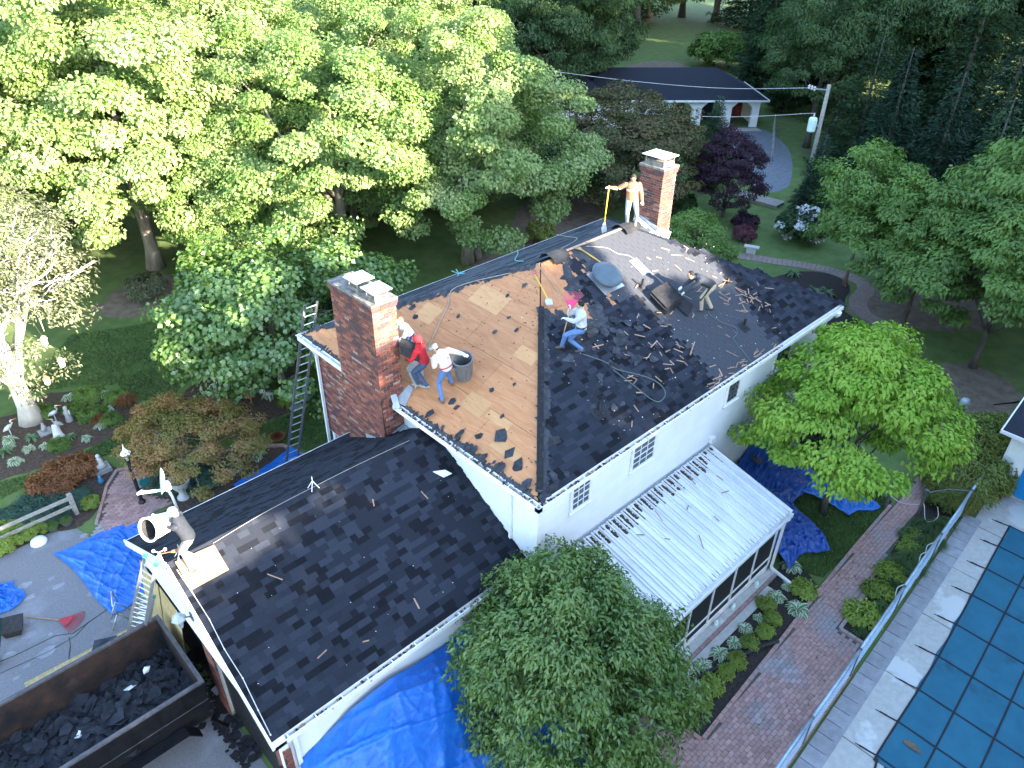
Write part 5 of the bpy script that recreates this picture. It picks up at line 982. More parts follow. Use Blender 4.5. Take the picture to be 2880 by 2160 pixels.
cord('safety_rope', hpp([(4.5,5.75),(3.46,6.89),(2.9,6.58),(2.43,6.36),(1.93,6.1),(1.6,5.9)]), .012, 'old_wood', 'dark rope lying down the bare plywood')
cord('safety_rope', hpp([(5.15,5.18),(5.0,5.02)])+[on_cd(4.9,4.3,.02), on_cd(4.62,3.6,.03), Vector((4.15,2.7,7.5))], .009, 'old_wood', 'thin dark rope from the ridge to the belt of the man with the rake')
cord('safety_rope', [(9.1,10.2,5.66),(8.0,9.0,6.25),(6.5,7.6,6.93),(5.6,6.3,7.6)], .012, 'teal_rope', 'pale teal rope along the rear slope')
cord('safety_rope', [(11.0,10.0,5.8),(9.8,8.4,6.55),(8.3,6.6,7.45),(6.4,5.7,7.9)], .011, 'old_wood', 'grey rope along the rear slope near the ridge')
b = MB(); 
for a in range(5): b.bar((5.9,9.7,5.9),(5.9+.25*math.cos(a*1.26),9.7+.25*math.sin(a*1.26),5.9+.06*(a % 3)),.02,.02)
b.build('roof_anchor', 'teal_rope', None, label='knotted teal rope anchor on the rear eave', cat='anchor')
def stick_tool(name, label, a, c, mat, blade=None, r=.016, grip=None):
    t = thing(name, label, 'tool', tuple(a)); b = MB(); b.tube([a, Vector(a).lerp(Vector(c), .5), c], r, 7); b.build('handle', mat, t, True)
    if grip: d = (Vector(a)-Vector(c)).normalized(); q = MB(); q.tube([a, Vector(a)-d*.13], r*1.5, 7); q.build('grip', grip, t)
    if blade:
        w, l, m_, teeth = blade; d, s_, u = frame(Vector(c)-Vector(a)); e = Vector(c); q = MB()
        q.add([e-s_*.03, e+s_*.03, e+d*l*.5+s_*w/2, e+d*l+s_*w/2*.95-u*.05, e+d*l-s_*w/2*.95-u*.05, e+d*l*.5-s_*w/2], [(0,1,2,5),(5,2,3,4)]); n0 = len(q.v); q.add([Vector(v)-u*.006 for v in q.v[:n0]], [(5,2,1,0),(4,3,2,5)]); q.build('blade', m_, t)
        if teeth:
            for k in range(6): q = MB(); x = -w/2+w*(k+.5)/6; q.bar(e+d*l+s_*x*.95-u*.05, e+d*(l+.05)+s_*x*.95-u*.055, .018, .006); q.build('tooth', m_, t)
    return t
stick_tool('roofing_shovel', 'yellow-handled roofing shovel lying beside the round attic fan', on_cd(7.12,4.05,.05), on_cd(6.72,5.0,.06), 'yellow', (.2,.2,'wood',False), .02, 'pink')
stick_tool('roofing_shovel', 'yellow-handled shovel with pink grip lying on bare plywood', on_hip(4.8,5.1,.05), on_hip(4.3,4.05,.05), 'yellow', (.2,.2,'alu',True), .018, 'pink')
stick_tool('roofing_fork', 'yellow-handled shingle fork held upright by the man on the ridge', (8.8,5.88,9.28), (8.80,5.95,8.06), 'yellow', (.24,.3,'paper',True), .02)
# pink leaf rake held head-up
rk = thing('leaf_rake', 'pink fan rake held upright, head up, by the man in grey', 'rake', (3.62,2.9,6.92)); b = MB(); b.tube([(3.62,2.88,6.93),(3.72,2.83,7.5),(3.82,2.78,8.02)], .014, 8); b.build('handle', 'wood', rk, True)
o_ = Vector((3.82,2.78,8.0)); upv = Vector((.06,-.02,1)).normalized(); sv_ = Vector((.72,-.69,0))
q = MB(); pts = [o_-sv_*.02, o_+sv_*.02]+[o_+(upv*math.cos(a)+sv_*math.sin(a))*.30 for a in np.linspace(.55,-.55,8)]; q.slab3(pts, .008, (-.69,-.72,0)); q.build('rake_head', 'pink', rk)
for a in np.linspace(-.58,.58,17):
    q = MB(); d = upv*math.cos(a)+sv_*math.sin(a); q.tube([o_+d*.28, o_+d*.5, o_+d*.54+Vector((-.03,-.03,0))], .0045, 5); q.build('tine', 'pink', rk)
# stack of torn-off shingles
st = thing('shingle_bundle', 'folded stack of torn-off roofing in front of the bending man', 'shingle bundle', (7.85,2.7,6.85))
for k in range(7):
    b = MB(); h = .03+k*.035; L_ = .85-U(0,.15); prof = [(-L_/2,h),(-L_/4,h+.05),(0,h+.07),(L_/4,h+.05),(L_/2,h-.0+.08)]
    for (x0, z0), (x1, z1) in zip(prof, prof[1:]): b.slab3([on_cd(7.85+x0,2.35+U(-.03,.03),0)+Vector((0,0,z0)), on_cd(7.85+x1,2.35,0)+Vector((0,0,z1)), on_cd(7.85+x1,2.95,0)+Vector((0,0,z1)), on_cd(7.85+x0,2.95,0)+Vector((0,0,z0))], .016, cdN)
    b.build('shingle_layer', 'felt' if k % 2 else 'tar', st)
b = MB(); b.slab3([on_cd(x, y, .05) for x, y in ((8.1,2.0),(8.6,2.2),(8.5,2.75),(8.0,2.6))], .02, cdN); b.build('loose_flap', 'felt', st)
def trash_can(name, label, base, axis, r0, r1, H, mat, handles=True, hollow=True):
    t = thing(name, label, 'trash can', tuple(base)); b = MB(); b.lathe(base, [(r0*.96,0),(r0,.02),(r1,H-.06),(r1+.02,H-.05),(r1+.025,H),(r1-.005,H),(r1-.012,H-.05),(r0-.015,.03),(0.001,.028)], 28, axis=axis, cap=False); b.lathe(base, [(r0*.96,0),(.001,-.001)], 28, axis=axis, cap=False); b.build('body', mat, t, False)
    d, s_, u = frame(axis, (0,1,0))
    for k in range(10): a = k*.628; e = s_*math.cos(a)+u*math.sin(a); q = MB(); q.bar(Vector(base)+d*.06+e*(r0+.004), Vector(base)+d*(H-.09)+e*(r1+.002), .03, .012, up=e); q.build('rib', mat, t)
    for sg in (-1, 1):
        q = MB(); e = s_*sg; c = Vector(base)+d*(H-.14)+e*(r1+.03); q.tube([c-u*.08-e*.03, c-u*.07+e*.02, c+u*.07+e*.02, c+u*.08-e*.03], .012, 6); q.build('handle', mat, t)
    return t
trash_can('trash_can', 'tall dark grey trash can leaning beside the man in the white sweatshirt', (1.52,4.28,6.28), (-.22,-.18,.95), .20,.255,.72, 'grey_can')
wc = trash_can('trash_can', 'white plastic trash can held sideways over the garage gable', (-6.17,4.38,6.16), (-.87,-.34,.35), .18,.23,.62, 'white_can')
b = MB(); b.lathe((-6.205,4.366,6.174), [(.15,.0),(.2,.55)], 24, axis=(-.87,-.34,.35), cap=False); b.lathe((-6.205,4.366,6.174), [(.15,.0),(.001,.002)], 24, axis=(-.87,-.34,.35), cap=False); b.build('shade_junk_lining', 'rubber', wc)  # added dark inner shell, painting in the can's inside shade and junk
# black flexible sheet and mat by the chimney
b = MB(); ax = [(.0,-.34),(.18,-.2),(.28,.0),(.26,.2),(.12,.34),(-.02,.38)]
for (h0, w0), (h1, w1) in zip(ax, ax[1:]): b.slab3([(.42+w0*.5,5.42+w0*.5,7.05+h0),(.42+w1*.5,5.42+w1*.5,7.05+h1),(.72+w1*.5,5.05+w1*.55,6.85+h1),(.72+w0*.5,5.05+w0*.55,6.85+h0)], .015, (0,0,1))
b.build('rubber_sheet', 'tar', None, label='black curled rubber sheet carried over the red-hooded man\'s arm', cat='sheet')
b = MB(); b.slab3([on_hip(x, y, h) for x, y, h in ((.62,5.2,.03),(1.0,5.3,.10),(1.15,5.75,.34),(.72,5.7,.3))], .02, hipN); b.build('mat', 'old_wood', None, label='brown scuffed mat propped between chimney and red-hooded man', cat='mat')
b = MB(); b.slab3([on_wn(x, y, h) for x, y, h in ((-6.42,3.62,.03),(-5.6,3.62,.03),(-5.6,4.16,.05),(-6.42,4.2,.07))], .014, wnN); b.build('plywood_board', 'ply_pale', None, label='sunlit plywood board under the man on the garage gable', cat='board')
# wind vane, brackets
wv = thing('wind_gauge', 'white wind gauge with orange vane on the garage gable peak', 'wind gauge', (-6.6,4.3,5.15)); b = MB(); b.tube([(-6.6,4.3,5.1),(-6.62,4.35,5.55)], .02, 8); b.build('mast', 'white_metal', wv, True)
for k in range(3): a = k*2.09; q = MB(); q.bar((-6.62,4.35,5.55),(-6.62+.12*math.cos(a),4.35+.12*math.sin(a),5.55),.012); q.lathe((-6.62+.13*math.cos(a),4.35+.13*math.sin(a),5.53),[(.005,0),(.03,.005),(.035,.03),(.02,.055),(.005,.06)],10); q.build('cup', 'white_metal', wv)
q = MB(); q.bar((-6.6,4.35,5.5),(-6.3,4.2,5.5),.012); q.slab3([(-6.42,4.26,5.47),(-6.28,4.18,5.44),(-6.26,4.18,5.56),(-6.4,4.25,5.53)],.008,(.4,.9,0)); q.build('vane', 'terracotta', wv)
def anchor(x, lab):
    t = thing('ridge_bracket', lab, 'bracket', (x,GYR,GZR)); 
    for sx in (-1, 1): q = MB(); q.bar((x,GYR,GZR+.22),(x+sx*.1,GYR-.09,GZR-.0),.015); q.bar((x,GYR,GZR+.22),(x+sx*.1,GYR+.09,GZR-.0),.015); q.build('leg', 'white_metal', t)
    q = MB(); q.bar((x,GYR,GZR+.2),(x,GYR,GZR+.34),.014); q.build('mast', 'white_metal', t)
anchor(-6.25, 'white wire bracket on the ridge beside the wind gauge'); anchor(-3.1, 'white wire bracket halfway along the garage ridge')
cord('ridge_rope', [(-5.6,4.2,5.22),(-4.4,4.27,5.26),(-3.1,4.28,5.26),(-1.9,4.27,5.25),(-.4,4.2,5.24)], .006, 'rope', 'thin pale rope along the garage ridge')
b = MB(); b.slab3([on_wn(x, y, .02) for x, y in ((-.35,3.35),(-.05,3.25),(.05,3.1),(-.2,3.12))], .03, wnN); b.build('rag', 'paper', None, label='crumpled white rag on the garage roof by the house wall', cat='rag')
# satellite dish on the rear eave
sd_ = thing('satellite_dish', 'white satellite dish on a bent arm at the garage\'s rear eave', 'satellite dish', (-5.2,7.9,3.3)); b = MB(); b.tube([(-5.2,7.85,3.25),(-5.22,7.95,3.85),(-5.28,7.9,4.15)], .035, 8); b.build('mast', 'white_metal', sd_, True)
dax = Vector((-.95,.3,.25)).normalized(); b = MB(); c0 = Vector((-5.33,7.9,4.45)); b.lathe(c0, [(.001,-.05),(.12,-.045),(.24,-.02),(.33,.03),(.335,.04),(.24,-.008),(.12,-.032),(.001,-.038)], 28, axis=dax, cap=False); b.build('reflector', 'white_metal', sd_, True)
b = MB(); b.bar((-5.3,7.9,4.15),(-5.88,8.0,4.32),.05,.05); b.lathe((-5.9,8.0,4.33),[(.03,-.06),(.045,0),(.045,.08)],10,axis=(.9,-.3,.3)); b.build('feed_arm', 'white_metal', sd_); b = MB(); b.box((-5.27,7.9,4.25),(.14,.16,.2)); b.build('mount', 'white_metal', sd_)
# coach lantern on the garage front
ln = thing('coach_lantern', 'grey coach lantern on the garage gable wall', 'lantern', (-6.4,4.6,3.2)); b = MB(); b.bar((-6.37,4.55,3.2),(-6.6,4.62,3.28),.025); b.box((-6.38,4.55,3.2),(.03,.12,.22)); b.build('bracket', 'dark_alu', ln); b = MB(); b.lathe((-6.62,4.65,2.95),[(.04,0),(.10,.28),(.06,.285)],6); b.build('glass_body', 'lead', ln); b = MB(); b.lathe((-6.62,4.65,3.24),[(.17,0),(.15,.03),(.05,.14),(.02,.18),(.01,.28)],6); b.build('cap', 'lead', ln)
b = MB(); b.lathe((-6.42,.95,1.5),[(.05,0),(.08,.05),(.08,.2),(.05,.25)],10); b.build('security_light', 'black', None, label='black security light on the brick garage corner', cat='light')
# ladders
def ladder(name, label, f1, f2, t1, t2, rails, rung, n, tips=None):
    t = thing(name, label, 'ladder', tuple((Vector(f1)+Vector(f2))/2)); f1, f2, t1, t2 = map(Vector, (f1, f2, t1, t2))
    for a, c in ((f1, t1), (f2, t2)):
        b = MB(); b.bar(a, c, .035, .075, up=(f2-f1)); b.build('rail', rails, t)
        if tips: d = (c-a).normalized(); b = MB(); b.bar(c-d*.06, c+d*.03, .05, .09, up=(f2-f1)); b.build('end_cap', tips, t)
    for i in range(n): k = (i+.6)/n; b = MB(); b.tube([f1.lerp(t1, k), f2.lerp(t2, k)], .016, 6); b.build('rung', rung, t)
    return t
ladder('extension_ladder', 'aluminium ladder with green tips leaning on the garage gable', (-7.5,7.75,.02), (-7.2,7.4,.02), (-6.78,4.86,5.2), (-6.72,4.45,5.2), 'alu', 'alu', 19, 'green_tip')
ladder('extension_ladder', 'second ladder section nested under the green-tipped ladder', (-7.36,7.68,.02), (-7.12,7.38,.02), (-6.98,5.9,3.3), (-6.78,5.6,3.3), 'alu', 'alu', 11, 'green_tip')
ladder('extension_ladder', 'tall dark-railed extension ladder against the rear corner by the chimney', (-.75,11.3,.02), (-.35,11.25,.02), (.55,10.55,6.25), (.98,10.55,6.25), 'dark_alu', 'alu', 22)
# ================================================================ driveway
dp = thing('dump_trailer', 'black steel dump trailer half full of torn shingles beside the garage', 'trailer', (-9,5.2,0)); X0, X1, Y0, Y1, ZT, ZB = -12.6,-6.72,3.92,6.42,1.85,.62
b = MB(); b.b2((X0,Y0,ZB),(X1,Y0+.05,ZT-.06)); b.build('side_wall', ['steel_box'], dp)
b = MB(); b.b2((X0,Y1-.05,ZB),(X1,Y1,ZT-.06)); b.build('side_wall', 'rust', dp)
b = MB(); b.b2((X1-.05,Y0+.05,ZB),(X1,Y1-.05,ZT-.06)); b.build('tailgate', 'rust', dp); b = MB(); b.b2((X0,Y0+.05,ZB),(X0+.05,Y1-.05,ZT-.06)); b.build('front_wall', 'rust', dp); b = MB(); b.b2((X0,Y0,ZB-.06),(X1,Y1,ZB-.003)); b.build('floor', 'rust', dp)
for a, c in (((X0-.03,Y0-.03),(X1+.03,Y0+.06)),((X0-.03,Y1-.06),(X1+.03,Y1+.03)),((X1-.06,Y0+.06),(X1+.03,Y1-.06)),((X0-.03,Y0+.06),(X0+.06,Y1-.06))): b = MB(); b.b2((*a,ZT-.058),(*c,ZT)); b.build('top_rail', 'rim', dp)
for i in range(11): x = X0+.3+i*.56; b = MB(); b.b2((x,Y0-.012,ZB),(x+.02,Y0-.002,ZT-.06)); b.build('side_rib', 'steel_box', dp)
b = MB(); b.b2((X0,Y0-.016,1.19),(X1,Y0-.001,1.205)); b.build('side_seam', 'rim', dp)
b = MB(); b.b2((X0,Y0+.4,.42),(X1-.3,Y0+.55,ZB-.06)); b.b2((X0,Y1-.55,.42),(X1-.3,Y1-.4,ZB-.06)); b.build('chassis', 'steel_box', dp)
b = MB(); b.bar((X1+.02,Y0+.1,.25),(X1+.02,Y1-.1,.25),.06); b.bar((X1-.1,Y0-.1,.6),(X1+.16,Y0-.2,.12),.1,.05); b.build('ramp_bar', 'steel_box', dp)
for (x, y) in ((-8.05,3.72),(-8.95,3.72),(-8.05,6.62),(-8.95,6.62)):
    b = MB(); b.lathe((x,y,.38),[(.24,-.11),(.36,-.11),(.38,-.08),(.38,.08),(.36,.11),(.24,.11)],24,axis=(0,1,0)); w_ = b.build('wheel', 'rubber', dp); q = MB(); q.lathe((x,y,.38),[(.02,-.07),(.12,-.06),(.2,-.1),(.24,-.1),(.24,.1),(.2,.1),(.12,.06),(.02,.07)],16,axis=(0,1,0)); q.build('rim', 'lead', w_)
b = MB(); b.bar((-9.6,3.72,.85),(-7.4,3.72,.85),.28,.03); b.bar((-7.4,3.72,.85),(-7.15,3.72,.55),.28,.03,up=(1,0,0)); b.build('fender', 'steel_box', dp)
nx, ny = 70, 34; V = []; F = []
for j in range(ny+1):
    for i in range(nx+1): x = X0+.06+(X1-X0-.12)*i/nx; y = Y0+.06+(Y1-Y0-.12)*j/ny; V.append((x, y, ZB+.10+.36*math.exp(-((x+9.3)/1.6)**2-((y-4.6)/.9)**2)+.3*math.exp(-((x+7.7)/1.0)**2-((y-5.0)/.8)**2)+.05*math.sin(x*9+y*4)+.04*math.sin(x*17-y*13)))
for j in range(ny):
    for i in range(nx): a = j*(nx+1)+i; F.append((a,a+1,a+nx+2,a+nx+1))
hf = np.array(V); fill = MB(); 
for i in range(900):
    k = RNG.integers(0, len(hf)); p = Vector(hf[k])+Vector((U(-.05,.05),U(-.05,.05),U(.0,.06))); s_ = U(.07,.2); R_ = Euler((U(-.5,.5),U(-.5,.5),U(0,6.28))).to_matrix(); P = [p+R_ @ Vector((px,py,0)) for px, py in scrap_poly(random.choice((4,4,5)), s_, 1.4)]; fill.slab3(P, .008, R_ @ Vector((0,0,1)))
for i in range(34): x = -9.8+i*.045; fill.slab3([(x,4.2,0.9-.006*i),(x+.22,4.2,.86-.004*i),(x+.32,4.95,.97-.006*i),(x+.1,4.95,1.02-.008*i)], .006, (.3,0,1))
M('load', (.012,.013,.017), (.03,.033,.042), 5, .85, .4, 40); me = npmesh('load_base', hf, F, 'load', smooth=True); o = bpy.data.objects.new('shingle_load', me); link(o); tag(o, 'heaped load of torn black shingles inside the dump trailer', 'shingle load', kind='stuff'); fill.build('loose_pieces', 'load', o, kind='stuff')
for x, y, s_ in ((-7.45,5.75,.09),(-7.9,5.5,.12),(-8.6,4.35,.11),(-9.2,5.1,.08)): b = MB(); b.slab3([(x+px,y+py,1.06+U(-.05,.1)) for px, py in scrap_poly(6, s_, 1.5)], .02, (0,0,1)); b.build('wrapper', 'paper', None, label='crumpled white wrapper on the trailer load', cat='wrapper', group='white wrappers on the trailer load')
# tarps
def tarp(name, label, corners, edges_z, mat, amp=.05, n=90, seed=1, hump=None, zb=.02, cat='tarp', rag=.06):
    r = np.random.default_rng(seed); a, b_, c, d = (np.array(q, float) for q in corners); u = np.linspace(0, 1, n+1); Uu, Vv = np.meshgrid(u, u); K = [(r.uniform(2, 16), r.uniform(2, 16), r.uniform(0, 6.28), r.uniform(.3, 1)) for _ in range(9)]
    P = ((1-Uu)*(1-Vv))[..., None]*a+(Uu*(1-Vv))[..., None]*b_+(Uu*Vv)[..., None]*c+((1-Uu)*Vv)[..., None]*d
    e1 = np.sin(Uu*7+seed)*rag; e2 = np.sin(Vv*6+seed*2)*rag; P[..., 0] += e2+.5*e1; P[..., 1] += e1-.4*e2
    z = sum(w*(1-np.abs(np.sin(Uu*k1+Vv*k2*(1 if i % 2 else -1)+ph)))**3 for i, (k1, k2, ph, w) in enumerate(K))*amp*.6
    cr = sum(r.uniform(.4,1)*(1-np.abs(np.sin(Uu*r.uniform(-34,34)+Vv*r.uniform(-34,34)+1.5*np.sin(Uu*r.uniform(2,7)+Vv*r.uniform(2,7))+r.uniform(0,6))))**6*np.clip(np.sin(Uu*r.uniform(2,8)+Vv*r.uniform(2,8)+r.uniform(0,6))*1.6, 0, 1) for _ in range(16)); z = z+cr*(.016+.05*amp)
    edge = np.minimum(np.minimum(Uu, 1-Uu), np.minimum(Vv, 1-Vv)); z *= np.clip(edge*8, .25, 1)
    if hump is not None: z = z+hump(P[..., 0], P[..., 1])
    P[..., 2] += z+zb; ntri = []
    idx = lambda j, i: j*(n+1)+i
    for j in range(n):
        for i in range(n): ntri.append((idx(j,i),idx(j,i+1),idx(j+1,i+1),idx(j+1,i)))
    me = npmesh(name, P.reshape(-1, 3), ntri, mat, smooth=True); o = bpy.data.objects.new(name, me); link(o); return tag(o, label, cat)
tarp('tarp', 'large blue tarp spread on the driveway at the garage\'s rear corner', ((-7.78,12.6,0),(-5.75,12.45,0),(-5.95,9.2,0),(-7.3,9.05,0)), 0, 'tarp', .10, seed=3)
tarp('tarp', 'crumpled blue tarp at the left edge of the driveway', ((-10.2,12.9,0),(-8.85,12.3,0),(-8.95,11.3,0),(-10.2,10.9,0)), 0, 'tarp', .16, seed=5, rag=.1)
tarp('tarp', 'blue tarp strip tucked along the garage\'s rear wall', ((-5.9,12.2,.0),(-4.9,12.0,.1),(-4.7,8.2,.3),(-5.9,8.3,.2)), 0, 'tarp', .08, seed=6)
tarp('tarp', 'blue tarp over the bed between garage eave and brick chimney wall', ((-2.6,11.4,.35),(-.2,11.9,.35),(.2,8.4,.5),(-2.6,8.3,.5)), 0, 'tarp', .08, seed=7)
fh = lambda x, y: .5*np.exp(-((x+3.6)/2.2)**2-((y+.2)/.7)**2)+.35*np.exp(-((x+1.4)/.9)**2-((y+.4)/.8)**2)
tarp('tarp', 'big shiny blue tarp draped against the near wall of the garage wing', ((-6.1,.78,1.5),(-.9,.78,1.95),(-.6,-2.6,.0),(-5.9,-2.9,.0)), 0, 'tarp', .15, 150, seed=8, hump=lambda x, y: fh(x, y)+.65*np.exp(-((x+4.2)/1.4)**2)*np.clip((y+1.0)/1.8, 0, 1), rag=.09)
b = MB(); tarp('tarp', 'crumpled foot of blue tarp bunched under the near tree', ((-2.6,-2.0,0),(-.7,-1.7,0),(-.9,-3.3,0),(-2.8,-3.5,0)), 0, 'tarp', .3, 80, seed=9, rag=.14)
bh = lambda x, y: .75*np.exp(-((x-11.2)/1.3)**2-((y-.0)/.75)**2)+.4*np.exp(-((x-9.4)/.6)**2-((y+1.6)/.7)**2)
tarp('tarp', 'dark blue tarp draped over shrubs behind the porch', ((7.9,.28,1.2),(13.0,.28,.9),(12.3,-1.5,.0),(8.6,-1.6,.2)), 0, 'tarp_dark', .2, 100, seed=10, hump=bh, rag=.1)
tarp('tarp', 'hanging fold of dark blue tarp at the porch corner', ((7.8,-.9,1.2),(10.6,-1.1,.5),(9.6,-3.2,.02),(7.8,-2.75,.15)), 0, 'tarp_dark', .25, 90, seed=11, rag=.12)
tarp('tarp', 'blue tarp tip lying across the grass by the brick path', ((11.3,-1.3,.15),(13.0,-1.9,.12),(12.7,-3.55,.0),(11.5,-3.0,.05)), 0, 'tarp', .08, seed=12)
b = MB(); b.slab3([(9.9,.05,1.55),(10.35,.05,1.45),(10.35,-.3,1.3),(9.9,-.3,1.4)], .01, (0,-.5,1)); b.build('black_panel', 'black', None, label='square black patch lying on the dark blue tarp', cat='panel')
# red leaf rake, hose reel, OSB sheets
rr = thing('leaf_rake', 'red fan rake lying flat on the driveway', 'rake', (-8.7,10,.02)); b = MB(); b.tube([(-9.08,10.6,.03),(-8.44,9.84,.05)], .014, 7); b.build('handle', 'wood', rr, True)
d_ = Vector((.64,-.76,0)).normalized(); s2 = Vector((.76,.64,0)); e = Vector((-8.46,9.86,.05)); b = MB(); b.slab3([e-s2*.03,e+s2*.03]+[e+(d_*math.cos(a)+s2*math.sin(a))*.34 for a in np.linspace(.6,-.6,8)], .012, (0,0,1)); b.build('rake_head', 'red_plastic', rr)
for a in np.linspace(-.62,.62,19): q = MB(); dd = d_*math.cos(a)+s2*math.sin(a); q.tube([e+dd*.32, e+dd*.58+Vector((0,0,.02)), e+dd*.64-Vector((0,0,.03))], .006, 5); q.build('tine', 'red_plastic', rr)
hr = thing('hose_reel', 'garden hose reel with coiled teal hose beside the ladder', 'hose reel', (-7.1,8.7,0))
for k in range(2):
    q = MB(); y = 8.55+.42*k; x = -7.25+.1*k; q.tube([(x-.25,y,.03),(x-.02,y,.5),(x+.22,y,.03)], .025, 7); q.build('frame_leg', 'alu', hr, True)
b = MB(); b.tube([(-7.28,8.5,.5),(-7.3,8.55,.85),(-7.15,9.05,.85),(-7.12,9.02,.5)], .02, 7); b.build('push_handle', 'alu', hr, True)
for k in range(9): b = MB(); y = 8.6+.04*k; b.lathe((-7.2,y,.36),[(.15+.02*(k % 3),-.016),(.19+.02*(k % 3),0),(.15+.02*(k % 3),.016)],18,axis=(0,1,0)); b.build('hose_coil', 'teal_hose', hr)
for nm, lab, P, n_ in (('osb_sheet','OSB sheet leaning over the garage door nearest the gable corner',((-6.75,7.9,.01),(-6.75,6.75,.01),(-6.42,6.75,2.42),(-6.42,7.9,2.42)),(-1,0,.15)),('osb_sheet','OSB sheet leaning on the garage door beside the trailer',((-6.74,6.7,.01),(-6.74,5.5,.01),(-6.41,5.5,2.42),(-6.41,6.7,2.42)),(-1,0,.15)),('osb_sheet','OSB sheet lying on the driveway along the trailer',((-9.75,8.4,.01),(-9.75,7.2,.01),(-7.25,7.25,.03),(-7.2,8.3,.03)),(0,0,1))):
    b = MB(); b.slab3(P, .012, n_); b.build(nm, 'osb', None, label=lab, cat='board')
b = MB(); b.slab3([(-8.0,8.5,.05),(-7.5,8.25,.06),(-7.75,7.9,.06),(-8.2,8.15,.05)], .01, (0,0,1)); b.build('shingle_sheet', 'scrap', None, label='dark shingle sheet lying on the OSB board', cat='shingle sheet')
gp = MB()
for i in range(260):
    x, y = random.gauss(-6.45,.22), U(2.6,6.4); s_ = U(.03,.13); gp.slab3([(x+px,y+py,.012+.0004*i) for px, py in scrap_poly(6, s_, 1.2)], .008, (U(-.2,.2),U(-.2,.2),1))
gp.build('shingle_litter', 'tar', None, label='black shingle fragments littering the ground behind the trailer', cat='debris', kind='stuff')
b = MB(); b.slab3([(-6.45,4.75,.35),(-6.2,4.8,.35),(-6.2,4.55,.36),(-6.42,4.5,.36)], .02, (0,0,1)); b.build('foil_scrap', 'alu', None, label='bent foil scrap behind the trailer tailgate', cat='scrap')
# green spreader at the left edge
gs = thing('garden_cart', 'dark green cart handle with black tub at the left edge', 'cart', (-9.6,10.2,0)); b = MB(); b.tube([(-9.62,10.35,.62),(-9.8,9.9,.45),(-10.1,9.4,.15)], .06, 10); b.build('handle_tube', 'green_paint', gs, True)
b = MB(); b.add([(-9.85,10.85,.28),(-9.1,10.5,.3),(-9.3,9.95,.26),(-9.75,10.15,.26),(-9.8,10.75,.02),(-9.2,10.45,.02),(-9.35,10.05,.02),(-9.7,10.2,.02)], [(0,1,2,3),(7,6,5,4),(0,4,5,1),(1,5,6,2),(2,6,7,3),(3,7,4,0)]); b.build('tub', 'rubber', gs)
b = MB(); b.box((-9.78,10.35,.5),(.1,.24,.02),0,Euler((.2,.2,-.5)).to_matrix()); b.build('sticker', 'paper', gs); b = MB()
for k in range(5): b.box((-9.72-.035*k,10.06-.085*k,.605-.03*k),(.022,.05,.004),0,Euler((.35,-.3,-.4+.2*(k % 2))).to_matrix())
b.build('lettering', 'paper', gs); b = MB(); b.lathe((-10.1,9.5,.2),[(.05,-.05),(.2,-.05),(.2,.05),(.05,.05)],16,axis=(.9,-.3,0)); b.build('wheel', 'rubber', gs)
b = MB(); b.lathe((-7.95,13.42,.0),[(.02,.16),(.1,.16),(.2,.12),(.235,.03),(.24,0),(.2,0)],24); b.build('basin', 'white_can', None, True, label='upturned white basin on the driveway edge', cat='basin')
# split-rail fence and planters
fn = thing('rail_fence', 'weathered split-rail fence along the driveway planting', 'fence', (-8,13.9,0))
for x, y, h in ((-6.68,13.95,.85),(-9.2,13.95,.9),(-11.6,13.9,.9)): b = MB(); b.box((x,y,h/2),(.12,.12,h),0,Matrix.Rotation(.2,3,'Z')); b.build('post', 'old_wood', fn)
for za, zb2 in ((.35,.38),(.68,.7)):
    for xa, xb in ((-11.6,-9.2),(-9.2,-6.68)): b = MB(); b.bar((xa,13.93,za),(xb,13.93,zb2),.05,.11); b.build('rail', 'old_wood', fn)
def planter(x, y, lab, r=.17, mat='dark_alu', leaf='leaf_shrub'):
    t = thing('planter', lab, 'planter', (x,y,0)); b = MB(); b.lathe((x,y,.02),[(r*.7,0),(r,.16),(r+.015,.17),(r-.01,.17),(r-.02,.13),(.01,.13)],18,cap=False); b.build('pot', mat, t); return t
PL1 = planter(-7.45,13.66,'round dark planter of greenery, left of two by the fence'); PL2 = planter(-7.05,13.62,'round dark planter of greenery, right of two by the fence')
# garden ornaments, lamp post, urn
lp = thing('lamp_post', 'black lamp post with white lantern on the brick patio', 'lamp post', (-4.95,13.05,0)); b = MB(); b.lathe((-4.95,13.05,0),[(.11,0),(.11,.08),(.06,.14),(.055,1.75),(.075,1.8)],14); b.build('post', 'black', lp); b = MB(); b.lathe((-4.95,13.05,1.8),[(.05,0),(.10,.26),(.06,.262)],6); b.build('glass', 'white_stone', lp); b = MB(); b.lathe((-4.95,13.05,2.06),[(.17,0),(.15,.02),(.07,.12),(.03,.2),(.005,.36)],6); b.build('lantern_cap', 'white_metal', lp)
for k in range(4): b = MB(); a = k*1.57+.5; b.bar((-4.95+.055*math.cos(a),13.05+.055*math.sin(a),1.8),(-4.95+.105*math.cos(a),13.05+.105*math.sin(a),2.06),.012); b.build('lantern_bar', 'black', lp)
b = MB(); [b.lathe((-4.62,13.5,.5),[(.15+.02*k,-.02+.03*k),(.17+.02*k,.03*k),(.15+.02*k,.02+.03*k)],18,axis=(.3,-1,0)) for k in range(3)]; b.build('hose_coil', 'teal_hose', None, label='coiled teal hose hanging behind the lamp post', cat='hose')
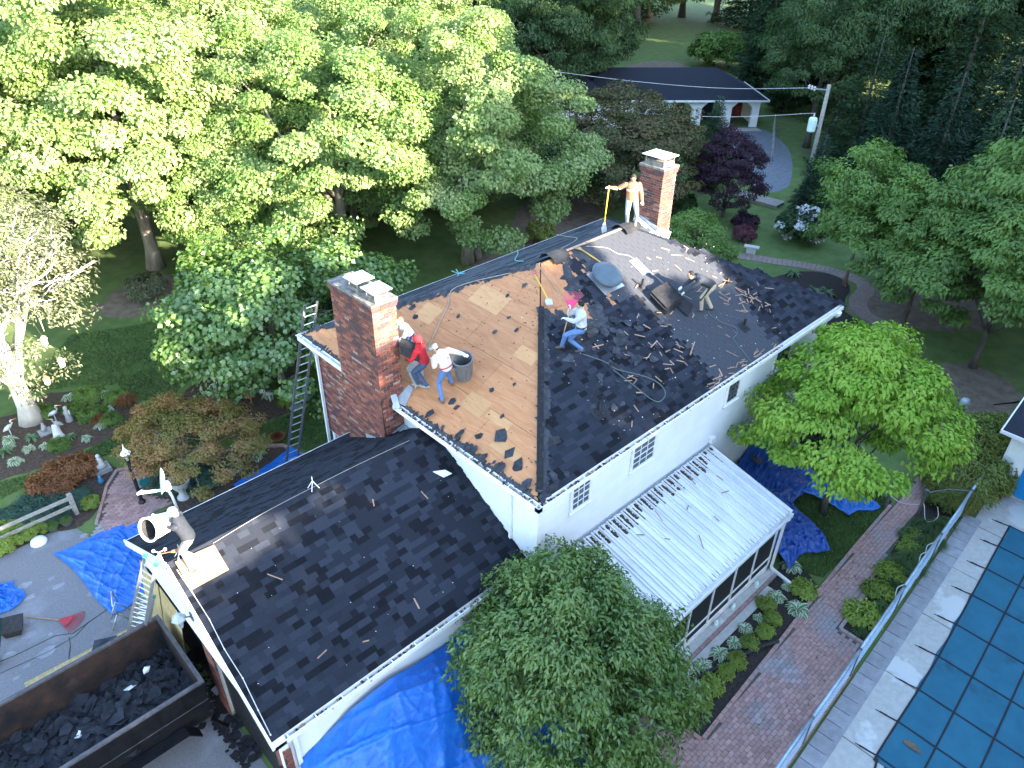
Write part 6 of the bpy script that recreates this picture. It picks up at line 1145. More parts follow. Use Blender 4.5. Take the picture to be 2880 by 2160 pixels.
un = thing('urn_planter', 'white pedestal urn planted with striped grass by the rear eave', 'urn', (-3.85,12.4,0)); b = MB(); b.lathe((-3.85,12.4,0),[(.2,0),(.2,.05),(.12,.12),(.11,.3),(.2,.42),(.3,.6),(.34,.74),(.36,.76),(.33,.76),(.28,.66),(.01,.64)],24,cap=False); b.build('bowl', 'white_stone', un, True)
def statue(name, label, x, y, prof, mat, extra=None, axis=(0,0,1), base=None, cat='statue'):
    t = thing(name, label, cat, (x,y,0)); b = MB(); b.lathe((x,y,base[1] if base else 0), prof, 14, axis=axis); b.build('figure', mat, t, True)
    if base: b = MB(); b.b2((x-base[0],y-base[0],0),(x+base[0],y+base[0],base[1]-.002)); b.build('plinth', 'stone', t)
    if extra: extra(t)
    return t
def wings(x, y, z):
    def f(t):
        for sg in (-1,1): q = MB(); q.slab3([(x+.02,y+sg*.04,z),(x+.06,y+sg*.16,z+.14),(x+.05,y+sg*.12,z-.1)],.02,(1,0,0)); q.build('wing', 'white_stone', t)
    return f
statue('angel_statue', 'grey stone angel standing in the mulch bed', -5.17,19.3, [(.12,0),(.13,.1),(.10,.3),(.12,.45),(.06,.52),(.075,.6),(.06,.68),(.01,.7)], 'stone', wings(-5.17,19.3,.45))
statue('angel_statue', 'seated white angel on a slab by the brick patio', -5.3,15.6, [(.16,0),(.17,.1),(.11,.22),(.09,.34),(.05,.38),(.07,.45),(.05,.52),(.01,.53)], 'white_stone', wings(-5.3,15.6,.3), base=(.25,.16))
statue('chimney_pot', 'upturned white flowerpot tower in the mulch bed', -5.8,18.45, [(.2,0),(.2,.1),(.17,.1),(.11,.55),(.1,.62)], 'white_stone', cat='garden ornament')
statue('bird_statue', 'small grey bird statue on a square slab by the trunk', -6.05,19.2, [(.05,0),(.09,.1),(.08,.22),(.04,.28),(.05,.34),(.01,.38)], 'stone', base=(.22,.06))
statue('gazing_ball', 'blue glass ornament beside the brick patio', -5.57,14.9, [(.03,0),(.08,.05),(.10,.13),(.08,.2),(.05,.26),(.06,.32),(.01,.36)], 'blue_glass', cat='garden ornament')
def bird(name, label, x, y, mat, h=.55, face=(1,0)):
    t = thing(name, label, 'bird statue', (x,y,0)); f = Vector((*face,0)).normalized(); s_ = Vector((-f.y,f.x,0)); c = Vector((x,y,0))
    for sg in (-1,1): q = MB(); q.tube([c+s_*.03*sg, c+s_*.03*sg+Vector((0,0,h*.5))], .012, 6); q.build('leg', mat, t)
    q = MB(); q.tube([c-f*.2+Vector((0,0,h*.45)), c-f*.08+Vector((0,0,h*.55)), c+f*.06+Vector((0,0,h*.64)), c+f*.13+Vector((0,0,h*.7))], [.015,.075,.08,.035], 10); q.build('body', mat, t, True)
    q = MB(); q.tube([c+f*.11+Vector((0,0,h*.68)), c+f*.18+Vector((0,0,h*.8)), c+f*.12+Vector((0,0,h*.92)), c+f*.16+Vector((0,0,h)), c+f*.2+Vector((0,0,h))], [.035,.022,.02,.03,.025], 8); q.build('neck', mat, t, True); q = MB(); q.tube([c+f*.2+Vector((0,0,h)), c+f*.36+Vector((0,0,h*.97))], [.014,.003], 6); q.build('bill', 'yellow', t)
bird('heron_statue', 'grey heron statue beside the stone angel', -5.55,19.55, 'lead', .75, (.8,-.4)); bird('heron_statue', 'small pale heron statue in front of the tall heron', -5.6,19.1, 'stone', .42, (-.5,.5)); bird('egret_statue', 'white egret statue on a stone under the broad-leaved tree', .95,15.45, 'white_stone', .6, (-1,.1)); bird('egret_statue', 'blue-grey heron statue in ferns under the broad-leaved tree', -.35,17.5, 'lead', .55, (1,-.3)); bird('crane_statue', 'rusty crane statue beside the white egret', .35,15.8, 'terracotta', .6, (-1,.2)); bird('crane_statue', 'white wire crane ornament at the foot of the pale trunk', -7.0,19.9, 'white_stone', .55, (1,.2))
fb = thing('fire_bowl', 'rusty bowl with spiky plant on the grass by the wing', 'bowl', (-.05,13.1,0)); b = MB(); b.lathe((-.05,13.1,0),[(.1,0),(.25,.1),(.3,.16),(.28,.16),(.2,.1),(.01,.08)],16,cap=False); b.build('dish', 'terracotta', fb)
bf = thing('bird_feeder', 'bird feeder on a thin black pole by the corner ladder', 'bird feeder', (2.5,16.0,0)); b = MB(); b.tube([(2.5,16,0),(2.5,16,2.6)],.02,6); b.build('pole','black',bf); b = MB(); b.b2((2.38,15.88,1.5),(2.62,16.12,1.75)); b.build('feeder_box','wood',bf); b = MB(); b.b2((2.3,15.8,1.752),(2.7,16.2,1.78)); b.build('tray_roof','stone',bf)
for i, (x, y, z) in enumerate(((-4.95,19.8,3.0),(-4.75,19.3,2.25),(-5.35,19.6,1.6))):
    t = thing('birdhouse', ('tall white birdhouse hanging highest on the pale-trunked tree','white lantern-shaped birdhouse hanging from the pale-trunked tree','small reddish-topped birdhouse hanging lowest by the trunk')[i], 'birdhouse', (x,y,z)); b = MB(); b.lathe((x,y,z),[(.07,0),(.1,.05),(.1,.26)],8); b.build('box', 'white_stone', t); b = MB(); b.lathe((x,y,z+.262),[(.13,0),(.02,.12)],8); b.build('roof', 'terracotta' if i == 2 else 'white_metal', t); b = MB(); b.tube([(x,y,z+.38),(x-.1,y+.1,z+.9)],.006,5); b.build('hanger', 'black', t)
for i, (x, y, s_) in enumerate(((1.5,14.45,.5),(2.1,14.7,.42),(2.5,16.3,.35),(2.9,16.0,.35))): b = MB(); b.prism([(x+s_*U(.5,.7)*math.cos(a*.9),y+s_*U(.4,.55)*math.sin(a*.9)) for a in range(7)],.0,.05); b.build('stepping_stone', 'stone', None, label='flat grey stepping stone on the path to the corner ladder', cat='stone', group='stepping stones by the corner ladder')
# ================================================================ right side: fence, shed, ornaments
fy = lambda x: -5.93+(x-2.8)*.041
fe = thing('chain_fence', 'chain-link fence with blue-grey top rail beside the pool', 'fence', (8,-5.7,0))
pxs = [1.0,3.15,5.75,8.6,11.4,14.1,16.3]
for x in pxs: b = MB(); b.tube([(x,fy(x),0),(x,fy(x),1.12)],.03,8); b.lathe((x,fy(x),1.1),[(.045,0),(.05,.04),(.02,.08)],8); b.build('post', 'dark_alu', fe)
for xa, xb in zip(pxs, pxs[1:]):
    b = MB(); b.tube([(xa,fy(xa),1.1),((xa+xb)/2,fy((xa+xb)/2)+U(-.02,.02),1.1),(xb,fy(xb),1.1)],.042,10); b.build('top_rail', 'rail', fe, True)
    q = MB(); n = int((xb-xa)/.11)
    for i in range(n+8):
        for sg in (1,-1):
            x0 = xa+(i-8 if sg > 0 else i)*.11; z0 = .08; x1 = x0+sg*.95; 
            t0 = max(0,(xa-x0)/(x1-x0)) if sg > 0 else max(0,(xb-x0)/(x1-x0)); t1 = min(1,(xb-x0)/(x1-x0)) if sg > 0 else min(1,(xa-x0)/(x1-x0))
            if t1 > t0+.05: A_ = x0+(x1-x0)*t0; B_ = x0+(x1-x0)*t1; q.bar((A_,fy(A_),z0+.98*t0),(B_,fy(B_),z0+.98*t1),.006,.006)
    q.build('wire_mesh', 'rail', fe, kind='stuff')
for x in (8.2,9.9,10.4): cord('hose', [(x,fy(x)+.06,1.0),(x+.15,fy(x)+.12,1.17),(x+.35,fy(x)+.05,1.2),(x+.5,fy(x)+.02,1.1)], .012, 'cable', 'pale hose looped over the pool fence rail', 'hose', 'hoses looped over the pool fence')
for i, (x, y, h, lab) in enumerate(((12.7,-3.62,1.05,'left dark gate post where the brick path narrows'),(13.05,-4.5,1.1,'right dark gate post where the brick path narrows'))): b = MB(); b.box((x,y,h/2),(.08,.08,h)); b.box((x,y,h+.02),(.11,.11,.05)); b.build('gate_post', 'dark_alu', None, label=lab, cat='post')
cord('gate_rope', [(12.7,-3.66,.55),(12.85,-4.0,.38),(13.0,-4.4,.5),(13.05,-4.55,.6),(12.75,-4.85,.25),(13.1,-5.05,.3),(13.3,-4.9,.55)], .012, 'cable', 'pale rope strung between the gate posts')
b = MB(); b.tube([(13.08,-4.55,1.05),(13.7,-4.95,1.08),(14.1,fy(14.1),1.08)],.022,8); b.build('gate_rail', 'dark_alu', None, label='dark rail from gate post to the pool fence', cat='rail')
cord('drain_pipe', [(5.34,-4.0,.1),(4.83,-3.77,.1),(4.26,-3.58,.1),(3.69,-3.42,.1),(3.1,-3.24,.1),(2.5,-3.05,.09)], .055, 'rubber', 'black corrugated drain pipe across the porch planting bed', 'pipe')
sh = thing('pool_shed', 'pale blue-white pool shed with bright blue door at the right edge', 'shed', (18,-8,0))
sw = siding(sh, (16.35,-5.62), (16.35,-10), .1, 2.35, (-1,0), step=.13); b = MB(); b.b2((16.36,-5.75,.1),(20,-5.62,2.35)); b.build('wall', 'siding', sh); b = MB(); b.b2((16.32,-10,0),(20,-5.62,.1)); b.build('footing', 'concrete', sh)
b = MB(); b.box((16.34,-5.63,1.2),(.09,.09,2.3)); b.build('corner_board', 'white_metal', sh)
b = MB(); b.b2((16.28,-7.6,.12),(16.33,-6.25,2.1)); dr = b.build('door', 'blue_door', sh); b = MB(); b.b2((16.25,-6.42,1.0),(16.28,-6.36,1.08)); b.build('handle', 'alu', dr)
b = MB(); b.slab3([(16.0,-5.3,2.42),(16.0,-10.2,2.42),(18.2,-10.2,3.2),(18.2,-5.3,3.2)], .05, (-.35,0,1)); b.slab3([(20.4,-10.2,2.42),(20.4,-5.3,2.42),(18.2,-5.3,3.2),(18.2,-10.2,3.2)], .05, (.35,0,1)); b.build('roof', 'navy_roof', sh)
b = MB(); b.bar((15.97,-5.25,2.4),(15.97,-10.2,2.4),.05,.12); b.bar((15.97,-5.27,2.4),(18.2,-5.27,3.2),.04,.12); b.build('fascia', 'white_metal', sh)
gb = thing('gazing_globe', 'blue-grey gazing globe on a turned pedestal on the lawn', 'gazing globe', (19.3,-3.4,0)); b = MB(); b.lathe((19.3,-3.4,0),[(.2,0),(.2,.08),(.12,.14),(.09,.3),(.14,.45),(.09,.6),(.1,.75),(.17,.82)],16); b.build('pedestal', 'stone', gb, True); b = MB(); b.lathe((19.3,-3.4,.82),[(.02,0),(.12,.04),(.17,.15),(.17,.2),(.12,.31),(.01,.35)],18); b.build('globe', 'lead', gb, True)
bn = thing('garden_bench', 'weathered grey stone bench by the bend of the path', 'bench', (22.0,1.9,0)); b = MB(); b.box((22.0,1.9,.45),(.5,1.2,.07),0,Matrix.Rotation(.8,3,'Z')); b.build('seat', 'stone', bn)
for sg in (-1,1): b = MB(); b.box((22.0-sg*.3,1.9+sg*.28,.2),(.35,.12,.42),0,Matrix.Rotation(.8,3,'Z')); b.build('leg', 'stone', bn)
bn2 = thing('garden_bench', 'small curved white stone seat behind the house corner', 'bench', (27.3,10.5,0)); b = MB(); b.box((27.3,10.5,.4),(.35,.8,.07),0,Matrix.Rotation(.4,3,'Z')); b.build('seat', 'white_stone', bn2); b = MB(); b.box((27.3,10.5,.18),(.25,.5,.36),0,Matrix.Rotation(.4,3,'Z')); b.build('pedestal', 'white_stone', bn2)
cord('fallen_branch', [(21.5,1.5,.05),(22.0,1.35,.2),(22.5,1.1,.3),(22.9,.9,.45)], .025, 'twig', 'bare bent branch beside the weathered bench', 'branch')
for i, (x, y, z) in enumerate(((10.2,.05,1.15),(12.1,-.35,1.25),(12.8,-.2,1.3),(11.6,-.6,1.1))): b = MB(); b.lathe((x,y,z-.6),[(.08,0),(.09,.3),(.2,.5),(.24,.62),(.2,.62),(.1,.55)],14); b.build('white_pot', 'white_stone', None, label='white pot half hidden under the bright tree', cat='pot', group='white pots under the bright tree')
b = MB(); b.tube([(8.55,-1.9,.3),(8.6,-1.95,1.35),(8.75,-2.05,1.4),(8.8,-2.1,1.3)],.012,6); b.tube([(8.45,-2.0,.3),(8.5,-2.05,1.3),(8.6,-2.2,1.38),(8.7,-2.25,1.28)],.012,6); b.build('plant_hook', 'white_metal', None, label='pair of thin white garden hooks by the porch corner', cat='hook')
for x in (3.2,4.55,5.4,6.6): b = MB(); b.box((x,-2.55,.14),(.14,.1,.1),0,Matrix.Rotation(U(0,1),3,'Z')); b.lathe((x,-2.55,.19),[(.06,0),(.04,.08),(.01,.1)],8); b.build('curb_ornament', 'cap_metal', None, label='small green-white ornament on the porch curb', cat='ornament', group='ornaments on the porch curb')
# ================================================================ far buildings, pole
bx = thing('carport', 'white open-bay carport with navy hip roof in the background', 'building', (47,28,0)); O = Vector((50.2,24.2,0)); u_ = Vector((-.76,.65,0)).normalized(); v_ = Vector((.65,.76,0)).normalized()
def bp_(a, c, z): return O+u_*a+v_*c+Vector((0,0,z))
for a0, a1 in ((0,.6),(2.3,3.1),(4.8,5.6),(7.3,7.9)):
    b = MB(); b.add([bp_(a0,0,0),bp_(a1,0,0),bp_(a1,.3,0),bp_(a0,.3,0),bp_(a0,0,2.2),bp_(a1,0,2.2),bp_(a1,.3,2.2),bp_(a0,.3,2.2)], [(3,2,1,0),(4,5,6,7),(0,1,5,4),(1,2,6,5),(2,3,7,6),(3,0,4,7)]); b.build('pier', 'siding', bx)
for a0, a1 in ((.6,2.3),(3.1,4.8),(5.6,7.3)):
    b = MB(); b.slab3([bp_(a0,.02,1.55),bp_(a0+.5,.02,2.0),bp_(a1-.5,.02,2.0),bp_(a1,.02,1.55),bp_(a1,.02,2.2),bp_(a0,.02,2.2)], .2, v_); b.build('arch', 'siding', bx); b = MB(); b.slab3([bp_(a0,2.5,0),bp_(a1,2.5,0),bp_(a1,2.5,2.2),bp_(a0,2.5,2.2)], .05, v_); b.build('bay_back', 'bay_red' if a0 < 1 else 'black', bx)
b = MB(); b.slab3([bp_(0,.31,0),bp_(0,5.2,0),bp_(0,5.2,2.2),bp_(0,.31,2.2)], .15, u_); b.build('side_wall', 'siding', bx)
b = MB(); R1_, R2_ = bp_(3.2,2.9,4.1), bp_(12.5,2.9,4.1); e = [bp_(-.5,-.5,2.22),bp_(15.5,-.5,2.22),bp_(15.5,6.3,2.22),bp_(-.5,6.3,2.22)]; b.add(e+[R1_,R2_], [(0,1,5,4),(1,2,5),(2,3,4,5),(3,0,4),(3,2,1,0)]); b.build('roof', 'navy_roof', bx); b = MB(); b.bar(bp_(-.52,-.53,2.2),bp_(15.5,-.53,2.2),.06,.14); b.bar(bp_(-.53,-.5,2.2),bp_(-.53,6.3,2.2),.06,.14); b.build('gutter', 'white_metal', bx)
b = MB(); b.slab3([bp_(8.0,0,0),bp_(15,0,0),bp_(15,0,2.2),bp_(8.0,0,2.2)], .15, v_); b.build('front_wall', 'siding', bx)
for a0 in (9.5,11.6,13.4): b = MB(); b.slab3([bp_(a0,-.03,.9),bp_(a0+.8,-.03,.9),bp_(a0+.8,-.03,1.9),bp_(a0,-.03,1.9)], .04, v_*-1); b.build('window', 'glass', bx)
b = MB(); b.slab3([(48.6,25.3,.012),(50.0,24.0,.012),(49.4,23.2,.012),(47.9,24.6,.012)], .01, (0,0,1)); b.build('apron', 'concrete', bx)
hx = thing('far_house', 'white house corner with dark shutters glimpsed between the trees', 'house', (34,31,0)); b = MB(); b.b2((32,31,0),(38,36,3.0)); b.build('wall', 'siding', hx); b = MB(); b.slab3([(31.6,30.6,3.0),(38.4,30.6,3.0),(38.4,33.5,4.4),(31.6,33.5,4.4)],.06,(0,-.4,1)); b.build('roof', 'navy_roof', hx)
for x in (32.6,34.4,36.2): b = MB(); b.b2((x,30.95,1.0),(x+.7,31,2.3)); w_ = b.build('window', 'white_metal', hx); b = MB(); b.b2((x+.08,30.93,1.08),(x+.62,30.949,2.22)); b.build('pane', 'glass', w_); b = MB(); b.b2((x+.75,30.96,1.0),(x+1.0,30.999,2.3)); b.build('shutter', 'black', w_)
up = thing('utility_pole', 'grey wooden utility pole with a pale transformer', 'utility pole', (37.05,12.75,0)); b = MB(); b.tube([(37.05,12.75,0),(37.15,12.8,4),(37.32,12.87,7.05)],[.15,.13,.11],10); b.build('pole', 'old_wood', up, True)
b = MB(); b.lathe((36.95,13.2,4.3),[(.2,0),(.25,.05),(.26,.72),(.23,.82),(.08,.87)],16); b.build('transformer', 'cap_metal', up); b = MB(); b.lathe((36.95,13.2,5.17),[(.05,0),(.07,.06),(.04,.14),(.06,.18),(.02,.24)],8); b.build('bushing', 'white_stone', up)
b = MB(); b.bar((37.3,12.85,6.75),(36.75,13.45,6.8),.06,.06); b.build('bracket', 'alu', up); b = MB(); b.bar((37.15,12.8,4.7),(36.95,13.2,4.7),.08,.08); b.build('transformer_bracket', 'alu', up)
for k in range(3): b = MB(); b.lathe((36.75-.12*k,13.45+.12*k,6.68+.05*k),[(.04,0),(.09,.05),(.05,.12),(.09,.16),(.03,.25)],8); b.build('insulator', 'white_stone', up)
cord('power_line', [(36.7,13.5,6.85),(33,18.2,6.6),(28,25,7.0),(22,34,8.0)], .014, 'cable', 'upper power line leaving the utility pole', 'wire'); cord('power_line', [(36.95,13.2,5.4),(33,17.6,5.0),(28,23.8,5.2),(22,33,6.3)], .014, 'cable', 'lower power line leaving the transformer', 'wire')
def footbridge(label, c, ang, L_, W_):
    t = thing('footbridge', label, 'footbridge', (*c,0)); R_ = Matrix.Rotation(ang,3,'Z'); n = int(L_/.16)
    for i in range(n): b = MB(); b.box(Vector((*c,.22))+R_ @ Vector((-L_/2+(i+.5)*L_/n,0,0)), (.13,W_,.04), 0, R_); b.build('plank', 'old_wood', t)
    for sg in (-1,1): b = MB(); b.bar(Vector((*c,.1))+R_ @ Vector((-L_/2,sg*W_*.4,0)), Vector((*c,.1))+R_ @ Vector((L_/2,sg*W_*.4,0)), .1, .18); b.build('beam', 'old_wood', t)
footbridge('weathered plank footbridge under the dark maple', (26.9,24.6), .3, 2.6, 1.3); footbridge('weathered plank footbridge at the foot of the spruces', (34.8,14.6), -1.5, 3.0, 1.2)
for i in range(16): a = U(-.4,.4); b = MB(); c = Vector((63+U(-1.6,1.6),32.5+U(-1.3,1.3),.2+.22*(i % 4))); d = Vector((math.cos(a+2.4),math.sin(a+2.4),U(-.05,.08))); b.tube([c-d*1.3, c+d*1.3], .16, 8); b.build('log', 'twig', None, True, label='grey log in the pile behind the carport', cat='log', group='logs piled behind the carport')
for i in range(9):
    x, y = 52+i*1.1, 22.8-i*.35; 
fc = thing('wire_fence', 'low wire fence along the gravel drive by the carport', 'fence', (47.5,20.5,0))
for i in range(6): t = i/5; x, y = 50.6-8*t, 22.9-4.6*t; b = MB(); b.tube([(x,y,0),(x,y,1.2)],.035,6); b.build('post', 'alu', fc)
for z in (.4,.8,1.15): b = MB(); b.tube([(50.6,22.9,z),(42.6,18.3,z)],.015,5); b.build('wire', 'alu', fc)
# ================================================================ people
def loft(rings, n=12):
    """rings: (centre, side vec, front vec, rs, rf) -> closed mesh verts/faces with rounded ends"""
    vs = []; k = len(rings)
    for c, s_, f_, rs, rf in rings:
        for j in range(n): a = 2*math.pi*j/n; vs.append(Vector(c)+s_*rs*math.cos(a)+f_*rf*math.sin(a))
    fs = [(i*n+j, i*n+(j+1) % n, (i+1)*n+(j+1) % n, (i+1)*n+j) for i in range(k-1) for j in range(n)]+[tuple(range(n-1,-1,-1)), tuple((k-1)*n+j for j in range(n))]
    return vs, fs
def limb_loft(mb, pts, rad, side, flat=1.0, sub=4):
    P = [Vector(p) for p in pts]; rings = []
    def fr(d): d = d.normalized(); s_ = (side-d*side.dot(d)); s_ = s_.normalized() if s_.length > .05 else frame(d)[1]; return s_, d.cross(s_).normalized()
    seq = []
    for i in range(len(P)-1):
        for k in range(sub): t = k/sub; seq.append((P[i].lerp(P[i+1], t), rad[i]+(rad[i+1]-rad[i])*t, P[i+1]-P[i]))
    seq.append((P[-1], rad[-1], P[-1]-P[-2])); d0 = (P[1]-P[0]).normalized(); d1 = (P[-1]-P[-2]).normalized()
    seq = [(P[0]-d0*rad[0]*.8, rad[0]*.5, d0)]+seq+[(P[-1]+d1*rad[-1]*.8, rad[-1]*.5, d1)]
    for c, r_, d in seq: s_, f_ = fr(d); rings.append((c, s_, f_, r_, r_*flat))
    mb.add(*loft(rings))
def ik(a, c, l1, l2, hint):
    a, c = Vector(a), Vector(c); d = c-a; L_ = min(d.length, (l1+l2)*.995); u = d.normalized(); c = a+u*L_; x = (l1*l1-l2*l2+L_*L_)/(2*L_); h = math.sqrt(max(0, l1*l1-x*x)); p = Vector(hint)-u*Vector(hint).dot(u); p = p.normalized() if p.length > .01 else frame(u)[1]; return a+u*x+p*h, c
def person(label, pelvis, neck, face, hands, feet, head_off=(0,0,.0), look=None, shirt=(.3,.3,.3), pants=(.1,.15,.3), skin=(.42,.25,.17), shoes=(.08,.06,.05), glove=None, hair=None, cap=None, hood=None, bulk=1.0, elbow=(0,0,-1), stripe=None, sleeve=True, belt=None, curl=1.0, back_print=False):
    pel = Vector(pelvis); nk = Vector(neck); f = Vector((*face,0)).normalized(); up = (nk-pel).normalized(); s_ = f.cross(Vector((0,0,1))).normalized(); s_ = (s_-up*s_.dot(up)).normalized(); fr = up.cross(s_).normalized(); fr = -fr if fr.dot(f) < 0 else fr
    T = (nk-pel).length; root = thing('person', label, 'person', (pel.x, pel.y, min(Vector(q).z for q in feet))); bones = []; b = MB()
    tr = [(-.10,.10,.085),(-.06,.158,.12),(.0,.178,.135),(.05,.180,.137),(.16,.170,.128),(.30,.180,.13),(.40,.195,.13),(.47,.178,.112),(.52,.11,.085),(.56,.06,.06)]; k = T/.54
    b.add(*loft([(pel+up*z*k, s_, fr, rs*bulk, rf*bulk) for z, rs, rf in tr], 16)); bones.append((pel+up*.02, nk-up*.04, .145*bulk, 0)); bones.append((pel+up*.46*k-s_*.13, pel+up*.46*k+s_*.13, .08, 0)); bones.append((pel-up*.1-s_*.06, pel-up*.1+s_*.06, .11, 1))
    hd = nk+Vector((0,0,.135))+Vector(head_off); lk = Vector(look if look is not None else (*face, -.3)).normalized(); hu = (Vector((0,0,1))-lk*lk.z).normalized()
    if abs(lk.z) > .9: hu = f
    hs = lk.cross(hu).normalized(); b.add(*loft([(hd+hu*z, hs, lk, rs, rf) for z, rs, rf in ((-.125,.03,.035),(-.105,.05,.06),(-.06,.066,.082),(0,.074,.094),(.05,.075,.094),(.09,.06,.075),(.115,.03,.04))], 14)); limb_loft(b, (nk-up*.04, hd-hu*.05), (.058,.052), s_)
    bones.append((hd-hu*.06, hd+hu*.06, .08, 2)); bones.append((nk+up*.01, hd-hu*.06, .05, 2))
    b.add(*loft([(hd+lk*.085+hu*(-.035), hs, lk, .016, .016), (hd+lk*.10+hu*(-.02), hs, lk, .016, .022), (hd+lk*.088+hu*.025, hs, lk, .010, .014)], 8))
    for sg in (-1, 1): b.add(*loft([(hd+hs*sg*.073+hu*(-.03), hs, lk, .008, .012), (hd+hs*sg*.08, hs, lk, .012, .022), (hd+hs*sg*.076+hu*.035, hs, lk, .008, .014)], 8))
    for i, sg in enumerate((-1, 1)):
        sh = pel+up*.45*k+s_*sg*.185*bulk; H = Vector(hands[i]); el, H = ik(sh, H, .29, .265, Vector(elbow)+s_*sg*.5-fr*.3); w = el.lerp(H, .93); limb_loft(b, (sh, sh.lerp(el, .5), el, el.lerp(w, .4), w), (.078*bulk,.070*bulk,.060*bulk,.056*bulk,.040), s_); bones.append((sh, el, .06, 0)); bones.append((el, el.lerp(H, .86), .045, 0 if sleeve else 2))
        d = (H-el).normalized(); ps = (s_-d*s_.dot(d)).normalized() if abs(s_.dot(d)) < .95 else frame(d)[1]; pn = d.cross(ps).normalized()*(-1 if d.cross(ps).dot(Vector((0,0,1))) > 0 else 1)
        b.add(*loft([(w-d*.01, ps, pn, .028, .022), (w+d*.03, ps, pn, .038, .018), (w+d*.085, ps, pn, .043, .016), (w+d*.095, ps, pn, .035, .012)], 10)); bones.append((w+d*.02, w+d*.14, .04, 3))
        for j, (o_, l_) in enumerate(((-.033,.06),(-.011,.072),(.011,.068),(.033,.052))): a0 = w+d*.08+ps*o_; a1 = a0+d*l_*.55+pn*l_*.25*curl; a2 = a1+d*l_*.25*(1.2-curl)+pn*l_*.5*curl; limb_loft(b, (a0, a1, a2), (.0115,.0105,.0095), ps, sub=2)
        th = w+d*.02+ps*(-sg)*.035; limb_loft(b, (th, th+d*.035+ps*(-sg)*.025+pn*.01, th+d*.06+ps*(-sg)*.012+pn*.035*curl), (.014,.0125,.0105), pn, sub=2)
        hp = pel+s_*sg*.092-up*.04; ft = Vector(feet[i])+Vector((0,0,.085)); kn, ft = ik(hp, ft, .44, .43, f+s_*sg*.15); limb_loft(b, (hp, hp.lerp(kn, .5), kn, kn.lerp(ft, .4), ft), (.098,.086,.065,.062,.05), s_); bones.append((hp, kn, .085, 1)); bones.append((kn, ft+(kn-ft).normalized()*.02, .055, 1))
        toe = Vector((f.x, f.y, 0)); fs_ = toe.cross(Vector((0,0,1))); g = ft-Vector((0,0,.045)); b.add(*loft([(g-toe*.085, fs_, Vector((0,0,1)), .028, .03), (g-toe*.05, fs_, Vector((0,0,1)), .042, .048), (g+toe*.06, fs_, Vector((0,0,1)), .05, .042), (g+toe*.14, fs_, Vector((0,0,1)), .046, .03), (g+toe*.185, fs_, Vector((0,0,1)), .026, .018)], 10)); bones.append((g-toe*.06, g+toe*.15, .045, 4)); limb_loft(b, (ft+Vector((0,0,.03)), g), (.045,.04), s_, sub=2)
    me = bpy.data.meshes.new('t'); bb = base_of(root); me.from_pydata([Vector(v)-bb for v in b.v], [], b.f); tmp = bpy.data.objects.new('t', me); COL.objects.link(tmp)
    m_ = tmp.modifiers.new('r', 'REMESH'); m_.mode = 'VOXEL'; m_.voxel_size = .0105; m2 = tmp.modifiers.new('s', 'SMOOTH'); m2.factor = .5; m2.iterations = 3
    dg = bpy.context.evaluated_depsgraph_get(); nm = bpy.data.meshes.new_from_object(tmp.evaluated_get(dg)); bpy.data.objects.remove(tmp); nm.name = 'body'
    if hood is None and bulk >= 1: pass
    ncol = [('shirt', shirt), ('pants', pants), ('skin', skin), ('glove', glove or skin), ('shoe', shoes), ('belt', belt or pants), ('stripe', stripe or shirt)]; nm.materials.clear()
    for nn, c in ncol:
        key = 'cloth_%s_%d' % (nn, len(MAT)); M(key, c, tuple(q*.82 for q in c), 14, .85 if nn != 'skin' else .6, .35 if nn in ('shirt','pants') else .1, 22); nm.materials.append(MAT[key])
    n = len(nm.polygons); ce = np.empty(n*3); nm.polygons.foreach_get('center', ce); ce = ce.reshape(-1, 3)+np.array(bb); best = np.full(n, 9e9); mi = np.zeros(n, np.int32)
    for a, c, r_, m0 in bones:
        a, c = np.array(a), np.array(c); ab = c-a; t = np.clip(((ce-a)@ab)/max(1e-9, ab@ab), 0, 1); d = np.linalg.norm(ce-(a+t[:, None]*ab), axis=1)-r_; w = d < best; best[w] = d[w]; mi[w] = m0
    h = (ce-np.array(pel))@np.array(up)
    if belt: mi[(mi < 2) & (h > .03) & (h < .075)] = 5
    if stripe: mi[(mi == 0) & (h > .27*k) & (h < .33*k)] = 6
    nm.polygons.foreach_set('material_index', mi); nm.polygons.foreach_set('use_smooth', np.ones(n, bool)); nm.update(); ob = bpy.data.objects.new('body', nm); link(ob, root); BASES[ob.name] = bb
    def ell(c, rs, rf, ru, name, mat, cut=None, nz=.0, n=16, m=10):
        q = MB(); vs = []; 
        for i in range(m+1):
            ph = math.pi*i/m
            for j in range(n): a = 2*math.pi*j/n; kk = 1+U(-nz,nz); vs.append(c+hs*rs*kk*math.sin(ph)*math.cos(a)+lk*rf*kk*math.sin(ph)*math.sin(a)+hu*ru*kk*math.cos(ph))
        mm = m if cut is None else cut; q.add(vs[:(mm+1)*n], [(i*n+j, (i+1)*n+j, (i+1)*n+(j+1) % n, i*n+(j+1) % n) for i in range(mm) for j in range(n)]); q.build(name, mat, root, True)
    for sg in (-1, 1): q = MB(); e = hd+lk*.090+hs*sg*.03+hu*.012; q.lathe(e-lk*.004, [(.001,0),(.008,.003),(.001,.007)], 8, axis=lk); q.build('eye', 'black', root)
    q = MB(); q.bar(hd+lk*.083-hu*.062-hs*.02, hd+lk*.083-hu*.062+hs*.02, .006, .006); q.build('mouth', 'terracotta', root)
    if back_print:
        for r_ in range(3):
            for c_ in range(4 if r_ else 3): q = MB(); e = pel+up*(.36-.035*r_)*k-fr*.128*bulk+s_*(-.075+.045*c_+.01*r_); q.bar(e, e+s_*.032, .008, .012, up=up); q.build('back_print', 'dark_alu', root)
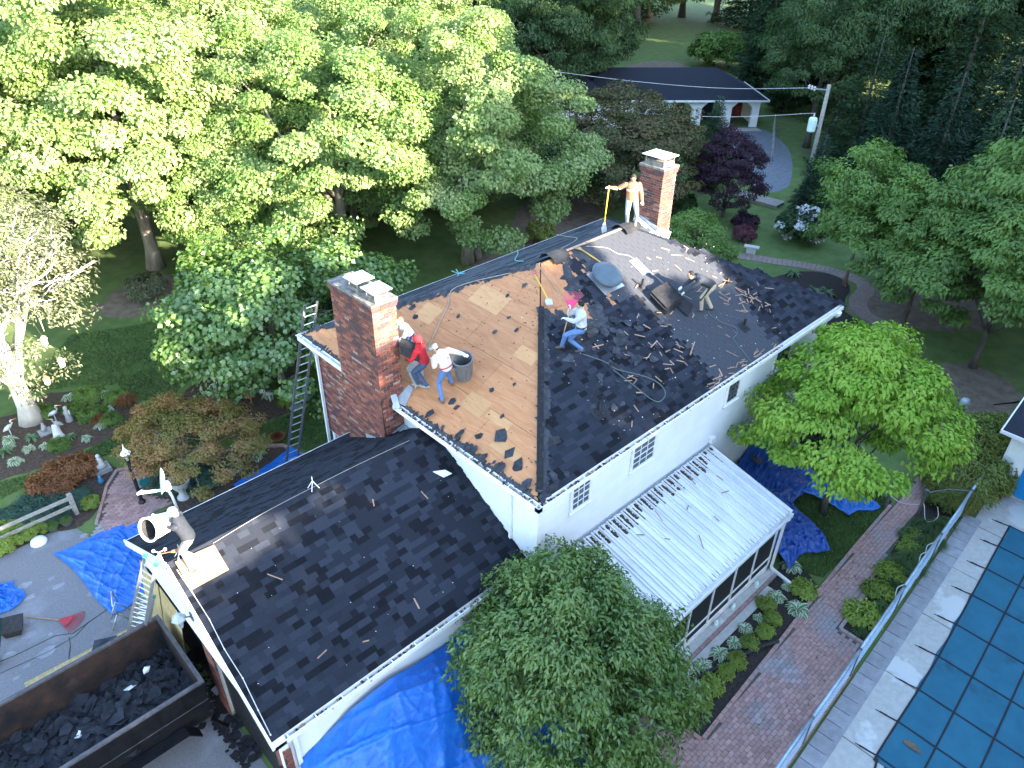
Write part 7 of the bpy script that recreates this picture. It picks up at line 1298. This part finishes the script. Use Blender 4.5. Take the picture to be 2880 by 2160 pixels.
    if hair: key = 'hair_%d' % len(MAT); M(key, hair, tuple(q*.6 for q in hair), 60, .8, .6, 90); ell(hd+hu*.03-lk*.022, .086, .098, .098, 'hair', key, 7, .06)
    if hood: key = 'hood_%d' % len(MAT); M(key, hood, tuple(q*.85 for q in hood), 14, .85, .3, 22); ell(hd+hu*.015-lk*.022, .105, .115, .135, 'hood', key, 8, .02)
    if cap:
        key = 'cap_%d' % len(MAT); M(key, cap, tuple(q*.85 for q in cap), 14, .85); ell(hd+hu*.035-lk*.01, .089, .105, .10, 'cap', key, 5, .0); q = MB(); c0 = hd+hu*.04+lk*.07; q.slab3([c0+hs*.075, c0+hs*.06+lk*.07, c0+lk*.095-hu*.008, c0-hs*.06+lk*.07, c0-hs*.075], .008, hu); q.build('cap_brim', key, root)
    return root
JEANS = (.09,.17,.36); DENIM = (.05,.08,.15)
person('man in pale grey hat and jacket holding a white can on the garage gable', (-6.08,3.98,5.92), (-6.2,4.05,6.46), (-.8,.6), ((-6.42,4.52,6.2),(-6.34,4.02,6.42)), ((-6.02,4.1,5.1),(-6.22,3.92,5.03)), look=(-.75,.6,-.5), shirt=(.026,.031,.042), pants=(.24,.23,.21), glove=(.3,.3,.28), cap=(.45,.44,.42), hair=(.2,.16,.12), skin=(.5,.33,.25))
person('man in striped brown jacket leaning on a shingle fork on the ridge', (9.25,5.3,8.92), (9.22,5.32,9.45), (-.75,-.66), ((9.42,5.0,8.75),(8.80,5.88,9.22)), ((9.32,5.14,8.09),(9.16,5.34,8.1)), look=(-.5,-.4,-.7), shirt=(.36,.17,.09), pants=(.26,.30,.34), shoes=(.45,.33,.22), hair=(.05,.03,.025), stripe=(.62,.58,.55), glove=(.62,.6,.56), bulk=1.05, head_off=(-.04,-.04,-.02))
person('man in red hooded sweatshirt and dark jeans beside the big chimney', (.80,5.0,6.72), (.72,5.12,7.2), (-.55,.8), ((.42,5.3,6.95),(.72,5.42,6.98)), ((.72,5.22,5.88),(.80,4.96,5.91)), look=(-.5,.6,-.7), shirt=(.48,.02,.03), pants=DENIM, hood=(.48,.02,.03), glove=(.3,.28,.25), shoes=(.30,.29,.28), belt=(.35,.03,.04), bulk=1.05)
person('man in white sweatshirt and grey cap gripping the grey trash can', (.98,4.32,6.78), (.88,4.4,7.28), (.15,.9), ((.78,4.62,6.95),(1.26,3.92,7.22)), ((.72,4.22,5.87),(1.2,4.4,6.11)), look=(-.7,.6,-.35), shirt=(.56,.56,.57), pants=JEANS, cap=(.33,.36,.36), hair=(.06,.045,.035), glove=(.6,.58,.55), shoes=(.13,.085,.06), elbow=(.2,-.3,-.4), head_off=(-.1,.06,-.06), belt=(.4,.05,.08), back_print=True)
person('man in light grey hoodie and jeans holding up a pink rake', (4.02,2.55,7.52), (4.0,2.58,8.02), (-.75,.5), ((3.74,2.86,7.75),(3.83,2.8,8.05)), ((3.62,2.83,6.93),(4.06,2.52,6.78)), look=(-.8,.5,-.45), shirt=(.46,.48,.52), pants=JEANS, hair=(.018,.015,.014), glove=(.66,.66,.66), shoes=(.09,.06,.05), belt=(.03,.035,.05), bulk=1.08, head_off=(-.02,.02,-.02))
person('man in dark jacket and khaki trousers bending over torn roofing', (8.88,1.88,7.36), (8.5,2.2,7.62), (-.75,.66), ((8.14,2.35,7.12),(8.16,2.55,7.16)), ((8.72,1.98,6.5),(9.1,1.88,6.46)), look=(-.7,.6,-.4), shirt=(.035,.042,.055), pants=(.44,.37,.27), hair=(.02,.016,.014), glove=(.66,.66,.66), shoes=(.05,.045,.045), belt=(.05,.035,.03), head_off=(-.12,.1,-.08), bulk=1.04)
person('man in faded purple shirt reaching to the big chimney\'s cap', (1.25,7.1,7.02), (1.05,7.0,7.52), (-.9,-.25), ((.62,6.7,7.85),(.66,7.15,7.75)), ((1.25,6.9,6.13),(1.38,7.25,6.2)), look=(-.9,-.2,.0), shirt=(.20,.20,.30), pants=DENIM, hair=(.16,.11,.08), skin=(.5,.33,.25))
person('curly-haired man in white T-shirt crouching behind the big chimney', (1.35,6.35,6.75), (1.08,6.3,7.15), (-.95,-.1), ((.68,6.1,6.85),(.72,6.5,6.8)), ((1.2,6.15,6.1),(1.5,6.5,6.26)), look=(-.9,-.1,-.5), shirt=(.68,.67,.65), pants=JEANS, hair=(.30,.17,.09), belt=(.03,.03,.03), skin=(.48,.32,.24), head_off=(-.04,0,-.02))
